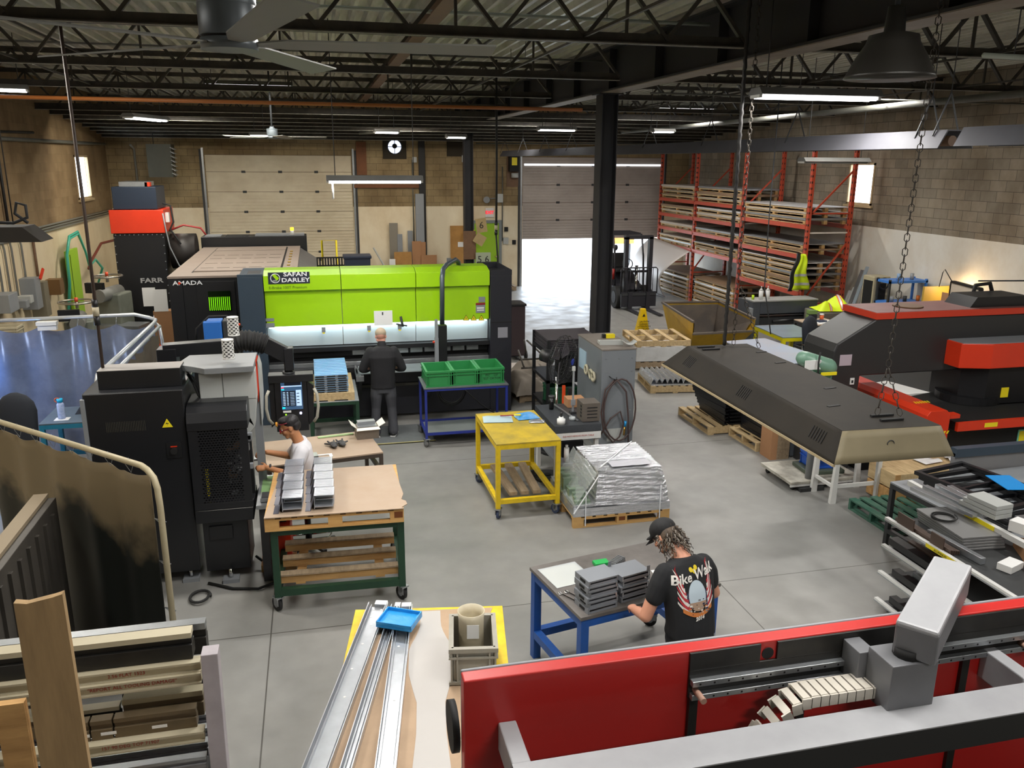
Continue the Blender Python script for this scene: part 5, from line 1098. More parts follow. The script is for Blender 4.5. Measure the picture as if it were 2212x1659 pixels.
tag(MB().box(0, 0, 0, .14, .08, .06, YTAPE).box(-.05, .02, 0, -.001, .08, .06, BLACKM).build('yellow_box', loc=(4.32, 11.95, 1.551)), 'small yellow and black box on the grey cabinet', 'box')
tag(MB().grid(lambda u, v: (.2*u, .14*v, .03+.05*(2*u-1)**2), 8, 2, LGY).build('curved_plate', loc=(4.37, 11.3, 1.551), solid=.008), 'small curved grey plate on the right of the grey cabinet top', 'plate')
# ---- pedestal fan
o = thing('pedestal_fan', 'black caged pedestal fan behind the granite plate', 'fan', (3.34, 11.3, 0)); 
MB().cyl((0, 0, 0), (0, 0, .05), .25, BLACKM, 24).build('base', o); MB().cyl((0, 0, .05), (0, 0, 1.15), .022, CHROME, 10).cyl((0, 0, 0.05), (0, 0, .6), .03, BLACKM, 10).build('pole', o)
ax = V((.80, -.6, -.12)).normalized(); c = V((.04, -.02, 1.42)); x_ = ax.cross(V((0, 0, 1))).normalized(); y_ = x_.cross(ax); b = MB()
def ringp(r, d, n=36): return [c+ax*d+(x_*cos(2*pi*i/n)+y_*sin(2*pi*i/n))*r for i in range(n)]
for r, d in ((.36, 0), (.36, .06), (.33, .13), (.24, .17), (.14, .185), (.33, -.05), (.22, -.1), (.12, -.12)): b.tube(ringp(r, d), .005 if r > .35 else .003, BLACKM, 5, True)
for i in range(36):
    a = 2*pi*i/36; e = x_*cos(a)+y_*sin(a); b.tube([c+ax*.19+e*.05, c+ax*.165+e*.24, c+ax*.13+e*.33, c+ax*.03+e*.36, c-ax*.05+e*.33, c-ax*.1+e*.22, c-ax*.13+e*.08], .002, BLACKM, 4)
tag(b.build('fan_cage', o), kind=None); MB().cyl(c-ax*.3, c-ax*.12, .09, BLACKM, 16, .11).build('motor', o); MB().cyl(c+ax*.185, c+ax*.2, .05, mat('blue badge', '2038a0', .4), 14).build('badge', o)
for k in range(3):
    a = 2*pi*k/3+pi/2*3; e = x_*cos(a)+y_*sin(a); f_ = x_*cos(a+pi/2)+y_*sin(a+pi/2)
    vs = [c+e*.05-f_*.03, c+e*.31-f_*.09-ax*.03, c+e*.33+f_*.05, c+e*.25+f_*.1+ax*.04, c+e*.05+f_*.03]; MB().add([tuple(v) for v in vs], [(0, 1, 2, 3, 4)], mat('fan blade', '4e4a50', .4, .2)).build('fan_blade', o, solid=.006)
MB().box(.05, -.15, .78, .09, -.11, 1.05, mat('orange grip', 'd84818', .5)).build('grip', o)
# ---- black shelf rack behind with wavy sheets
o = thing('steel_shelf', 'black steel shelf rack stacked with dark sheet strips behind the pedestal fan', 'shelf', (3.5, 12.4, 0))
for x in (0, .86):
    for y in (0, .9): MB().box(x, y, 0, x+.05, y+.05, 1.45, BLACKM).build('leg', o)
for z in (.3, .75, 1.2): MB().box(0, 0, z, .91, .95, z+.05, BLACKM).build('shelf_board', o)
for i in range(7): MB().box(.02+.01*(i % 2), .05, 1.26+.03*i, .88, .9, 1.275+.03*i, mat('dark strip sheet', '5a5459', .4, .4)).build('sheet_strip', o)
MB().box(.3, .05, .81, .85, .6, 1.12, DARK).build('dark_box', o)
bin_box('storage_bin', 'dark green plastic bin on the bottom shelf of the black rack', (3.56, 12.48, .351), 0, .5, .4, .3, mat('dark green plastic', '1f5236', .5), cat='bin')
# ---- canvas heap and floor sheets
p = pallet('pallet', 'grey pallet under the crumpled canvas beside the press brake', (3.42, 13.9, 0), R(5), .95, 1.1, WOODG)
def crump(u, v): e = min(1, 6*min(u, 1-u, v, 1-v)); return (-.1+1.15*u+.04*sin(11*v), -.1+1.3*v+.05*sin(9*u), .15+.42*e*(.65+.35*sin(5*u+2)*cos(4*v))+.05*sin(17*u+9*v)*e)
tag(MB().grid(crump, 34, 30, mat('beige canvas', 'a0968a', .8, 0, .4, 3, '6e665e')).build('canvas_heap', loc=(3.42, 13.9, .0), rz=R(5)), 'crumpled beige canvas and straps heaped beside the press brake', 'canvas')
b = MB(); 
for a_, c_ in (((.05, .1, .62), (.75, .2, .6)), ((.1, .5, .68), (.85, .6, .66)), ((.1, .1, .64), (.2, .95, .75)), ((.6, .15, .62), (.75, .9, .7)), ((.35, .9, .95), (.6, .4, .7)), ((.3, .9, .96), (.35, .95, .7))): b.tube([a_, c_], .018, mat('dull steel frame', '5b564f', .5, .4), 7)
tag(b.build('bent_tubing', loc=(3.42, 13.9, 0)), 'bent steel tube frame lying on the canvas heap', 'frame')
tag(MB().box(0, 0, 0, 1.0, 1.5, .012, mat('white wrap sheet', 'cfccc6', .5, 0, .4, 2, 'b88a84')).build('plastic_sheet', loc=(3.6, 15.4, .001), rz=R(-4)), 'white plastic sheet with faint red print on the floor beyond the canvas heap', 'sheet')
# ---- waste bin at the end of the press brake
o = thing('wheeled_bin', 'dark brown wheeled bin behind the right end of the press brake', 'bin', (4.0, 17.1, 0)); MB().box(0, 0, .1, .32, .5, 1.2, mat('dark maroon bin', '35282c', .5)).build('bin_body', o, bev=.02); MB().box(-.02, -.02, 1.2, .34, .54, 1.24, BLACKM).build('lid', o); MB().cyl((.34, .1, .1), (.38, .1, .1), .1, BLACKM, 16).build('wheel', o); MB().cyl((0, .4, .05), (.3, .4, .05), .05, BLACKM, 10).build('roller', o)
# ---- hanging hood
HD = mat('dusty black hood', '25221e', .75, 0, .5, 1.6, '38322a', spec=.25)
ho = thing('hanging_hood', 'long black fume hood hanging from chains over the right of the floor', 'hood', (3.72, 5.17, 2.0))
A_ = [(0, 0), (1.04, -.02), (1.0, 3.3), (.02, 3.3)]; B_ = [(.11, .1), (.95, .06), (.95, 3.12), (.24, 3.14)]
b = MB(); b.add([(x, y, 0) for x, y in A_]+[(x, y, .23) for x, y in B_], [(4, 5, 6, 7), (1, 2, 6, 5), (2, 3, 7, 6)], HD).grid(lambda u, v: tuple((V((*A_[0], 0)).lerp(V((*A_[3], 0)), u)).lerp(V((*B_[0], .23)).lerp(V((*B_[3], .23)), u), v)), 24, 8, HD); b.build('hood_shell', ho, solid=.006)
b = MB().grid(lambda u, v: tuple(V((*A_[0], 0)).lerp(V((*A_[1], 0)), u).lerp(V((*B_[0], .23)).lerp(V((*B_[1], .23)), u), v)), 16, 4, mat('tan end panel', '82785e', .6, 0, .25, 3)); b.build('end_panel', ho, solid=.008)
MB().bar((0, 0, -.006), (.02, 3.3, -.006), .02, .02, mat('tan lip', 'a09070', .6)).build('lower_lip', ho)
q = MB()
for y0 in (.25, 1.5, 2.75):
    for i in range(6):
        y = y0+i*.035; t = (y-.1)/3.0; fx = lambda s: (A_[0][0]+(A_[3][0]-A_[0][0])*t)*(1-s)+(B_[0][0]+(B_[3][0]-B_[0][0])*t)*s
        q.bar((fx(.35)-.006, y, .23*.35+.004), (fx(.75)-.006, y, .23*.75+.004), .01, .004, DARK)
tag(q.build('louvre', ho), kind='stuff')
MB().tube([(.5+.03*cos(t*pi/8), .035, .12+.03*sin(t*pi/8)) for t in range(16)], .004, STEEL, 5, True).build('knob_ring', ho)
rr = random.Random(2); 
for i in range(4): x, y = .35+.5*rr.random(), .5+2.3*rr.random(); MB().bar((x, y, .235), (x+.12, y+.02, .235), .03, .006, DARK).build('mount_slot', ho)
for x, y in ((.3, 3.0), (.55, .35)): MB().box(x, y, .235, x+.2, y+.03, .25, DARK).box(x, y-.12, .235, x+.2, y-.09, .25, DARK).build('lift_bracket', ho)
CH_ = mat('rusty chain', '3f3a34', .55, .5)
def chain(label, p, q, r=.018, L=.075, step=.055, w=.004, name='chain'):
    p, q = V(p), V(q); d = (q-p).normalized(); n = max(2, int((q-p).length/step)); b = MB(); a = d.orthogonal().normalized(); c = d.cross(a)
    for i in range(n):
        m = p+(q-p)*((i+.5)/n); e = a if i % 2 else c
        b.tube([m+d*(L/2-r)*sg+(e*cos(t)+d*sin(t)*sg)*r for sg, ts in ((1, (0, pi/2, pi)), (-1, (pi, pi/2, 0))) for t in ts], w, CH_, 5, True)
    return tag(b.build(name), label, 'chain')
h2 = (3.72, 5.17)
chain('rusty chain from the roof to the far end of the hanging hood', (h2[0]+.72, h2[1]+3.0, 2.26), (h2[0]+.72, h2[1]+3.0, 5.88))
chain('short chain leg on the far end of the hood', (h2[0]+.98, h2[1]+2.9, 2.23), (h2[0]+.75, h2[1]+2.98, 2.9))
chain('rusty chain from the roof to the near end of the hanging hood', (h2[0]+.72, h2[1]+.45, 2.62), (h2[0]+.78, h2[1]+.45, 5.9))
chain('left branch of the chain on the near end of the hood', (h2[0]+.6, h2[1]+.36, 2.25), (h2[0]+.71, h2[1]+.45, 2.6))
chain('right branch of the chain on the near end of the hood', (h2[0]+.77, h2[1]+.3, 2.25), (h2[0]+.73, h2[1]+.45, 2.6))
tag(MB().tube([(h2[0]+.62+.004*sin(i*2.0), h2[1]+3.02+.004*cos(i*2.0), 2.25+i*.0365) for i in range(100)], [.019+.003*(i % 2) for i in range(100)], mat('black braided cable', '1c1a19', .6), 6).build('power_cable'), 'thick black braided cable dropping from the roof to the hanging hood', 'cable')
tag(MB().tube([(5.75, 9.9, 5.98), (5.75, 9.9, 3.4), (5.77, 9.9, 2.6), (5.9, 10, 2.3), (6.1, 10.2, 1.9)], .008, STEEL, 6).build('thin_cable'), 'thin grey cable hanging beside the braided cable', 'cable')
# ---- black bundles on pallets under the hood
def fan_stack(name, label, loc, rz, L, n, w=.07, spread=0.):
    for i in range(n):
        o = MB().prism([(0, 0), (w, 0), (w, .012), (.012, .012), (.012, .05), (0, .05)], 0, L, mat('black painted profile', '191b20', .35, .1), 'y').prism([(w+.03, 0), (2*w+.3, 0), (2*w+.3, .02), (w+.03, .02)], 0, L, BLACKM, 'y')
        tag(o.build('black_profile', loc=(loc[0]+.01*(i % 2), loc[1], loc[2]+i*.056), rz=rz+R(spread*(i-n/2))), label % ['lowest', 'second', 'third', 'fourth', 'fifth', 'sixth', 'seventh', 'top'][i if i < n-1 else 7], 'steel profile', name)
pallet('pallet', 'pine pallet with fanned black profiles behind the hood tip', (5.93, 11.5, 0), 0, 1.0, 1.15, WOODP)
fan_stack('fanned black profiles', '%s black profile of the fanned stack under the hood tip', (6.2, 11.52, .145), R(4), .95, 8, spread=1.5)
pallet('pallet', 'pine pallet with straight black profiles under the middle of the hood', (6.28, 10.62, 0), R(2), 1.1, .82, WOODP)
fan_stack('straight black profiles', '%s black profile of the straight stack under the hood', (6.45, 10.66, .145), R(2), .74, 6)
o = thing('plywood_box', 'upright brown wooden box beside the black profiles', 'box', (6.3, 10.25, 0)); MB().box(0, 0, 0, .1, .3, .55, CARD).box(.1, 0, 0, .3, .3, .55, WOODG).build('box_side', o)
o = thing('grey_tote', 'large dark grey plastic tub under the hood', 'tub', (6.62, 10.3, 0)); MB().prism([(.03, 0), (.57, 0), (.6, .62), (0, .62)], 0, .5, mat('slate plastic', '5d636a', .5), 'y').build('tub_wall', o, bev=.03)
o = thing('platform_scale', 'worn white platform scale on small wheels', 'scale', (5.93, 9.1, 0)); MB().box(0, 0, .09, 1.05, .78, .13, mat('chipped white steel', 'c9c6ba', .5, .1, .8, 5, '6e675c')).box(0, 0, .06, 1.05, .02, .1, WHITEP).build('platform', o, bev=.003)
for x, y in ((.08, .08), (.95, .08), (.08, .7), (.95, .7)): MB().cyl((x-.02, y, .035), (x+.02, y, .035), .035, RUBBER, 12).build('wheel', o)
bin_box('blue_crate', 'blue plastic crate standing on the platform scale', (6.36, 9.35, .19), R(-4), .38, .3, .2, mat('blue plastic', '2456b4', .45)); tag(MB().box(0, 0, 0, .55, .42, .055, mat('dark green base', '4a5448', .5)).build('scale_pad', loc=(6.28, 9.28, .131), rz=R(-4), bev=.01), 'dark green pad under the blue crate on the scale', 'pad')
o = thing('white_stand', 'white painted steel stand with four legs under the near end of the hood', 'stand', (6.22, 8.62, 0))
for x, y in ((0, 0), (.64, 0), (0, .42), (.64, .42)): MB().prism([(x-.01, 0), (x+.07, 0), (x+.07, .6), (x+.02, .6)] if x < .1 else [(x, 0), (x+.07, 0), (x+.04, .6), (x-.01, .6)], y, y+.05, WHITEP, 'y').build('leg', o); MB().cyl((x+.03, y+.03, -.0), (x+.03, y+.03, .02), .02, STEEL, 8).build('foot', o)
MB().box(0, 0, .55, .7, .05, .61, WHITEP).build('rail', o); MB().box(0, .42, .55, .7, .47, .61, WHITEP).build('rail', o); MB().box(.02, .02, .2, .67, .045, .25, WHITEP).build('rail', o); MB().box(.02, .05, .55, .06, .42, .6, WHITEP).build('rail', o); MB().box(.62, .05, .55, .67, .42, .6, WHITEP).build('rail', o); MB().box(.02, .05, .2, .05, .42, .24, WHITEP).build('rail', o)
# ---- crates and pallets right
for i in range(2):
    o = thing('wooden_crate', ['lower long plywood crate of the two near the right rack', 'upper long plywood crate with papers near the right rack'][i], 'crate', (6.9, 8.35, .02+.22*i), R(1.5), 'long crates'); MB().box(0, 0, 0, 1.75, .5, .2, WOOD if i == 0 else WOODP).build('crate_side', o, bev=.004)
    for x in (0, .8, 1.68): MB().box(x, -.012, 0, x+.07, 0, .2, WOOD).build('batten', o)
for k, (x, y, r) in enumerate(((7.5, 8.55, 10), (7.9, 8.6, -20), (8.1, 8.45, 35))): tag(MB().grid(lambda u, v: (.3*u, .22*v, .02+.02*sin(8*u+k)*sin(6*v)), 8, 6, PAPER).build('crumpled_paper', loc=(x, y, .443), rz=R(r)), ['flat sheet of paper on the crate', 'creased paper in the middle of the upper crate', 'crumpled white paper on the right of the upper crate'][k], 'paper', 'papers on the crate')
pallet('pallet', 'dark green painted pallet between the crates and the right rack', (6.35, 7.6, 0), R(0), 1.0, .85, mat('green painted wood', '2c5c4c', .7, 0, .3, 5, '8a9a88'))
# ---- right storage rack
RK = thing('storage_rack', 'cantilever rack of white tubes loaded with metal offcuts at the right', 'rack', (5.15, 4.75, 0))
for z in (.06, .35, .63, .91): MB().box(0, 0, z, .04, 1.55, z+.035, WHITEP).box(-.006, 0, z+.006, 0, 1.55, z+.014, GREYP).build('shelf_tube', RK); MB().box(.04, .02, z, .8, 1.5, z+.012, STEEL).build('shelf_plate', RK)
MB().box(.62, .1, 1.02, .67, 2.05, 1.07, WHITEP).build('shelf_tube', RK)
for y in (.1, 1.4): MB().box(.42, y, 0, .47, y+.05, 1.0, WHITEP).box(.7, y, 0, .76, y+.05, 1.02, BLACKM).build('upright', RK)
text('rack_lettering', 'ALUMINUM', .03, mat('black ink', '1a1a1a'), RK, (-.009, .8, .925), (R(90), 0, R(-90)), .0005); MB().box(-.008, .62, .91, -.006, .98, .945, YTAPE).build('yellow_label', RK); MB().box(.612, .9, 1.02, .619, 1.25, 1.07, YTAPE).build('yellow_label', RK)
BRN = mat('bronze anodised', '5a4a42', .4, .3)
def rp_(name, label, cat, x, y, z, w, d, h, m, rz=0, group=None): return tag(MB().box(0, 0, 0, w, d, h, m).build(name, loc=(5.15+x, 4.75+y, z), rz=R(rz), bev=.002), label, cat, group)
for i in range(5): rp_('bronze_channel', '%s bronze strip standing on the upper rack shelf' % ['outermost', 'second', 'middle', 'fourth', 'innermost'][i], 'metal strip', .05+.022*i, .75, .925, .012, .72, .05-.004*i, BRN, 0, 'bronze strips on the rack')
rp_('bronze_plate', 'upright bronze plate at the far end of the upper rack shelf', 'plate', .03, 1.2, .925, .012, .22, .13, BRN); rp_('bronze_plate', 'upright bronze plate nearer along the upper rack shelf', 'plate', .03, .82, .925, .012, .16, .13, BRN)
for i in range(5): rp_('sheet_blank', '%s panel of the stack of grey panels on the upper rack shelf' % ['bottom', 'second', 'middle', 'fourth', 'top'][i], 'sheet', .24, .8+.01*i, .925+.022*i, .4, .65, .018, mat('grey sheet pack', '8a8a8a', .4, .3), -4, 'grey panels on the rack')
coil('coiled_wire', 'coil of dark wire on the grey panels of the rack', (5.52, 5.98, 1.03), .1, .1, .006, RUBBER, 3, 'z')
rp_('wrapped_glass', 'shiny wrapped glass pane in front on the upper rack shelf', 'pane', .18, .55, .925, .05, .6, .06, ALU, 4); rp_('perforated_bracket', 'white bracket plate with holes on the upper rack shelf', 'bracket', .3, .35, .925, .2, .12, .06, PAPER, 20)
rp_('cardboard_strip', 'brown cardboard wedge on the right of the upper rack shelf', 'cardboard', .5, .35, .925, .16, .5, .09, CARD, -28)
for i in range(4): rp_('aluminium_profile', '%s shiny profile on the top tubes of the right rack' % ['leftmost', 'second', 'third', 'rightmost'][i], 'profile', .56+.09*i, 1.1-.02*i, 1.075, .06, .72, .035+.01*(i % 3), ALU, 8-3*i, 'profiles on top of the rack')
for i in range(3): rp_('white_housing', '%s white housing on the top tubes of the right rack' % ['lower', 'middle', 'upper'][i], 'housing', .66, .95, 1.11+.045*i, .2, .4-.04*i, .04, LGY, 6, 'white housings')
rp_('paper_roll', 'wrapped white roll beside the housings on the right rack', 'roll', .72, .68, 1.075, .14, .14, .1, PAPER, 20)
rp_('grey_channel', 'long grey channel lying along the inner side of the rack top', 'channel', .76, -.4, 1.08, .1, 1.1, .04, GREYP); rp_('grey_channel', 'second long bright channel to the right of the grey one', 'channel', .92, -.3, 1.08, .12, 1.3, .03, ALU)
for i, (x, y, z, w, m) in enumerate(((.05, .9, .67, .1, BLACKM), (.18, .8, .67, .06, BRN), (.05, .8, .39, .08, BLACKM), (.2, .7, .39, .08, GREYP), (.06, .8, .1, .08, BLACKM), (.2, .7, .1, .1, GREYP))): rp_('steel_section', ['black section at the outer end of the third rack shelf', 'bronze section inside the third rack shelf', 'black section at the outer end of the second rack shelf', 'grey section inside the second rack shelf', 'black section on the lowest rack shelf', 'grey section on the lowest rack shelf'][i], 'steel section', x, y, z, w, .62, .07, m)
rp_('brown_sheet', 'flat brown sheet on the third rack shelf', 'sheet', .3, .9, .67, .35, .5, .01, mat('brown sheet', '7a5f50', .6), -15)
for i, (x, y, w, h, m, rz) in enumerate(((.55, -.1, .3, .62, LGY, 20), (.75, -.05, .12, .55, GREYP, 10), (.95, 0, .08, .6, STEEL, 0), (1.05, .05, .28, .5, PAPER, -10), (1.4, .0, .35, .6, BRN, 5))): tag(MB().box(0, 0, 0, w, .03, h, m).build('metal_offcut', loc=(5.5+x*.8, 5.12+y, .345), rz=R(rz), bev=.002), ['large grey offcut with hazard label leaning on the right rack', 'narrow grey offcut leaning beside the labelled one', 'dark narrow offcut leaning on the right rack', 'cream offcut leaning at the right', 'brown offcut at the right picture edge'][i], 'metal offcut', 'leaning offcuts')
tag(MB().box(0, 0, 0, 1.6, .5, .34, STEEL).build('offcut_trough', loc=(6.0, 4.95, 0)), 'dark steel trough holding the leaning offcuts', 'trough')
tag(MB().prism([(5.98, .8), (6.06, .8), (6.06, .88)], 5.0, 5.005, YTAPE, 'y').build('hazard_label'), 'yellow and black hazard label on the grey offcut', 'label')
# black frames, grey panel, blue card
tb = frame_table('work_table', 'grey work table piled with black frames at the right edge', (6.15, 5.6, 0), R(3), 1.9, 1.8, .8, STEEL, GREYP, .05, .2, wheels=False)
for i in range(4):
    b = MB(); x0, y0, w_, d_ = 0, 0, .75, 1.1
    b.box(0, 0, 0, .05, d_, .04, BLACKM).box(w_-.05, 0, 0, w_, d_, .04, BLACKM).box(.05, 0, 0, w_-.05, .05, .04, BLACKM).box(.05, d_-.05, 0, w_-.05, d_, .04, BLACKM).box(.05, d_/2, 0, w_-.05, d_/2+.03, .03, BLACKM)
    tag(b.build('welded_rectangle', loc=(6.25+.06*i, 6.0+.05*i, .805+.045*i), rz=R(-3+5*i)), '%s black steel frame of the pile on the right work table' % ['lowest', 'second', 'third', 'top'][i], 'frame', 'black frames')
o = thing('film_screen', 'large dull grey framed panel standing at the right edge behind the frames', 'panel', (6.95, 7.5, 0)); MB().box(0, 0, .3, 1.6, .06, 1.02, mat('dull film panel', '6f7278', .35, .1, .6, 1.2, '8c8478')).build('panel_face', o); MB().box(0, -.02, .98, 1.6, .08, 1.08, NAVYG).box(0, 0, 0, .05, .06, .3, STEEL).box(1.5, 0, 0, 1.55, .06, .3, STEEL).build('panel_frame', o)
tag(MB().box(0, 0, 0, .26, .4, .006, mat('blue card', '1f86cc', .3)).build('blue_card', loc=(6.72, 6.5, 1.0), rz=R(-12)), 'bright blue flat card on the black frames', 'card')
# ---- punch press
PP = thing('punch_press', 'large black and orange red turret punch press at the right', 'punch press', (0, 9.55, 0))
BPP = mat('charcoal press paint', '2c2c2d', .42, .05, .2, 1.5, '3a3936')
def pp(px, py, Y=9.55): p = aty(px, py, Y); return (p.x, p.z)
out = [pp(1893, 690), pp(1812, 742), pp(1803, 752), pp(1800, 765), (pp(1800, 765)[0]-.02, 0), (8.0, 0), (7.35, .9), pp(1858, 812), (12.2, pp(2212, 797)[1]), (12.2, pp(2212, 675)[1])]
x0 = pp(1803, 752)[0]
b = MB(); tz = pp(1893, 690)[1]; bot = pp(1858, 812)[1]
b.prism([(pp(1893, 690)[0], tz), (12.2, tz), (12.2, bot), (pp(1858, 812)[0], bot), (pp(1850, 860)[0], .9), (pp(1850, 860)[0], 0), (x0, 0), (x0, pp(1803, 760)[1]), (x0+.04, pp(1812, 743)[1])], 0, .72, BPP, 'y'); b.build('c_frame', PP, bev=.02)
sx = pp(1893, 690)[0]
MB().box(sx-.01, -.02, tz, 12.2, .74, tz+.085, mat('orange red stripe', 'c8391f', .4)).build('top_stripe', PP)
MB().box(sx, 0, tz+.085, 12.2, .72, tz+.09, mat('dusty red top', '7d5550', .6, 0, .3)).cyl((sx+.75, .36, tz+.09), (sx+.75, .36, tz+.11), .2, RUST, 24).build('top_cover', PP)
MB().prism([(sx+1.55, 0), (sx+2.6, 0), (sx+2.5, .14), (sx+1.65, .14)], .1, .6, BLACKM, 'y', Matrix.Translation((0, 0, tz+.09))).build('top_vent', PP)
MB().tube([(sx+2.1, .7, tz+.1), (sx+2.15, .72, tz+.3), (sx+2.4, .72, tz+.32), (sx+2.5, .72, tz+.1)], .03, RUBBER, 10).tube([(sx+2.2, .73, tz+.36), (12.2, .73, tz+.3)], .012, STEEL, 6).build('top_hose', PP)
p = pp(1825, 778); MB().box(p[0]-.08, -.006, p[1]-.075, p[0]+.1, 0, p[1]+.075, mat('lilac plate', 'b7a8b2', .5)).build('data_plate', PP)
p = pp(1845, 826, 9.5); MB().box(p[0]-.03, -.01, p[1]-.04, p[0]+.03, 0, p[1]+.05, PAPER).box(p[0]-.015, -.012, p[1]-.02, p[0]+.015, -.01, p[1]+.02, DARK).build('safety_label', PP)
r0 = aty(2087, 745, 9.2); r1 = aty(2087, 798, 9.2)
MB().prism([(0, 0), (.4, -.12), (2.5, -.12), (2.5, .5), (0, .5)], r1.z, r0.z, REDM, 'z', Matrix.Translation((r0.x, -.28, 0))).build('red_head_cover', PP, bev=.01)
MB().prism([(.02, 0), (.4, -.1), (2.5, -.1), (2.5, .5), (.02, .5)], r0.z, r0.z+.01, GREYP, 'z', Matrix.Translation((r0.x, -.28, 0))).build('head_top', PP)
t0 = aty(2100, 800, 9.3); MB().cyl((t0.x+.3, .1, .955), (t0.x+.3, .1, 1.06), .42, DKB, 28, smooth=False).prism([(.0, -.05), (.25, -.28), (2.3, -.28), (2.3, .5), (0, .5)], .97, r1.z, DKB, 'z', Matrix.Translation((t0.x+.0, 0, 0))).build('turret', PP); MB().box(t0.x+.5, -.29, 1.06, t0.x+.62, -.281, 1.2, YTAPE).build('yellow_label', PP)
tb_ = MB(); tb_.box(7.99, -.85, .84, 12.2, 2.0, .95, mat('black brush table', '141414', .7, 0, .3, 40, '2a2a2a')); tb_.build('work_table', PP)
MB().box(7.99, -.9, .84, 12.2, -.85, .955, REDM).build('table_edge', PP); MB().box(8.4, -.902, .87, 8.6, -.9, .93, YTAPE).build('yellow_label', PP)
MB().box(8.0, -.7, 0, 12.2, .2, .84, DARK).box(7.3, .05, 0, 8.0, .7, .84, DKB).build('base', PP)
p = aty(2205, 940, 8.84); MB().box(p.x-.05, -.712, p.z-.12, p.x+.3, -.702, p.z+.08, mat('mint label', '7fd0b0', .5)).box(p.x-.03, -.716, p.z-.1, p.x+.28, -.712, p.z+.06, YTAPE).build('warning_label', PP)
g = thing('red_guard', 'orange red guard housing with hazard labels along the left of the punch table', 'guard', (7.56, 8.66, 0))
MB().prism([(-.05, .74), (.3, .74), (.3, 1.08), (.24, 1.14), (.0, 1.14), (-.05, 1.08)], 0, 2.1, REDM, 'y').build('guard_body', g, bev=.006)
MB().box(.3, .0, 1.02, .45, .12, 1.07, REDM).build('guard_lip', g)
h = MB()
for i in range(6): h.prism([(.02+i*.05, .82), (.045+i*.05, .82), (.065+i*.05, .86), (.04+i*.05, .86)], -.003, -.001, YTAPE, 'y').prism([(.05+i*.04, .35), (.07+i*.04, .35), (.09+i*.04, .43), (.07+i*.04, .43)], 1.141, 1.143, YTAPE, 'z')
h.build('hazard_stripe', g)
for y in (.5, 1.5): MB().box(-.056, y, .92, -.05, y+.1, 1.02, PAPER).box(-.058, y+.025, .94, -.056, y+.075, .99, DARK).build('safety_label', g)
tag(MB().box(0, 0, 0, .5, .75, .004, PAPER).build('drawing_sheet', loc=(8.2, 9.9, .951), rz=R(15)), 'large white drawing on the black punch press table', 'paper')
# green motor
pg = aty(1758, 783, 9.2); o = thing('green_drill_press', 'pale green drill press head with black motor cable between hood and punch press', 'drill press', (pg.x, 9.2, pg.z-1.56))
GN = mat('pale green enamel', '6f9480', .35, 0, .2, 8, '4d6a5a')
b = Blob(); b.cap((-.15, 0, 1.62), (.17, -.05, 1.5), .1, .12, GN); b.build('motor_housing', o); MB().box(-.2, -.13, 1.5, .02, -.11, 1.62, PAPER).build('instruction_plate', o); MB().box(.0, -.19, 1.43, .22, -.175, 1.47, YTAPE).build('yellow_label', o)
MB().cyl((.1, 0, 1.56-pg.z), (.1, 0, 1.45), .05, GREYP, 14).box(-.1, -.12, 1.2, .2, .12, 1.42, GN).build('column', o); MB().box(-.1, -.15, 1.56-pg.z, .25, .15, 1.61-pg.z, STEEL).build('base', o); MB().tube([(.0, -.12, 1.72), (-.04, -.16, 1.6), (-.03, -.16, 1.45), (.05, -.14, 1.3)], .012, RUBBER).build('cable', o); MB().cyl((-.22, 0, 1.3), (-.22, 0, 1.4), .05, PAPER, 10).build('chuck', o)
o = thing('side_table', 'black topped bench beside the green drill press', 'bench', (6.0, 10.9+.9, 0)); 
bpy.data.objects.remove(o)
# ---- pallets and sheets beyond
pallet('pallet', 'raw wooden pallet lying on the wrapped panels left of the hood tip', (6.35, 15.7, .5), R(-6), 1.15, 1.2, WOODP, n=4)
tag(MB().box(0, 0, 0, 1.15, 1.2, .3, mat('white panel pack', 'cfd0d0', .5, 0, .3, 4)).build('panel_pack', loc=(6.35, 15.7, .195), rz=R(-6), bev=.006), 'strapped white panel pack between two pallets', 'panel pack')
pallet('pallet', 'lower pallet under the strapped white panel pack', (6.35, 15.7, .05), R(-6), 1.15, 1.2, WOODG)
pallet('pallet', 'pine pallet with silver wrapped strips on the floor left of the hood', (5.98, 14.0, 0), R(-8), .95, 1.05, WOODP)
tag(MB().grid(lambda u, v: (.93*u, 1.0*v, .03+.1*abs(sin(u*pi*9))), 60, 6, FOIL).box(0, 0, 0, .93, 1.0, .03, FOIL).build('silver_strips', loc=(5.99, 14.02, .143), rz=R(-8)), 'silver wrapped ribbed strips on the pallet left of the hood', 'strips')
tag(MB().box(0, 0, 0, .95, 2.0, .02, mat('bluish steel sheet', 'b4c2d8', .3, .2, .5, 1.5, 'c8b8a8')).build('steel_sheet', loc=(7.9, 12.55, .8), rz=R(6)), 'large shiny bluish steel sheet on the low bench behind the hood', 'sheet')
tag(MB().box(0, 0, 0, .95, 1.9, .79, STEEL).build('sheet_bench', loc=(7.92, 12.57, 0), rz=R(6)), 'dark bench carrying the bluish steel sheet', 'bench')
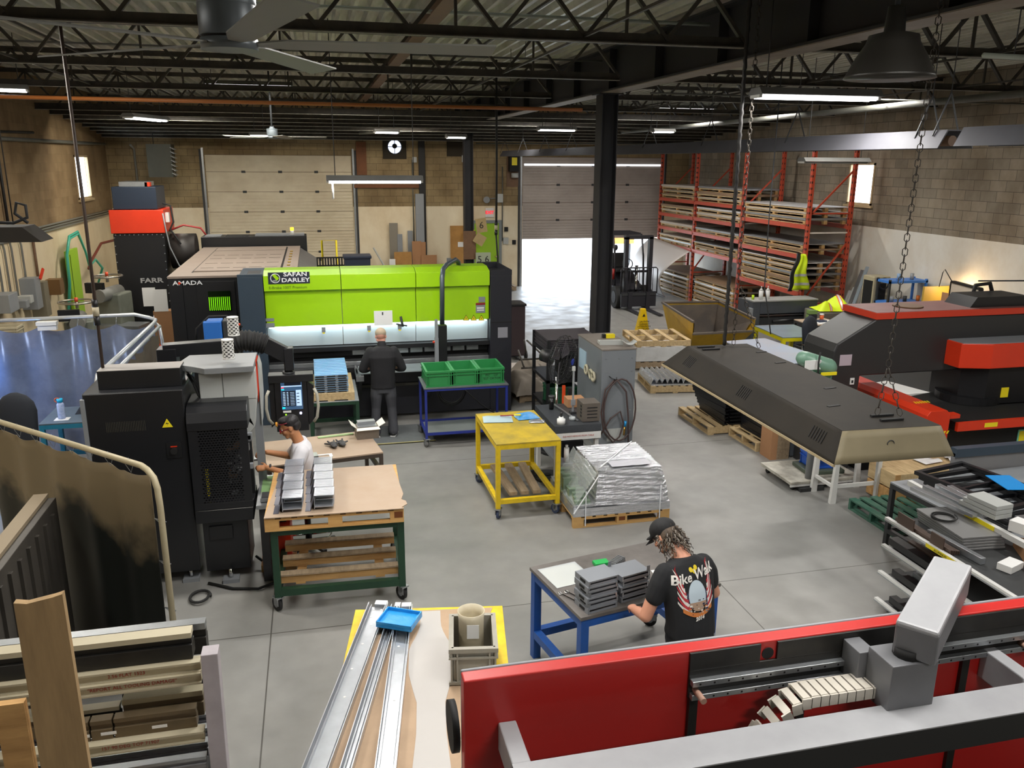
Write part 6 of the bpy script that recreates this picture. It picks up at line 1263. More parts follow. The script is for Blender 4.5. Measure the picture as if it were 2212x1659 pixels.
# dumpster
DY = mat('dirty yellow steel', 'c9a01e', .55, .1, .45, 2.2, '6a5630'); DI = mat('dark dumpster inside', '5a5450', .6, .2, .6, 3, '7d6f60')
o = thing('tipping_skip', 'open yellow steel tipping skip with sloping front', 'skip', (7.6, 15.75, 0))
P0 = [(0, 0), (1.45, .05), (1.75, 2.3), (.35, 2.45)]; zt = .98
b = MB(); lo = [(.25, .5), (1.3, .55), (1.6, 2.2), (.5, 2.3)]
b.add([(x, y, zt) for x, y in P0]+[(x, y, .25) for x, y in lo]+[(P0[0][0], P0[0][1], .72), (P0[1][0], P0[1][1], .72)], [(4, 5, 6, 7), (0, 3, 7, 4, 8), (2, 1, 9, 5, 6), (3, 2, 6, 7), (8, 4, 5, 9)], DY); b.build('skip_shell', o, solid=.01)
b = MB()
for i in range(1, 4): b.bar((*P0[i], zt), (*P0[(i+1) % 4], zt), .05, .04, DI)
b.bar((P0[0][0], P0[0][1], .72), (P0[1][0], P0[1][1], .72), .05, .04, DI); b.build('rim', o)
b = MB(); q_ = [V((x*.93+.06, y*.95+.06, 0)) for x, y in P0]; b.add([(v.x, v.y, .93) for v in q_]+[(x, y, .28) for x, y in lo], [(0, 3, 7, 4), (1, 2, 6, 5), (2, 3, 7, 6), (4, 5, 6, 7)], DI); b.build('inner_lining', o)
MB().box(.4, .6, 0, .5, 2.2, .24, STEEL).box(1.2, .6, 0, 1.3, 2.2, .24, STEEL).build('skid', o)
# cone
o = thing('caution_cone', 'yellow caution cone with black symbols near the forklift', 'cone', (7.9, 19.25, 0)); b = MB(); CYL_ = mat('caution yellow', 'f2c80a', .45)
b.add([(-.17, -.12, 0), (.17, -.12, 0), (.17, .12, 0), (-.17, .12, 0), (-.06, -.05, .66), (.06, -.05, .66), (.06, .05, .66), (-.06, .05, .66)], [(0, 1, 5, 4), (1, 2, 6, 5), (2, 3, 7, 6), (3, 0, 4, 7), (4, 5, 6, 7)], CYL_).box(-.2, -.15, 0, .2, .15, .03, CYL_); b.build('cone_body', o, bev=.008)
t_ = text('lettering', 'CAUTION\nCUIDADO\nATTENTION\nACHTUNG', .062, mat('black ink', '1a1a1a'), o, (.0, -.11, .25), (R(84), 0, 0), .001); MB().prism([(-.035, .47), (.035, .47), (0, .54)], -.086, -.08, DARK, 'y').build('symbol', o)
# ---- forklift
FK = thing('forklift', 'dark forklift parked in front of the open dock door', 'forklift', (8.55, 22.6, 0))
FB = mat('forklift maroon', '5a2226', .45); FG = mat('forklift dark grey', '24242a', .5)
MB().prism([(.55, .2), (.55, .55), (1.1, .62), (1.9, .95), (2.4, .95), (2.5, .3), (2.2, .2)], .1, 1.05, FG, 'x').build('chassis', FK, bev=.02); MB().prism([(.55, .2), (2.4, .2), (2.45, .42), (.6, .38)], .08, 1.07, FB, 'x').build('side_skirt', FK)
MB().prism([(1.75, .95), (2.45, .95), (2.45, .35), (2.1, .3)], .12, 1.03, mat('counterweight', '332a2c', .5), 'x').build('counterweight', FK, bev=.03)
for x in (.05, .95):
    MB().tube([(x, .62, .5), (x, .72, 1.5), (x, .9, 2.08), (x, 1.1, 2.12), (x, 2.0, 2.1), (x, 2.15, 1.9), (x, 2.2, .95)], .03, FG, 8).build('overhead_guard_post', FK)
b = MB(); b.box(.02, .95, 2.1, .98, 2.05, 2.13, FG); 
for i in range(6): b.box(.05, 1.0+i*.17, 2.13, .95, 1.04+i*.17, 2.16, FG)
b.build('roof_guard', FK)
for x in (.1, .84): MB().box(x, 0, .1, x+.11, .12, 2.12, FG).box(x+.02, .12, .1, x+.09, .2, 2.12, STEEL).build('mast_rail', FK)
MB().box(.1, 0, 2.06, .95, .18, 2.16, FG).box(.1, .02, 1.1, .95, .12, 1.16, FG).box(.1, .02, .3, .95, .12, .36, FG).build('mast_crossbar', FK); MB().cyl((.5, .08, .2), (.5, .08, 1.3), .04, CHROME, 10).build('lift_cylinder', FK)
MB().box(.0, -.08, .12, 1.08, -.02, .55, FG).box(.02, -.1, .45, 1.06, -.08, .52, STEEL).build('fork_carriage', FK)
g = MB(); g.tube([(-.02, -.06, .5), (-.02, -.06, 1.2), (.03, -.06, 1.25), (1.05, -.06, 1.25), (1.1, -.06, 1.2), (1.1, -.06, .5)], .018, FG, 7)
for i in range(1, 8): g.tube([(-.02+i*.14, -.06, .5), (-.02+i*.14, -.06, 1.25)], .01, FG, 6)
g.build('load_backrest', FK)
for x in (.2, .75): MB().box(x, -1.15, .03, x+.12, -.08, .06, FG).box(x, -.14, .05, x+.12, -.08, .55, FG).build('fork', FK)
for x, y, r in ((-.02, .5, .33), (.86, .5, .33), (.0, 2.1, .25), (.9, 2.1, .25)):
    w_ = MB().cyl((x, y, r), (x+.22, y, r), r, RUBBER, 26).build('tyre', FK, bev=.02); MB().cyl((x-.01, y, r), (x, y, r), r*.55, FG, 16).build('wheel_rim', w_)
MB().box(.3, 1.25, .95, .8, 1.7, 1.05, DARK).box(.3, 1.65, 1.05, .8, 1.75, 1.5, DARK).build('seat', FK, bev=.03); MB().tube([(.55+.16*cos(t*pi/8), .95+.05*sin(t*pi/8), 1.25+.14*sin(t*pi/8)) for t in range(16)], .015, BLACKM, 6, True).build('steering_wheel', FK)
MB().cyl((.2, 1.9, 1.1), (.9, 1.9, 1.1), .15, mat('gas bottle', '4e4a48', .4, .4), 16).build('gas_bottle', FK); MB().cyl((-.03, .6, .85), (-.03, .6, 1.15), .05, mat('extinguisher red', '8c1c18', .4), 12).build('fire_extinguisher', FK)
MB().ball((.1, .8, 1.75), (.07, .03, .09), FG, 10, 8).cyl((.05, .7, 1.5), (.1, .8, 1.7), .01, FG, 6).build('mirror', FK)
# ---- pallet rack
XR_ = 11.3
PR = thing('pallet_rack', 'orange red pallet rack along the right wall stacked with sheet metal', 'rack', (XR_, 17.7, 0))
BY = [0, 3.15, 6.1, 8.8]; RH = atx(1753, 332, XR_).z+.15
for y in BY:
    for x in (0, 1.1):
        u = MB().box(x, y, 0, x+.08, y+.09, RH, RACKR).build('upright', PR); q = MB()
        for i in range(int(RH/.14)): q.box(x-.001 if x == 0 else x+.03, y-.002, .1+i*.14, x+.03 if x == 0 else x+.05, y, .15+i*.14, DARK).box(x-.002, y+.03, .1+i*.14, x, y+.06, .15+i*.14, DARK)
        tag(q.build('slot_row', u), kind='stuff')
    b = MB()
    zs = [.15, .95, 1.25, 2.0, 2.75, 3.1, 4.1]
    MB().bar((.06, y+.045, .9), (1.12, y+.045, .9), .035, .035, RACKR).bar((.06, y+.045, 3.05), (1.12, y+.045, 3.05), .035, .035, RACKR).bar((.06, y+.045, .95), (1.12, y+.045, 2.35), .035, .035, RACKR).bar((.06, y+.045, 3.0), (1.12, y+.045, 4.05), .035, .035, RACKR).bar((.06, y+.045, 2.6), (1.12, y+.045, 2.6), .035, .035, mat('pale brace', 'c8beb4', .4)).build('brace', PR)
def lv(px, py): return atx(px, py, XR_).z
lvA = [lv(1712, 628)-.1, lv(1740, 553)-.1, lv(1745, 487)-.1]; lvB = [lv(1560, y)-.1 for y in (553, 512, 478, 440)]
SHW = mat('sheet metal white edge', 'dcdad8', .4, .3, .3, 3, '98948f'); SHB = mat('hardboard brown', '8f7358', .7, 0, .3, 2)
def sheet_load(label, y0, L, z, n, k):
    """long pallet with sheets: boards along y, blocks, sheets on top"""
    o = thing('sheet_pallet', label, 'loaded pallet', (XR_+.02, 17.7+y0, z), R(rnd.uniform(-.6, .6)), 'loaded pallets on the rack')
    W = 1.1
    for x in (0, .5, 1.0): MB().box(x, 0, .06, x+.09, L, .1, WOODP).build('pallet_board', o)
    b = MB()
    for i in range(3):
        for x in (0, .5, 1.0): b.box(x, i*(L-.1)/2, 0, x+.09, i*(L-.1)/2+.1, .06, WOOD)
    b.box(-.0, 0, .0, .09, L, .012, WOODP); b.build('block', o)
    MB().box(-.02, -.03, .1, W+.02, L+.03, .1+.016*n, [SHW, SHB, mat('grey sheet pack', '8a8a8a', .4, .3), mat('pale paper wrap', 'b9ada0', .7)][k % 4]).build('sheet_stack', o)
    return .1+.016*n+.005
ordn = ['lowest', 'second', 'third', 'fourth', 'fifth', 'sixth', 'seventh']
for bi, (y0, y1) in enumerate(((BY[0]+.12, BY[1]-.04), (BY[1]+.13, BY[2]-.04), (BY[2]+.13, BY[3]-.04))):
    levels = lvA if bi == 0 else lvB
    for li, z in enumerate(levels):
        MB().box(-.01, y0-.03, z, .04, y1+.04, z+.1, RACKR).build('beam', PR); MB().box(1.12, y0-.03, z, 1.17, y1+.04, z+.1, RACKR).build('beam', PR)
        top = levels[li+1] if li+1 < len(levels) else z+.62
        zz = z+.105; j = 0; cap = (6 if li == 0 else 2 if li == 1 else 4) if bi == 0 else (2, 2, 2, 3)[li]
        while zz+.16 < top-.02 and j < cap:
            zz += sheet_load('%s pallet of sheets on %s shelf of the %s bay' % (ordn[j], ['the lowest', 'the second', 'the third', 'the top'][li], ['near', 'middle', 'far'][bi]), y0+.03, (y1-y0)-.1, zz, 1+(j*3+li+bi) % 4, j+li+bi); j += 1
    if bi:
        zz = .0
        for j in range(6):
            zz += sheet_load('%s pallet of sheets on the floor under the %s bay' % (ordn[j], ['near', 'middle', 'far'][bi]), y0+.1, (y1-y0)-.3, zz, 1+(j*2) % 3, j)
    else:
        for j in range(3): sheet_load('%s dark pallet on the floor under the near bay' % ordn[j], y0+.8, 2.0, .13*j+.0, 1, 1)
# curved white sheet
p0, p1 = atx(1408, 512, 11.2), atx(1490, 545, 11.2)
def cs(u, v): y = (p0.y*(1-u)+p1.y*u)*(1-v)+(27.0*(1-u)+24.6*u)*v; return (11.2-.9*sin(v*pi)*.6-.35*v, y, (p0.z*(1-u)+p1.z*u)*(1-v)+.02)
tag(MB().grid(cs, 16, 20, mat('white plastic sheet', 'd6d0cc', .45)).build('curved_sheet', solid=.01), 'large white sheet curving down from the pallet rack to the floor', 'sheet')
# vest and clothes
VY = mat('hi vis yellow', 'd6ee1c', .6, emit=0); VO = mat('hi vis orange', 'e86a30', .6); SV = mat('reflective silver', 'c9c9c9', .3, .3)
o = thing('hi_vis_vest', 'black and yellow high visibility vest hanging on the near rack post', 'vest', (11.28, 17.72, 0))
def vs_(u, v, k=0): w_ = .12+.34*v; return (-.05+(u-.5)*w_+.03*sin(9*v), -.06-.03*sin(u*9), 2.12-.85*v)
MB().grid(vs_, 10, 14, VY).build('vest_body', o, solid=.02); MB().grid(lambda u, v: (vs_(0, v)[0]-.1+.11*u, -.05, 2.14-.9*v), 5, 10, BLACKM).build('black_coat', o, solid=.03)
for v in (.55, .8): MB().grid(lambda u, w: (vs_(u, v)[0], vs_(u, v)[1]-.02, vs_(u, v)[2]-.06*w), 8, 1, SV).build('reflective_band', o)
def heap(u, v): e = min(1, 4*min(u, 1-u, v, 1-v)); return (.8*u, .6*v, .3*e*(.6+.4*sin(7*u+4*v))+.01)
o = thing('hi_vis_jacket', 'crumpled yellow high visibility jacket with orange bands on the bench below the vest', 'jacket', (10.85, 16.2, 1.0), R(-10)); MB().grid(heap, 16, 14, VY).build('jacket_body', o)
for u0 in (.3, .65): MB().grid(lambda u, v: (heap(u0+.08*u, v)[0], heap(u0+.08*u, v)[1], heap(u0+.08*u, v)[2]+.008), 2, 14, VO).build('orange_band', o); MB().grid(lambda u, v: (heap(u0+.02+.04*u, v)[0], heap(u0+.02+.04*u, v)[1], heap(u0+.02+.04*u, v)[2]+.014), 2, 14, SV).build('silver_band', o)
tag(MB().box(0, 0, 0, 1.0, .7, .99, mat('grey crate stack', '6a665c', .6)).build('storage_box', loc=(10.85, 16.1, 0), bev=.02), 'grey storage box under the crumpled yellow jacket', 'box')
# ---- shear / rolls
o = thing('sheet_shear', 'dark grey sheet shear with white bottles on its top', 'shear', (9.65, 17.0, 0)); o.scale = (.79, 1, .94); a0 = atz(1622, 660, 1.2)
SG = mat('shear grey', '4a4e55', .45, .1, .2, 3)
MB().box(0, 0, 0, .25, .7, 1.2, SG).build('left_frame', o, bev=.01); MB().box(1.85, 0, 0, 2.1, .7, 1.2, SG).build('right_frame', o, bev=.01)
MB().box(.25, .0, .9, 1.85, .15, 1.2, SG).box(.0, -.02, 1.2, 2.1, .5, 1.23, mat('pale shear top', '9a9a98', .5)).build('top_beam', o); MB().cyl((.25, .3, .88), (1.85, .3, .88), .07, CHROME, 16).build('roll', o); MB().box(.25, .1, .6, 1.85, .6, .78, STEEL).cyl((.6, -.1, .72), (1.8, -.1, .78), .04, BLACKM, 10).build('bed', o); MB().box(-.08, -.03, .85, .0, .1, 1.05, GREYP).build('switch_box', o)
for i in range(2):
    q = thing('squeeze_bottle', ['left', 'right'][i]+' white squeeze bottle on the sheet shear', 'bottle', (9.95+.17*i, 17.2, 1.158), 0, 'white bottles'); MB().cyl((0, 0, 0), (0, 0, .2), .05, PAPER, 14).cyl((0, 0, .2), (0, 0, .25), .05, PAPER, 14, .015).build('bottle_body', q); MB().cyl((0, 0, .25), (0, 0, .3), .012, PAPER, 8).build('nozzle', q)
tag(MB().cyl((0, 0, 0), (0, 0, .1), .03, mat('lime bottle', 'b8e020', .4), 10).build('small_bottle', loc=(9.75, 17.2, 1.158)), 'small lime bottle left of the white bottles', 'bottle')
frame_table('work_table', 'yellow framed table with pale blue steel top behind the punch press', (8.95, 14.5, 0), R(-3), .9, 1.25, .85, mat('bright yellow paint', 'dcd012', .45), mat('pale blue steel top', '9aabba', .3, .4, .3), .07, .1, wheels=False)
def top_table(): return frame_table('desk', 'tan desk with lunch bag and paper cup behind the chair', (10.1, 15.3, 0), R(0), .75, .7, .9, STEEL, PLY, .05, .3, wheels=False)
top_table()
o = thing('lunch_bag', 'green and black lunch bag on the tan desk', 'bag', (10.25, 15.65, .9)); MB().box(0, 0, 0, .2, .16, .16, mat('black cloth', '15171d', .8)).build('bag_body', o, bev=.03); MB().box(.01, .01, .161, .19, .15, .24, mat('moss green cloth', '6f8a4a', .7)).box(-.005, .03, .02, 0, .13, .15, mat('moss green cloth', '6f8a4a', .7)).build('bag_lid', o, bev=.02)
o = thing('paper_cup', 'orange paper cup with white lid on the tan desk', 'cup', (10.58, 15.7, .9)); MB().lathe([(.035, 0), (.045, .13), (.001, .13)], mat('orange paper cup', 'd6602c', .5), 14).build('cup_wall', o); MB().lathe([(.048, .13), (.046, .155), (.001, .155)], PAPER, 14).build('lid', o)
tag(MB().box(0, 0, 0, .5, .3, .02, PAPER).box(.1, .1, .02, .3, .25, .05, mat('dark notebook', '2a3850', .5)).build('papers', loc=(10.3, 15.32, .9), rz=R(12)), 'papers and dark notebook beside the paper cup', 'papers')
o = thing('office_chair', 'black office chair with armrests behind the green drill press', 'chair', (8.15, 12.0, 0), R(20)); 
o.location = (9.45, 13.95, 0)
MB().box(-.25, -.25, .5, .25, .25, .58, DF).build('seat', o, bev=.03); bk = Blob(); bk.cap((0, .27, .8), (0, .3, 1.1), .2, .22, DF, .35); bk.build('backrest', o); MB().cyl((0, 0, .08), (0, 0, .5), .03, STEEL).build('column', o)
for i in range(5): MB().bar((0, 0, .08), (.3*cos(i*1.256), .3*sin(i*1.256), .05), .04, .03, STEEL).build('leg', o)
for s in (-1, 1): MB().tube([(s*.26, .2, .56), (s*.33, .18, .8), (s*.33, -.15, .8), (s*.27, -.18, .56)], .018, CHROME if s < 0 else BLACKM, 8).build('armrest', o)
# ---- right wall bench area
o = thing('steel_bench', 'dark steel bench covered with scrap metal by the right wall', 'bench', (11.15, 14.35, 0)); MB().box(0, 0, .75, 1.0, .9, .82, STEEL).build('benchtop', o)
for x in (.05, .9):
    for y in (.05, .8): MB().box(x, y, 0, x+.06, y+.06, .75, STEEL).build('leg', o)
tag(MB().prism([(0, 0), (.9, 0), (1.0, .2), (-.1, .9)], 0, .4, mat('red metal tray', '8c2c22', .5), 'y').build('red_tray', loc=(11.3, 15.75, .0)), 'dark red metal tray beside the yellow jacket', 'tray')
o = thing('wheel_grinder', 'dark hand wheel machine on the steel bench', 'machine', (11.3, 14.5, .822)); MB().box(0, 0, 0, .4, .3, .2, STEEL).build('machine_body', o); MB().cyl((-.06, .1, .15), (-.02, .1, .15), .16, GREYP, 20).cyl((-.08, .1, .15), (-.06, .1, .15), .06, CHROME, 12).build('hand_wheel', o)
for i in range(9): tag(MB().cyl((0, 0, .04), (.35+.05*(i % 3), 0, .05), .025+.006*(i % 2), [GALV, STEEL, RUST][i % 3], 10).build('scrap_bar', loc=(11.25+.06*i, 14.75+.16*(i % 3), .822), rz=R(25*i)), 'short metal bar among the scrap on the steel bench', 'bar', 'scrap bars on the bench')
o = thing('band_saw', 'cream vertical band saw with black wheel by the right wall', 'saw', (12.15, 16.2, 0)); CRS = mat('cream machine enamel', 'b3a98c', .5, 0, .3)
MB().box(0, 0, 0, .42, .4, 1.75, CRS).box(-.3, -.1, .85, .4, .5, .92, STEEL).build('saw_body', o, bev=.02); MB().box(-.003, .04, .95, 0, .36, 1.65, DARK).box(.1, -.005, .95, .32, 0, 1.6, DARK).build('blade_slot', o); MB().tube([(.2+.12*cos(t*pi/9), -.08, 1.6+.12*sin(t*pi/9)) for t in range(18)], .02, BLACKM, 6, True).build('hand_wheel', o)
for i, (y, r, h_) in enumerate(((16.95, 14, 1.7), (17.15, 12, 1.85), (17.3, 9, 1.75), (17.5, 6, 1.3), (17.65, 8, 1.2))): tag(MB().bar((12.1, y, .02), (12.1+.55, y+.02*i, h_), .1, .02, [ALU, mat('pale blue strip', 'b4c4d0', .3, .4), GALV, LGY, LGY][i]).build('leaning_strip'), ['tallest', 'second', 'third', 'short fourth', 'short fifth'][i]+' pale metal strip leaning on the right wall', 'metal strip', 'strips leaning on the right wall')
sh = thing('blue_shelf', 'blue metal shelf unit with tools by the right wall', 'shelf', (11.9, 15.0+.35, 0)); SB = mat('sky blue shelf', '3a78c8', .45)
for z in (.85, 1.25, 1.72): MB().box(0, 0, z, .95, .45, z+.05, SB).build('shelf_board', sh)
for x in (0, .9):
    for y in (0, .4): MB().box(x, y, 0, x+.04, y+.04, 1.8, SB if x else STEEL).build('upright', sh)
for i in range(8):
    z = (.9, 1.3, 1.77)[i % 3]; tag(MB().cyl((0, 0, 0), (0, 0, .1+.02*(i % 3)), .04, [STEEL, GREYP, mat('blue bottle', '7a98b8', .4), mat('orange can', 'd87020', .4)][i % 4], 10).build('tool_can', loc=(12.0+.11*i, 15.5, z+.001)), ['%s can on the blue shelf' % s for s in ('dark', 'grey', 'pale blue', 'orange')][i % 4]+(', left half' if i < 4 else ', right half'), 'can')
yc = thing('yellow_cabinet', 'yellow perforated back board with a lamp beside the blue shelf', 'cabinet', (12.2, 14.65, 0)); YB_ = mat('mustard board', 'b0913c', .5); MB().box(0, 0, 0, .65, .05, 1.75, YB_).build('back_board', yc)
MB().box(-.0, -.01, 1.0, .6, -.0, 1.35, DARK).build('dark_recess', yc); MB().box(0, -.2, .95, .65, 0, 1.0, GREYP).build('tray', yc)
o = thing('desk_lamp', 'lit clamp lamp on a bent arm above the yellow board', 'lamp', (12.5, 14.6, 0)); MB().tube([(0, 0, 1.75), (.0, -.05, 2.05), (.0, -.1, 2.12), (.12, -.2, 1.88)], .01, STEEL, 6).build('arm', o); MB().cyl((.12, -.2, 1.88), (.14, -.24, 1.8), .03, STEEL, 14, .09).build('lamp_shade', o); MB().ball((.135, -.235, 1.8), .04, mat('lamp bulb', 'ffd9a0', .3, emit=30), 10, 8).build('bulb', o)
lamp('POINT', (12.63, 14.3, 1.72), 14, (.05, 0), col=(1, .72, .4), name='desk_lamp_glow')
o = thing('tool_board', 'leaning black framed board with papers and tools by the right wall', 'board', (12.3, 13.3, 0)); b = MB(); M = Matrix.Translation((0, 0, .8)) @ Matrix.Rotation(R(-12), 4, 'Z')
b.box(0, 0, .5, .06, 1.0, 1.1, mat('cream board', 'c2b8a8', .6), M).box(-.02, -.02, .5, .07, .0, 1.1, DARK, M).box(-.02, 1.0, .5, .07, 1.02, 1.1, DARK, M).box(-.02, 0, 1.08, .07, 1.0, 1.12, DARK, M); b.build('board_face', o); MB().box(-.6, 0, 0, .3, 1.1, 1.2, STEEL).build('tool_chest', o)
for i in range(4): MB().box(-.02, .1+.22*i, 1.45, -.01, .28+.22*i, 1.7, [PAPER, mat('red paper', 'b83a38'), PAPER, CARD][i]).build('pinned_paper', o)
# ================================================================== people
from mathutils.bvhtree import BVHTree
def shoe(p, f, m, sole, parent, name='shoe'):
    p = V(p); f = V(f).normalized(); b = Blob(); b.cap(p+V((0, 0, .045))-f*.06, p+V((0, 0, .04))+f*.12, .05, .042, m, .75); b.cap(p-f*.05+V((0, 0, .06)), p-f*.03+V((0, 0, .12)), .045, .045, m); b.fuse(name, parent, .008, 3)
    s = MB(); s.bar(p-f*.11+V((0, 0, .012)), p+f*.165+V((0, 0, .012)), .085, .022, sole); s.build('sole', parent, bev=.008)
# ---- man at the press brake
JK = mat('black jacket cloth', '121216', .8, 0, .3, 6, '1d1d22', bump=.1); PT = mat('dark grey work trousers', '43444a', .8, 0, .3, 8, '5a5b60', bump=.1)
SK1 = mat('pink skin', 'd39a86', .5, 0, .2, 20, 'c07f6c')
m1 = thing('person', 'man in black jacket, grey trousers and cap standing at the lime green press brake', 'person', (.9, 12.5, .014), R(-3))
hc = V((-.01, .07, 1.585)); b = Blob()
b.head(hc, (0, .9, -.35), (0, .3, 1), SK1); b.cap((0, .02, 1.42), (0, .05, 1.53), .058, .056, SK1)
b.loft([(0, 0, .86), (0, 0, 1.0), (0, .0, 1.15), (0, .01, 1.3), (0, .02, 1.41)], [(.15, .1), (.14, .1), (.16, .11), (.17, .11), (.08, .07)], (1, 0, 0), SK1)
for s in (-1, 1):
    b.chain([(s*.17, .02, 1.35), (s*.27, .02, 1.1), (s*.17, .26, 1.05)], [.05, .042, .032], SK1)
    b.hand((s*.17, .26, 1.05), (-s*.35, 1, -.15), (-s*.4, 0, -1), SK1, side=-s if s > 0 else 1, curl=.5)
    b.chain([(s*.09, 0, .9), (s*.115, .03, .48), (s*.125, 0, .1)], [.08, .05, .04], SK1)
b.fuse('body', m1, .0075, 3)
eyes(m1, hc, (0, .9, -.35), (0, .3, 1))
b = Blob(); b.loft([(0, -.01, .8), (0, -.01, .86), (0, -.01, 1.0), (0, -.0, 1.15), (0, .0, 1.28), (0, .01, 1.38), (0, .015, 1.44)], [(.19, .135), (.185, .13), (.185, .13), (.2, .135), (.225, .135), (.2, .11), (.1, .085)], (1, 0, 0), JK)
b.cap((0, .02, 1.42), (0, .03, 1.475), .075, .07, JK)
for s in (-1, 1): b.chain([(s*.175, .01, 1.36), (s*.24, .0, 1.24), (s*.3, .0, 1.1), (s*.26, .12, 1.06), (s*.19, .24, 1.05)], [.082, .075, .066, .058, .046], JK)
b.fuse('jacket', m1, .011, 3)
b = Blob(); b.loft([(0, 0, .72), (0, 0, .8), (0, 0, .9)], [(.15, .11), (.175, .125), (.17, .12)], (1, 0, 0), PT)
for s in (-1, 1): b.chain([(s*.09, 0, .82), (s*.11, .0, .66), (s*.12, .03, .48), (s*.13, .01, .28), (s*.135, -.01, .09)], [.1, .092, .075, .072, .08], PT)
b.fuse('trousers', m1, .011, 3)
for s in (-1, 1): shoe((s*.14, .02, 0), (s*.25, 1, 0), mat('black shoe', '1c1c1e', .5), mat('white sole', 'c8c8c8', .5), m1)
CAPM = mat('beige cap', 'b5a48c', .75, 0, .3, 8); f1 = V((0, .9, -.35)).normalized(); u1 = V((0, .35, .94)).normalized()
b = Blob(); M1 = Matrix(((1, f1.x, u1.x, hc.x), (0, f1.y, u1.y, hc.y), (0, f1.z, u1.z, hc.z), (0, 0, 0, 1)))
b.ball((0, -.012, .05), (.086, .106, .085), CAPM, 18, 10, M1); b.cap(hc+f1*.09+u1*.05+V((-.05, 0, 0)), hc+f1*.09+u1*.05+V((.05, 0, 0)), .02, .02, CAPM, .5); b.cap(hc+f1*.12+u1*.04+V((-.04, 0, 0)), hc+f1*.15+u1*.035+V((.04, 0, 0)), .03, .03, CAPM, .3)
b.fuse('cap', m1, .007, 2)
MB().tube([hc-f1*.108*cos(t)*1.0+V((1, 0, 0))*.06*sin(t)*0+u1*(.03+.035*cos(t*2))+V((.05*sin(t*1.0), 0, 0)) for t in (i*pi/12-pi/2 for i in range(13))], .006, mat('cap strap', '8a7a66', .7), 6).build('cap_strap', m1)
# ---- seated man
SK2 = mat('tan skin', 'b98058', .5, 0, .2, 20, 'a06a46'); WS = mat('white t shirt cloth', 'd8d6da', .8, 0, .12, 6, 'b9b2bc', bump=.12); BP = mat('black trousers', '191a1d', .8)
m2 = thing('person', 'seated man in white t-shirt with red tinted glasses working at the black bending machine', 'person', (-.27, 8.78, 0), R(92))
hc = V((0, .11, 1.435)); f2 = V((0, .93, -.3)); u2 = V((0, .3, .95)); b = Blob(); b.head(hc, f2, u2, SK2); b.cap((0, .02, 1.26), (0, .07, 1.38), .06, .058, SK2)
b.loft([(0, -.02, .68), (0, 0, .9), (0, .0, 1.1), (0, .02, 1.25)], [(.14, .1), (.13, .1), (.16, .1), (.08, .07)], (1, 0, 0), SK2)
hands = ((-.13, .36, 1.04), (.12, .36, 1.13))
for s, hd, el in ((-1, hands[0], (-.25, .12, .98)), (1, hands[1], (.25, .12, 1.02))):
    b.chain([(s*.18, .0, 1.2), el, hd], [.052, .043, .029], SK2); b.hand(hd, (-s*.15, 1, .0), (-s*.8, 0, -.6), SK2, side=1 if s < 0 else -1, curl=.75)
    b.chain([(s*.09, 0, .7), (s*.13, .42, .68), (s*.12, .3, .3)], [.075, .055, .04], SK2)
b.fuse('body', m2, .0075, 3); eyes(m2, hc, f2, u2)
b = Blob(); b.loft([(0, -.03, .66), (0, -.02, .78), (0, -.01, .95), (0, 0, 1.1), (0, .0, 1.2), (0, .02, 1.27)], [(.185, .135), (.18, .13), (.18, .125), (.2, .125), (.19, .11), (.095, .08)], (1, 0, 0), WS)
for s, el in ((-1, (-.245, .085, 1.03)), (1, (.245, .085, 1.06))): b.chain([(s*.165, .0, 1.2), (s*.2, .03, 1.13), el], [.08, .078, .074], WS)
b.fuse('t_shirt', m2, .01, 3)
b = Blob(); b.loft([(0, -.04, .62), (0, -.03, .72)], [(.18, .14), (.175, .13)], (1, 0, 0), BP)
for s in (-1, 1): b.chain([(s*.09, 0, .68), (s*.13, .42, .67), (s*.12, .32, .28)], [.1, .08, .065], BP)
b.fuse('trousers', m2, .012, 3)
for s in (-1, 1): shoe((s*.12, .3, .2), (0, 1, 0), mat('black shoe', '1c1c1e', .5), DARK, m2)
HR = mat('black hair', '161316', .45, 0, .3, 30, '2c2a2c', bump=.3)
b = Blob(); M2 = Matrix(((1, 0, 0, 0), (0, f2.y, u2.y, hc.y), (0, f2.z, u2.z, hc.z), (0, 0, 0, 1)))
b.ball((0, -.03, .055), (.086, .098, .078), HR, 18, 10, M2); b.ball((0, -.07, .005), (.08, .06, .07), HR, 16, 10, M2); b.ball((0, .03, .095), (.068, .065, .035), HR, 16, 8, M2); b.fuse('hair', m2, .007, 2)
RG = mat('red tinted lens', 'c8283c', .15, alpha=.8)
b = MB()
for s in (-1, 1): b.cyl(hc+V((s*.033, 0, 0))+f2*.1+u2*.0, hc+V((s*.033, 0, 0))+f2*.106+u2*.0, .022, RG, 14).bar(hc+V((s*.06, 0, 0))+f2*.095+u2*.002, hc+V((s*.08, 0, 0))-f2*.02+u2*.01, .004, .008, mat('red frame', '701828', .4))
b.build('glasses', m2)
MB().tube([hc+V((.085*sin(t), 0, 0))+f2*(.1*cos(t))+u2*.075 for t in (i*pi/12-pi/2 for i in range(13))], .006, mat('red frame', '701828', .4), 6).cyl(hc+f2*.105+u2*.075, hc+f2*.125+u2*.08, .025, mat('amber visor', 'e8a030', .3), 10).build('headlamp', m2)
hd = V(hands[0]); MB().tube([hd+V((.03*cos(t), -.03, .03*sin(t))) for t in (i*pi/6 for i in range(12))], .012, mat('dark watch', '2a2a2e', .4), 6, True).build('watch', m2)
tag(MB().box(-.06, 0, 0, .06, .1, .02, GALV).build('held_plate', loc=(-.73, 8.83, 1.06), rz=R(5)), 'small grey metal plate between the hands of the seated man', 'plate')
st = thing('drafting_stool', 'black stool with chrome foot ring under the seated man', 'stool', (-.25, 8.78, 0))
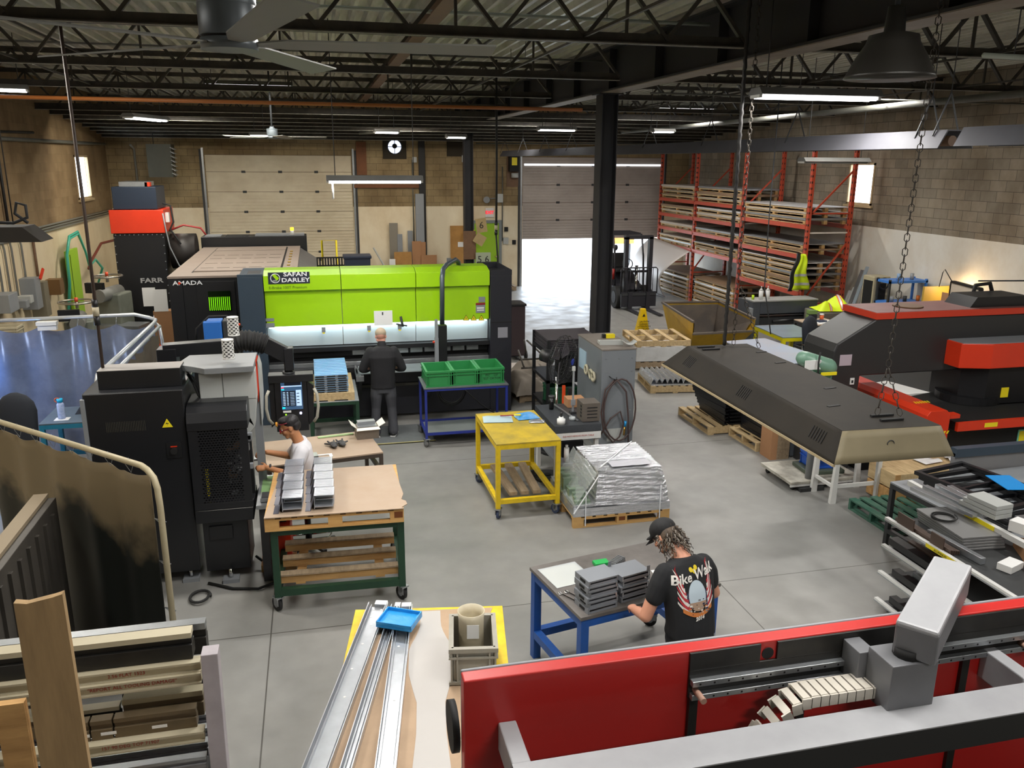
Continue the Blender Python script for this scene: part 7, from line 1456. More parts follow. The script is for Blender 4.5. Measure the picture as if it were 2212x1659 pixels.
MB().cyl((0, 0, .54), (0, 0, .6), .2, DF, 24).build('seat', st, bev=.02); MB().cyl((0, 0, .08), (0, 0, .54), .035, BLACKM, 14).build('column', st); MB().tube([(.25*cos(i*pi/16), .25*sin(i*pi/16), .17) for i in range(32)], .011, CHROME, 8, True).tube([(0, 0, .17), (.25, 0, .17)], .009, CHROME).tube([(0, 0, .17), (-.25, 0, .17)], .009, CHROME).build('foot_ring', st)
for i in range(5): a = i*1.2566+.3; MB().bar((0, 0, .09), (.3*cos(a), .3*sin(a), .06), .045, .035, BLACKM).cyl((.3*cos(a), .3*sin(a)-.015, .025), (.3*cos(a), .3*sin(a)+.015, .025), .025, BLACKM, 10).build('leg', st)
# ---- man at the blue bench
SK3 = mat('light skin', 'cf9479', .5, 0, .2, 20, 'bb7c64'); TS = mat('black t shirt cloth', '17181b', .85, 0, .2, 8, '26272b', bump=.12); JN = mat('black jeans', '16171b', .8, 0, .3, 10, '26272c')
m3 = thing('person', 'man in black printed t-shirt and black cap bent over the blue bench', 'person', (2.5, 4.95, 0), R(14))
hc = V((-.035, .28, 1.53)); f3 = V((-.3, .72, -.62)).normalized(); u3 = V((-.15, .6, .78)); x3 = f3.cross(u3).normalized(); u3 = x3.cross(f3)
b = Blob(); b.head(hc, f3, u3, SK3); b.cap((0, .1, 1.42), (-.02, .21, 1.49), .064, .06, SK3)
b.loft([(0, -.02, .85), (0, 0, 1.0), (0, .04, 1.2), (0, .08, 1.36), (0, .11, 1.43)], [(.16, .1), (.15, .1), (.17, .1), (.17, .1), (.08, .07)], (1, 0, 0), SK3)
LH_, RH_ = V((-.22, .36, .93)), V((.1, .38, .93))
for s, el, hd in ((-1, (-.31, .1, 1.04), LH_), (1, (.33, .12, 1.06), RH_)):
    b.chain([(s*.19, .09, 1.34), el, hd], [.058, .048, .031], SK3); b.hand(hd, (-s*.4, 1, -.25), (-s*.3, 0, -1), SK3, side=1 if s < 0 else -1, curl=.7)
    b.chain([(s*.09, -.02, .9), (s*.11, .02, .48), (s*.12, -.02, .1)], [.085, .055, .042], SK3)
b.fuse('body', m3, .0075, 3); eyes(m3, hc, f3, u3)
b = Blob(); b.loft([(0, -.02, .9), (0, -.02, .98), (0, .0, 1.1), (0, .03, 1.22), (0, .065, 1.33), (0, .09, 1.4), (0, .105, 1.44)], [(.19, .145), (.185, .135), (.19, .13), (.205, .13), (.215, .12), (.17, .1), (.095, .08)], (1, 0, 0), TS)
for s, el in ((-1, (-.25, .085, 1.19)), (1, (.25, .09, 1.19))): b.chain([(s*.17, .085, 1.35), (s*.215, .08, 1.28), el], [.08, .078, .072], TS)
sh_ = b.fuse('t_shirt', m3, .009, 3)
b = Blob(); b.loft([(0, -.02, .72), (0, -.02, .84), (0, -.02, .95)], [(.15, .12), (.18, .14), (.178, .132)], (1, 0, 0), JN)
for s in (-1, 1): b.chain([(s*.09, -.02, .82), (s*.11, .02, .48), (s*.12, -.02, .09)], [.1, .075, .07], JN)
b.fuse('jeans', m3, .011, 3)
for s in (-1, 1): shoe((s*.12, 0, 0), (s*.2, 1, 0), mat('black shoe', '1c1c1e', .5), DARK, m3)
MB().cyl((.17, -.08, .93), (.17, -.1, .8), .008, CHROME, 6).ball((.17, -.11, .78), (.02, .012, .03), mat('purple tag', 'a020c0', .4), 8, 6).build('key_tag', m3)
GH = mat('grey brown hair', '6a5a4a', .7, 0, .8, 14, '1f1a17'); b = Blob(); rr = random.Random(4)
M3 = Matrix(((x3.x, f3.x, u3.x, hc.x), (x3.y, f3.y, u3.y, hc.y), (x3.z, f3.z, u3.z, hc.z), (0, 0, 0, 1)))
b.ball((0, -.05, -.0), (.088, .075, .085), GH, 18, 10, M3); b.fuse('hair', m3, .008, 2)
cu = MB()
for i in range(95):
    a = rr.uniform(-1.9, 1.9); el = rr.uniform(-.1, .04); p = V((sin(a)*.088, -cos(a)*.1-.02, el)); q = []
    ln = rr.uniform(.05, .12)
    for k in range(7): t = k/6; q.append(M3 @ (p+V((sin(a)*.03*t+.008*sin(k*2.1+i), -cos(a)*.035*t+.008*cos(k*2.1+i), -ln*t))))
    cu.tube(q, [.006*(1-.6*k/6) for k in range(7)], [GH, mat('silver hair', '8e867c', .6), mat('dark hair', '2c231d', .6)][i % 3], 5)
tag(cu.build('curls', m3), kind='stuff')
BC_ = mat('black cap cloth', '141416', .75); b = Blob(); b.ball((0, -.008, .055), (.09, .11, .085), BC_, 20, 12, M3); b.cap(M3 @ V((-.045, .1, .035)), M3 @ V((.045, .1, .035)), .03, .03, BC_, .4, tuple(f3)); 
b.fuse('cap', m3, .007, 2)
vs = [M3 @ V((.072*sin(t), .085+.1*cos(t), .04-.02*abs(sin(t))-.035*cos(t))) for t in (i*pi/12-pi/2 for i in range(13))]+[M3 @ V((-.075, .05, .04)), M3 @ V((.0, .08, .045)), M3 @ V((.075, .05, .04))][::-1]
b = MB(); b.add([tuple(v) for v in vs], [tuple(range(len(vs)))], BC_); b.build('cap_brim', m3, solid=.004)
MB().add([tuple(M3 @ V((.03*cos(t), -.112, .05+.022*max(0, sin(t))))) for t in (i*pi/8 for i in range(9))], [tuple(range(9))], mat('cap opening hair', '3c322a', .7)).build('cap_opening', m3, solid=.003)
# printed graphic laid onto the shirt back
me = sh_.data; bv = BVHTree.FromPolygons([v.co for v in me.vertices], [p.vertices for p in me.polygons])
def stick(o, off, mt=None):
    M = o.matrix_basis
    for v in o.data.vertices:
        p = M @ v.co; p = V((p.x*GS, p.y, p.z*GS))+GC; h = bv.ray_cast(V((p.x, -1, p.z)), V((0, 1, 0)))[0]
        if h is not None: p = V((p.x, h.y-off+(p.y if abs(p.y) < .01 else 0), p.z))
        v.co = p
    o.matrix_basis = Matrix.Identity(4)
GX, GZ, GS = .0, 0.0, 1.4
GC = V((-.02, 0, 1.245))
W1, R1, N1, O1 = mat('print white', 'dcd8d2', .7), mat('print red', 'b8323a', .7), mat('print navy', '2c3048', .7), mat('print orange', 'c8783a', .7)
def disc(cx, cz, rx, rz, m, off, name, a0=0, a1=2*pi, r0=0.):
    b = MB(); b.grid(lambda u, v: (cx+rx*(r0+(1-r0)*v)*cos(a0+(a1-a0)*u), 0, cz+rz*(r0+(1-r0)*v)*sin(a0+(a1-a0)*u)), 26, 6, m); o = b.build(name, m3); stick(o, off); return o
for s in (-1, 1):
    b = MB()
    for i in range(8):
        a = .35+i*.16
        def fe(u, v, i=i): return (GX+s*(.042+.004*i+(.062-.005*i)*u), 0, GZ-.085+.018*i+(.05+.008*i)*u*u+.012*(v-.5)*(1-.5*u)*2)
        b.grid(fe, 8, 1, R1 if i % 2 else W1)
    b.grid(lambda u, v: (GX+s*(.045+.016*u), 0, GZ-.07+.08*v), 4, 6, N1); o = b.build('printed_wing', m3); stick(o, .0035)
disc(GX, GZ-.01, .052, .075, mat('print sky', 'b9c8d2', .7), .0055, 'printed_oval'); disc(GX, GZ-.04, .05, .045, mat('print tan', 'a58a74', .7), .0065, 'printed_oval', pi, 2*pi)
b = MB(); rr = random.Random(9)
for i in range(34):
    x, z = GX-.07+.14*rr.random(), GZ-.1+.07*rr.random(); c = [W1, N1, O1, mat('print grey', '8c8884', .7), TS][i % 5]; w_ = .005+.012*rr.random()
    b.grid(lambda u, v: (x+w_*u, 0, z+w_*.6*v), 2, 2, c)
o = b.build('printed_motorcycle', m3); stick(o, .0075)
b = MB(); b.grid(lambda u, v: (GX-.085+.17*u, 0, GZ-.115+.022*v+.015*(2*u-1)**2*2-.0), 16, 2, O1); o = b.build('printed_banner', m3); stick(o, .0065)
for t_, sz, dz, m_, off in (('Bike Walk', .062, .085, W1, .0085), ('2014', .026, -.122, W1, .0085)):
    o = text('printed_lettering', t_, sz, m_, m3, (GX, 0, GZ+dz), (R(90), R(-8), 0), .0, font_shear=.3, bold=.0012)
    stick(o, off)
for q_ in ((-.01, .112), (.008, .104), (.02, .118)):
    disc(GX+q_[0], GZ+q_[1], .011, .011, mat('print yellow', 'd8c020', .7), .0035, 'printed_flower')
# ================================================================== ceiling, walls and background
FXM = mat('fixture grey', '6f6f6c', .5, .2, .3); FXW = mat('fixture white', 'c4c4be', .5)
def strip_light(label, loc, L, rz, dark=False, chains=0, lit=True):
    o = thing('strip_light', label, 'light', loc, R(rz))
    MB().prism([(-.16, 0), (.16, 0), (.09, .07), (-.09, .07)], -L/2, L/2, FXM, 'x', Matrix.Rotation(0, 4, 'Z')).build('light_housing', o)
    for s in (-1, 1):
        MB().cyl((-L/2+.03, s*.06, -.02), (L/2-.03, s*.06, -.02), .017, TUBE if lit else mat('unlit tube', '9a9a94', .4), 10).build('tube', o)
    MB().box(-L/2, -.1, -.03, -L/2+.03, .1, 0, FXW).box(L/2-.03, -.1, -.03, L/2, .1, 0, FXW).build('end_cap', o)
    if chains:
        for s in (-1, 1): MB().cyl((s*(L/2-.12), 0, .06), (s*(L/2-.12), 0, 5.999-loc[2]), .006, STEEL, 6).build('hanger', o)
    return o
strip_light('large bright strip light hanging in the upper right below the girder', (5.06, 8.0, 4.86), 1.35, -2, chains=1.1)
strip_light('bright strip light hanging on wires above the standing man', (.85, 12, 3.93), 1.32, 0, chains=2.0)
tag(MB().cyl((.27, 11.98, 3.89), (.27, 11.98, 3.68), .012, FXW, 8).build('pull_cord'), 'short white pull cord hanging from the light over the press brake', 'cord')
strip_light('lit strip light high on the left near the roof', tuple(aty(316, 256, 18)), 1.3, 70, chains=1)
strip_light('small glowing strip light behind the far ceiling fan', tuple(aty(560, 292, 21)), .45, 0, chains=.5)
strip_light('glowing strip light left of the far column', tuple(aty(835, 285, 21)), .6, 4, chains=.6)
strip_light('faint glowing strip light just left of the rear column', tuple(aty(985, 296, 21)), .5, 4, chains=.6)
strip_light('bright strip light between the two columns', tuple(aty(1202, 280, 20)), .95, 4, chains=.5)
strip_light('distant strip light above the pallet rack', tuple(aty(1432, 284, 21)), .6, 2, chains=.5)
strip_light('dark flat strip light hanging before the right window', (9.35, 14.0, 4.23), 1.35, 0, chains=1.4, lit=False)
strip_light('unlit strip light at the far left edge under the joists', (-4.6, 14.5, 5.2), 1.0, 10, lit=True, chains=1)
for i, (x, y, z) in enumerate(((-1.0, 16.2, 5.47), (8.8, 12.5, 5.47), (-3.4, 22.8, aty(439, 252, 22.7).z+.1), (9.0, 19.85, 5.47))): strip_light('added roof strip light hidden behind a joist, %s' % ['middle of the left bay', 'right bay near the heater', 'back of the left bay', 'right bay above the rack'][i], (x, y, z), 1.5, 0, chains=.5)  # fixtures made up to go with the added hidden lamps
def ceiling_fan(label, loc, a0, R_=1.0):
    o = thing('ceiling_fan', label, 'ceiling fan', loc, R(a0)); G = mat('fan grey', '5c6367', .4, .2)
    MB().cyl((0, 0, .1), (0, 0, .13), .1, G, 28).cyl((0, 0, .0), (0, 0, .105), .1, G, 28).build('motor_housing', o, bev=.004); MB().cyl((0, 0, .13), (0, 0, .17), .06, G, 20, .03).cyl((0, 0, .17), (0, 0, 5.9-loc[2]), .018, STEEL, 10).build('down_rod', o); MB().cyl((0, 0, -.045), (0, 0, -.008), .098, G, 28).build('hub', o)
    for k in range(5):
        a = 2*pi*k/5; M = Matrix.Rotation(a, 4, 'Z'); b = MB(); b.add([M @ V(p) for p in ((.09, -.02, -.02), (.2, -.045, -.012), (R_, -.06, -.01), (R_, .06, -.03), (.2, .045, -.03), (.09, .02, -.025))], [(0, 1, 2, 3, 4, 5)], mat('fan blade grey', '7c7c76', .5)); b.build('fan_blade', o, solid=.006)
    return o
ceiling_fan('large grey ceiling fan close to the camera at the top left', (-.26, 3.3, 4.62), -3, .95)
ceiling_fan('small distant ceiling fan before the left dock door', (-.69, 17, 4.64), -2)
o = thing('high_bay_lamp', 'dark bell shaped high bay lamp in the upper right', 'lamp', (3.385, 4.6, 4.69)); MB().lathe([(.26, 0), (.25, .02), (.2, .12), (.15, .2), (.14, .24), (.06, .26), (.05, .4), (.001, .4), (.001, .22), (.13, .2), (.18, .11), (.23, .02), (.255, -.002)], mat('bell dark', '25231f', .4, .3), 30).build('bell_shade', o); MB().lathe([(.252, .004), (.2, .085), (.12, .17), (.001, .19)], mat('bell reflector', 'b8a890', .25, .8), 30).build('reflector', o); MB().cyl((0, 0, .4), (0, 0, 1.2), .015, STEEL, 8).build('hanger', o)
# radiant heater
def heater(n, x, y0, y1, z, label):
    o = thing('tube_heater', label, 'heater', (x, y0, z)); L = y1-y0; RG_ = mat('heater reflector', '5a5a60', .6, .2, .3, 2)
    MB().prism([(-.2, 0), (-.11, .17), (.11, .17), (.2, 0), (.19, 0), (.1, .16), (-.1, .16), (-.19, 0)], 0, L, RG_, 'y').build('reflector', o); MB().cyl((0, .05, .07), (0, L-.05, .07), .05, RUST, 12).build('burner_tube', o)
    for i in range(int(L/2.4)+1): MB().bar((-.15, .4+i*2.4, .1), (0, .4+i*2.4, .5), .012, .012, STEEL).bar((.15, .4+i*2.4, .1), (0, .4+i*2.4, .5), .012, .012, STEEL).cyl((0, .4+i*2.4, .5), (0, .4+i*2.4, 5.999-z), .005, STEEL, 5).build('hanger', o)
heater(0, 6.0, 7.05, 26.5, 4.345, 'long grey tube heater reflector running to the back in front of the right window'); heater(1, 6.0, 2.0, 6.85, 4.36, 'near section of the grey tube heater at the right edge')
PG = mat('grey conduit', '66665f', .6, .1, .3)
def pipe(label, pts, r, m=PG, name='pipe'):
    b = MB().tube(pts, r, m, 8); o = tag(b.build(name), label, 'pipe')
    if min(p[2] for p in pts) > 4.7:
        for i in (0, -1): p = V(pts[i]).lerp(V(pts[0 if i else -1]), .12); MB().cyl(p, (p.x, p.y, 5.999), .005, STEEL, 5).build('hanger', o)
    return o
pipe('orange brown gas pipe running across the hall to the front column', [(XL+.05, 14.3, 5.08), (4.58, 14.3, 5.06)], .03, mat('orange pipe', 'a5622c', .5))
pipe('pale pipe running along the right bay under the joists', [(9.0, 4, 5.1), (9.2, 12, 5.1), (9.5, 20, 5.1), (9.5, 27.8, 5.1)], .05)
pipe('white conduit beside the bell lamp in the upper right', [(4.9, 5.6, 4.98), (7.5, 6.0, 5.02)], .02, mat('pale conduit', 'a8b0a4', .5))
pipe('thin conduit crossing the right bay', [(5.0, 12.3, 5.2), (12.8, 12.6, 5.2)], .015); pipe('second thin conduit crossing the left bay', [(-5.9, 9.6, 5.75), (4.6, 9.6, 5.75)], .02, mat('pale conduit', 'a8b0a4', .5)); pipe('third thin conduit crossing the left bay', [(-5.9, 13.4, 5.75), (4.6, 13.4, 5.75)], .015)
pipe('conduit along the back wall top', [(-5.8, 27.6, 5.0), (4.5, 27.6, 5.0)], .02); pipe('conduit over the right dock door', [(5.2, 27.3, 4.75), (11.5, 27.3, 4.8)], .025); pipe('slanting conduit near the rear column', [(1.4, 25.5, 4.95), (4.5, 26.0, 5.15), (6.6, 24.0, 5.1)], .03)
# hanging cables
def hang(label, x, y, z0, z1=5.9, r=.012, m=RUBBER, conn=None):
    o = thing('hanging_cable', label, 'cable', (x, y, z0)); MB().tube([(0, 0, 0), (.01, 0, (z1-z0)*.4), (0, 0, z1-z0)], r, m, 7).build('cable', o)
    if conn is not None:
        for k, (dz, c, rr_) in enumerate(((0, BLACKM, .028), (.09, CRM, .03), (.16, BLACKM, .028))): MB().cyl((0, 0, conn+dz), (0, 0, conn+dz+.085), rr_, c, 12).build('connector', o)
p = aty(225, 826, 8.5); hang('brown power cable with a banded connector dropping to the black bending machine', p.x, 8.52, 2.24, 5.9, .016, mat('brown cable', '3e3028', .5), .42)
hang('black cable with a grey plug hanging before the rear column', 3.22, 15.0, 2.9, 5.9, .02, RUBBER, .0); pipe('black cable tail running down behind the press brake', [(3.22, 15, 2.9), (3.25, 15.0, 2.5), (3.33, 15.1, .02)], .016, RUBBER, 'cable_tail')
o = thing('tray_light', 'dark trapezoid lamp tray with chain and looped cable at the left edge', 'light', (-2.4, 7.0, 3.6)); MB().prism([(-.5, 0), (.42, 0), (.3, .11), (-.4, .11)], -.15, .15, HD, 'y').build('light_housing', o); MB().prism([(-.5, -.12), (.12, -.12), (.05, -.0), (-.4, -.0)], -.5, -.35, LGY, 'y').build('lower_tray', o)
MB().tube([(.02, 0, 2.3), (.05, 0, 1.6), (.14, 0, .9), (.14, 0, .5), (.02, 0, .25), (.03, 0, .14), (.2, 0, .13), (.3, 0, .17), (.3, 0, .26), (.24, 0, .28), (.22, 0, .2), (.3, 0, .13)], .012, RUBBER, 7).build('cable', o); MB().tube([(.2, .0, .12), (.2, 0, 2.3)], .005, CH_, 5).build('hanger', o)
# ---- back wall fittings
def bw(px, py): return aty(px, py, YB)
def slab(name, label, cat, x0, y0, x1, y1, m, th=.05, off=.0, parent=None, group=None):
    a, c = bw(x0, y1), bw(x1, y0)
    if y1 > 540: a.z = .001
    o = MB().box(a.x, YB-off-th-.004, a.z, c.x, YB-off-.004, c.z, m).build(name, parent, bev=.004); return o if parent else tag(o, label, cat, group)
BRD = mat('brown timber strip', '7a4c2c', .7, 0, .4); BPO = mat('black post', '1b1a1a', .6)
p = bw(852, 317); o = thing('exhaust_fan', 'round wall exhaust fan with daylight behind its blades', 'exhaust fan', (p.x, YB, p.z)); MB().box(-.38, -.03, -.38, .38, -.005, .3, mat('sooty board', '2e2618', .8)).build('mounting_board', o)
MB().cyl((0, -.05, 0), (0, -.035, 0), .22, mat('daylight behind fan', 'dfe8ff', .5, emit=1.6), 28).build('daylit_opening', o); b = MB(); b.tube([(.23*cos(i*pi/14), -.06, .23*sin(i*pi/14)) for i in range(28)], .02, STEEL, 6, True).cyl((0, -.1, .02), (0, -.05, .02), .08, DARK, 14).box(-.22, -.07, -.01, .22, -.06, .01, STEEL).box(-.01, -.07, -.22, .01, -.06, .22, STEEL); b.build('fan_guard', o)
slab('sooty_patch', 'dark square sheet fixed high on the back wall', 'panel', 965, 305, 1000, 338, mat('sooty board', '2e2618', .8), .02, .0)
slab('timber_board', 'brown upright board beside the left dock door', 'board', 771, 306, 790, 378, BRD, .04)
slab('black_post', 'thin black post on the back wall between the doors', 'post', 908, 302, 916, 545, BPO, .12)
slab('timber_rail', 'brown horizontal rail behind the hanging light', 'rail', 765, 398, 912, 406, BRD, .06)
slab('grey_duct', 'grey painted vertical duct beside the black post', 'duct', 898, 418, 913, 542, GREYP, .15, .12)
slab('plywood_sheet', 'tall plywood sheet with a paper note leaning on the back wall', 'board', 973, 487, 1006, 590, mat('golden plywood', 'b98a4c', .7, 0, .5, 3), .03, .05); slab('paper_note', 'paper note on the tall plywood sheet', 'note', 988, 522, 1000, 533, PAPER, .01, .085)
for n, lb, r, m, th, off in (('cardboard_sheet', 'tall brown cardboard sheet leaning on the back wall', (889, 519, 907, 580), CARD, .02, .3), ('cardboard_sheet', 'narrow cardboard sheet beside the tall brown one', (908, 521, 917, 580), CARD, .02, .28), ('cardboard_sheet', 'low wide cardboard piece on the right of the tall ones', (908, 548, 940, 585), CARD, .02, .36), ('wood_sheet', 'square yellow wood sheet leaning on the back wall', (850, 541, 886, 585), mat('golden plywood', 'b98a4c', .7), .03, .4), ('aluminium_board', 'narrow grey panel leaning left of the cardboard', (881, 498, 891, 546), GREYP, .02, .05), ('metal_ladder', 'slotted metal frame leaning on the back wall', (843, 481, 858, 580), mat('dull metal frame', '8a8478', .5, .3), .03, .1), ('metal_strip_bundle', 'narrow grey strips leaning beside the slotted frame', (859, 505, 868, 570), GREYP, .03, .12), ('white_trim', 'pair of white trim pieces in the dark bin', (838, 555, 850, 580), PAPER, .04, .6), ('blue_wall_mat', 'dark low bin with offcuts before the back wall', (800, 570, 856, 600), DARK, .4, .5), ('grey_plate', 'small grey pointed plate leaning right of the cardboard', (962, 555, 972, 572), GREYP, .02, .3)):
    slab(n, lb, 'board' if 'sheet' in n else 'panel', *r, m, th, off)
tag(MB().bar((bw(828, 572).x, YB-.7, bw(828, 572).z), (bw(806, 534).x, YB-.2, bw(806, 534).z), .05, .03, LGY).build('leaning_tube'), 'pale tube leaning diagonally from the dark bin', 'tube')
o = thing('yellow_sign', 'yellow sign on a hanging pendant box by the plywood sheet', 'sign', (bw(1010, 506).x, YB, bw(1010, 506).z)); MB().box(-.18, -.3, -.17, .18, -.27, .17, YTAPE).build('sign_face', o); text('lettering', 'BAY 6\nCLEAR', .09, mat('black ink', '1a1a1a'), o, (0, -.302, 0), (R(90), 0, 0), .001); MB().tube([(0, -.28, 3.0), (0, -.28, .17)], .015, RUST).tube([(0, -.28, -.17), (.02, -.28, -.8)], .01, RUST).build('pendant_cable', o); MB().box(-.05, -.32, -.28, .05, .01, -.17, DARK).build('pendant_box', o)
o = thing('exit_sign', 'small white and red exit sign above the lime door', 'sign', (bw(1057, 461).x, YB, bw(1057, 461).z)); MB().box(-.14, -.05, -.12, .14, 0, .18, PAPER).build('sign_box', o); text('lettering', 'EXIT', .14, mat('exit red', 'e02030', .4, emit=1.2), o, (0, -.053, .03), (R(90), 0, 0), .001, bold=.006)
o = thing('emergency_light', 'grey junction box with round emergency light on the back wall', 'light', (bw(1078, 428).x, YB, bw(1078, 428).z)); MB().box(-.12, -.08, -.14, .12, 0, .14, LGY).build('box_body', o); MB().cyl((-.45, -.1, -.05), (-.42, -.03, -.05), .11, GREYP, 16).tube([(-.12, -.04, 0), (-.4, -.04, -.02)], .012, GREYP, 6).build('lamp_head', o)
o = thing('door_operator', 'dark door operator box with yellow label beside the right dock door', 'box', (bw(1107, 357).x, YB, bw(1107, 357).z)); MB().box(-.2, -.02, -.7, .2, 0, .4, RUST).build('back_board', o); MB().box(-.15, -.25, -.2, .17, -.02, .3, DARK).build('operator_case', o); MB().box(-.08, -.26, .0, .1, -.25, .25, YTAPE).build('label', o); MB().cyl((.05, -.15, -.25), (.05, -.15, -.4), .12, LGY, 12).build('motor', o)
for i, (px, py, w_) in enumerate(((895, 345, .07), (1003, 343, .09), (1093, 495, .06), (1092, 520, .09), (1110, 523, .06))): p = bw(px, py); tag(MB().box(p.x-w_, YB-.06, p.z-w_*1.2, p.x+w_, YB, p.z+w_*1.2, LGY if i not in (2, 4) else DARK).build('switch_box'), ['small pale switch box under the wall fan cable', 'pale junction box on the back wall left of the rear column', 'small black plate right of the lime door', 'pale thermostat box right of the lime door', 'small black key box by the right dock door'][i], 'box')
for i, (px, ya, yb_) in enumerate(((1012, 310, 560), (890, 345, 545), (1085, 360, 520), (1001, 350, 480))): a, c = bw(px, ya), bw(px, yb_); pipe('%s thin conduit down the back wall' % ['longest brown', 'left grey', 'right grey', 'short grey'][i], [(a.x, YB-.03, a.z), (a.x, YB-.03, c.z)], .02, RUST if i == 0 else PG, 'conduit')
MB_ = MB()
rc = thing('number_placard', 'battered cardboard placards marked 6 on the rear column', 'placard', (4.75, 26.17, 0)); CP = mat('placard card', 'a89468', .75, 0, .4)
for i, (px, py, w_, h_, a, s_) in enumerate(((1040, 487, .17, .22, -8, '6'), (1036, 517, .17, .16, 32, ''), (1043, 560, .24, .22, 0, '5 6'))):
    p = aty(px, py, 26.05); q = MB(); q.cb((0, 0, 0), (w_*2, .03, h_*2), CP if i < 2 else mat('placard pale', '9aa48c', .7), ry=R(a)); o = q.build('placard_face', rc, loc=(p.x-4.75, -.1-.04*i, p.z))
    if s_: text('numeral', s_, .3, DARK, o, (0, -.02, 0), (R(90), R(0), 0), .001)
MB().box(-.2, -.08, aty(1043, 540, 26).z-.3, .2, -.03, aty(1043, 520, 26).z+.3, RUST).build('back_panel', rc)
# unit heater, yellow gate, grid crate, wheeled tote
p = aty(353, 346, 27); o = thing('unit_heater', 'olive grey unit heater box with louvres hung in the left back corner', 'heater', (p.x, 26.6, p.z)); MB().box(-.38, 0, -.48, .3, .6, .45, mat('olive grey enamel', '3c3c30', .5, .1, .3)).build('heater_case', o)
b = MB()
for i in range(7): b.bar((.3, .03, -.36+i*.12), (.4, .03, -.42+i*.12), .5, .012, LGY)
b.build('louvre', o); MB().cyl((-.2, .2, .45), (-.2, .2, 5.999-p.z), .01, STEEL, 6).build('hanger', o)
a, c = aty(668, 578, 24), aty(750, 556, 24)
o = thing('grid_basket', 'black square grid barrier behind the press brake', 'barrier', (a.x, 24, 0)); b = MB(); w_ = c.x-a.x
for i in range(15): b.box(i*w_/14-.02, 0, .45, i*w_/14+.02, .03, c.z, BLACKM)
for j in range(6): z = .45+(c.z-.45)*j/5; b.box(0, -.002, z-.02, w_, .032, z+.02, BLACKM)
b.box(0, 0, 0, .05, .03, .45, BLACKM).box(w_-.05, 0, 0, w_, .03, .45, BLACKM); b.build('grid_panel', o)
a, c = aty(697, 560, 25), aty(726, 519, 25); o = thing('yellow_gate', 'yellow tube frame standing before the left dock door', 'frame', (a.x, 25, 0)); w_ = c.x-a.x; MB().tube([(0, 0, 0), (0, 0, c.z), (w_, 0, c.z), (w_, 0, 0)], .03, YTAPE, 8).build('tube_frame', o); MB().box(0, -.02, .5, w_, .02, .55, YTAPE).build('cross_bar', o)
a, c = aty(745, 578, 22), aty(800, 552, 22); o = thing('tote_bin', 'dark blue grey plastic tote with lid behind the press brake', 'bin', (a.x, 22, 0)); w_ = c.x-a.x; MB().prism([(.05, 0), (w_-.05, 0), (w_, c.z-.08), (0, c.z-.08)], 0, .5, mat('slate blue plastic', '2c3446', .5), 'y').build('bin_body', o); MB().box(-.03, -.03, c.z-.08, w_+.03, .55, c.z, mat('slate blue plastic', '2c3446', .5)).build('lid', o, bev=.02)
# ---- left wall fittings
def lw(px, py): return atx(px, py, XL+.02)
for k, dz in enumerate((0, .06, .12)): pipe('%s of three parallel conduits along the left wall' % ['lowest', 'middle', 'topmost'][k], [(XL+.04, 15, 2.6+dz), (XL+.04, 27.5, 2.6+dz)], .022, mat('silver conduit', '9a9c98', .35, .6), 'conduit')
for k, y in enumerate((17.4, 17.8, 18.2, 18.6, 19.2)): pipe('vertical conduit number dropping to the boxes on the left wall, %s' % ['leftmost', 'second', 'third', 'fourth', 'rightmost'][k], [(XL+.05, y-.25, 2.62), (XL+.05, y-.05, 2.6), (XL+.05, y, 2.45), (XL+.05, y, 1.5)], .022, mat('silver conduit', '9a9c98', .35, .6), 'conduit')
pipe('dark vertical conduit on the left wall', [(XL+.05, 20.0, 2.6), (XL+.05, 20.0, 1.2)], .03, RUST, 'conduit'); pipe('dark riser on the upper left wall with a bend', [(XL+.06, 18.6, 2.7), (XL+.06, 18.6, 4.7), (XL+.06, 21, 4.75)], .03, BPO, 'conduit'); pipe('silver riser on the upper left wall', [(XL+.06, 17.7, 2.7), (XL+.06, 17.7, 5.0)], .025, mat('silver conduit', '9a9c98', .35, .6), 'conduit')
pipe('grey pipe sloping along the upper left wall', [(XL+.1, 15, 4.55), (XL+.1, 27.5, 4.62)], .04); pipe('silver pipe dropping behind the dust collector', [(XL+.8, 27.5, 4.6), (XL+.8, 27.97, 4.5), (XL+.8, 27.97, 3.0)], .035, mat('silver conduit', '9a9c98', .35, .6), 'conduit')
o = thing('lime_locker', 'lime green narrow door leaning against the left wall under teal hoses', 'door', (XL+.12, 21.9, 0)); MB().box(0, 0, 0, .06, .95, 2.05, LG).build('door_leaf', o); MB().box(.06, .2, 0, .07, .23, 1.95, mat('lime shade line', '5f7d14', .5)).build('groove', o)
TL = mat('teal hose', '3cae94', .4)
for k in range(2): tag(MB().tube([(XL+.03, 21.6+.08*k, .03), (XL+.25, 21.5+.05*k, 1.3), (XL+.25, 21.6+.05*k, 2.0), (XL+.25, 22.0, 2.4-.06*k), (XL+.25, 22.8, 2.45-.06*k), (XL+.25, 23.3, 1.9), (XL+.25, 23.5, 1.5), (XL+.25, 24.2, 1.6), (XL+.25, 24.8+.05*k, 1.3), (XL+.03, 25.0, .8)], .028, TL, 8).build('teal_hose'), ['outer', 'inner'][k]+' teal hose looping over the lime door on the left wall', 'hose')
tag(MB().tube([(XL+.25, 23.4, 1.45), (XL+.25, 23.7, 1.6), (XL+.25, 25, 1.95), (XL+.6, 26, 2.0)], .035, mat('red brown hose', '6e3428', .5), 8).build('red_hose'), 'red brown hose trailing toward the dust collector', 'hose')
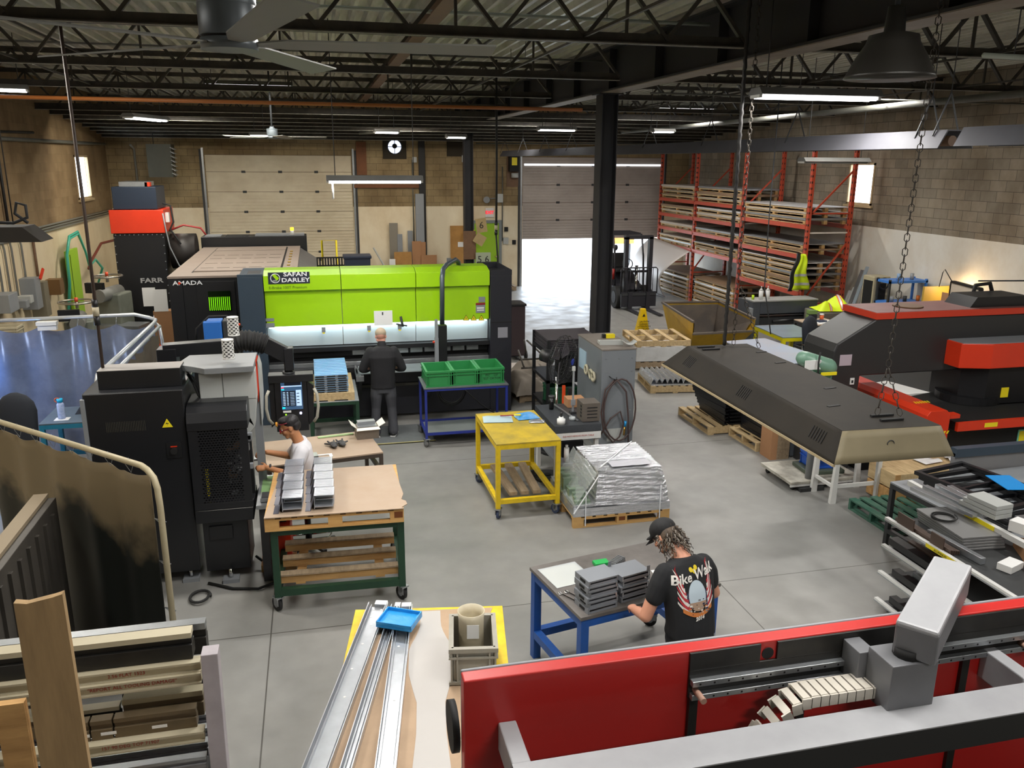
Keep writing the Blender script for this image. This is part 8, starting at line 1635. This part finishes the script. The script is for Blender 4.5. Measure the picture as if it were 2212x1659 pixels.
for k, (y, z, w_, h_, c) in enumerate(((17.3, 1.35, .5, .35, GREYP), (18.2, 1.3, .2, .15, GREYP), (18.5, 1.35, .2, .15, LGY), (18.9, 1.15, .35, .65, GREYP), (19.45, .9, .3, .75, mat('tan grey box', '77705e', .5)), (20.6, 1.2, .3, .35, mat('brown valve block', '7a5a34', .5)))): tag(MB().box(XL+.0, y, z, XL+.3, y+w_, z+h_, c).build('electrical_box', bev=.01), ['large grey box at the left edge of the left wall', 'small dark starter box on the left wall', 'second small starter box on the left wall', 'tall grey switch box with red lever on the left wall', 'tan box below the dark conduit on the left wall', 'brown valve block left of the lime door'][k], 'electrical box')
tag(MB().bar((XL+.32, 19.2, 1.75), (XL+.36, 19.35, 1.95), .03, .06, REDM).build('red_lever'), 'red lever on the tall grey switch box', 'lever')
MM = mat('mill grey green', '7c8074', .45, .1, .4, 4, '4e5048'); CHR = mat('worn steel ring', 'a9a294', .3, .8)
def mill(label, x, y, z, rz, r):
    o = thing('milling_machine', label, 'milling machine', (x, y, 0), R(rz)); MB().box(-.35, -.3, 0, .35, .4, .9, MM).box(-.25, -.1, .9, .25, .45, z-.35, MM).build('machine_base', o, bev=.03); MB().cyl((0, -.4, z-.35), (0, .4, z-.35), .13, mat('pale mill casting', '75756f', .5), 18).build('ram', o); MB().box(-.7, -.35, .9, .7, .15, 1.0, GALV).build('table_slide', o)
    MB().tube([(r*cos(i*pi/14), r*sin(i*pi/14), z) for i in range(28)], .018, CHR, 7, True).cyl((0, 0, z-.12), (0, 0, z), .03, CHR, 8).bar((-r, 0, z-.01), (r, 0, z-.01), .03, .012, CHR).cyl((0, 0, z), (0, 0, z+.08), .03, mat('orange cap', 'd8502a', .4), 10).build('hand_wheel', o); MB().box(-.3, -.32, z-.3, .05, -.22, z-.1, DKB).build('motor_box', o)
p = aty(165, 652, 16.6); mill('grey milling machine with a large hand ring behind the welding booth', p.x, 16.6, p.z, 10, .3); p = aty(243, 606, 17.2); mill('pale milling machine with a ring wheel and angled motor beside the dust collector', p.x-.25, 17.9, p.z, -15, .28)
o = thing('tool_shelf', 'cream plastic bins of small tools at the left edge behind the booth', 'shelf', (-5.75, 15.2, 0)); MB().box(0, 0, 0, .9, .5, 1.0, STEEL).build('shelf_body', o)
for i in range(2): bin_box('parts_bin', ['lower', 'upper'][i]+' cream plastic parts bin behind the welding booth', (-5.4, 15.2, 1.002+.24*i), 0, .45, .35, .22, CRM, cat='bin', group='cream bins')
tag(MB().cyl((0, 0, 0), (.7, 0, 0), .11, STEEL, 16).build('black_cylinder', loc=(-4.6, 15.0, 1.25)), 'dark cylinder lying on the bench behind the welding booth', 'cylinder'); tag(MB().box(0, 0, 0, 1.3, .6, 1.13, mat('olive bench', '5c6050', .5, 0, .3)).build('machine_bench', loc=(-4.7, 14.7, 0), bev=.01), 'olive machine bench behind the welding booth', 'bench')
tag(MB().box(0, 0, 0, .6, .5, 1.05, mat('dull green machine', '4a5c4c', .5, 0, .3)).build('green_machine', loc=(-3.2, 13.6, 0), bev=.03), 'dull green machine beyond the corner of the welding booth', 'machine'); o = thing('notice_stand', 'white notice on a brown box before the dust collector', 'notice', (-3.3, 17.9, 0)); MB().box(0, 0, 0, .35, .3, 1.2, CARD).build('box_body', o); MB().box(.03, -.012, 1.2, .3, .0, 1.65, PAPER).build('paper_sheet', o)
for i in range(6): tag(MB().tube([(0, 0, 0), (0, .02, 1.2)], .03, [REDM, STEEL][i % 2], 8).build('gas_hose', loc=(-2.75+.04*i, 14.4+.1*(i % 3), 0)), 'red or black hose hanging at the corner of the laser cabin', 'hose', 'hoses by the laser cabin')
# low pallet right of the doors, outdoor yard hint
pallet('pallet', 'wooden pallet on the floor beside the right dock door', (5.6, 27.0, 0), 0, .9, .8, WOODG)
tag(MB().box(0, 0, 0, 1.6, .08, .35, mat('outdoor orange', 'c87830', .5)).box(.1, 0, -.9, .16, .06, 0, STEEL).box(1.4, 0, -.9, 1.46, .06, 0, STEEL).build('orange_barrier', loc=(11.4, 33, .9)), 'orange barrier outside seen through the forklift mast', 'barrier')
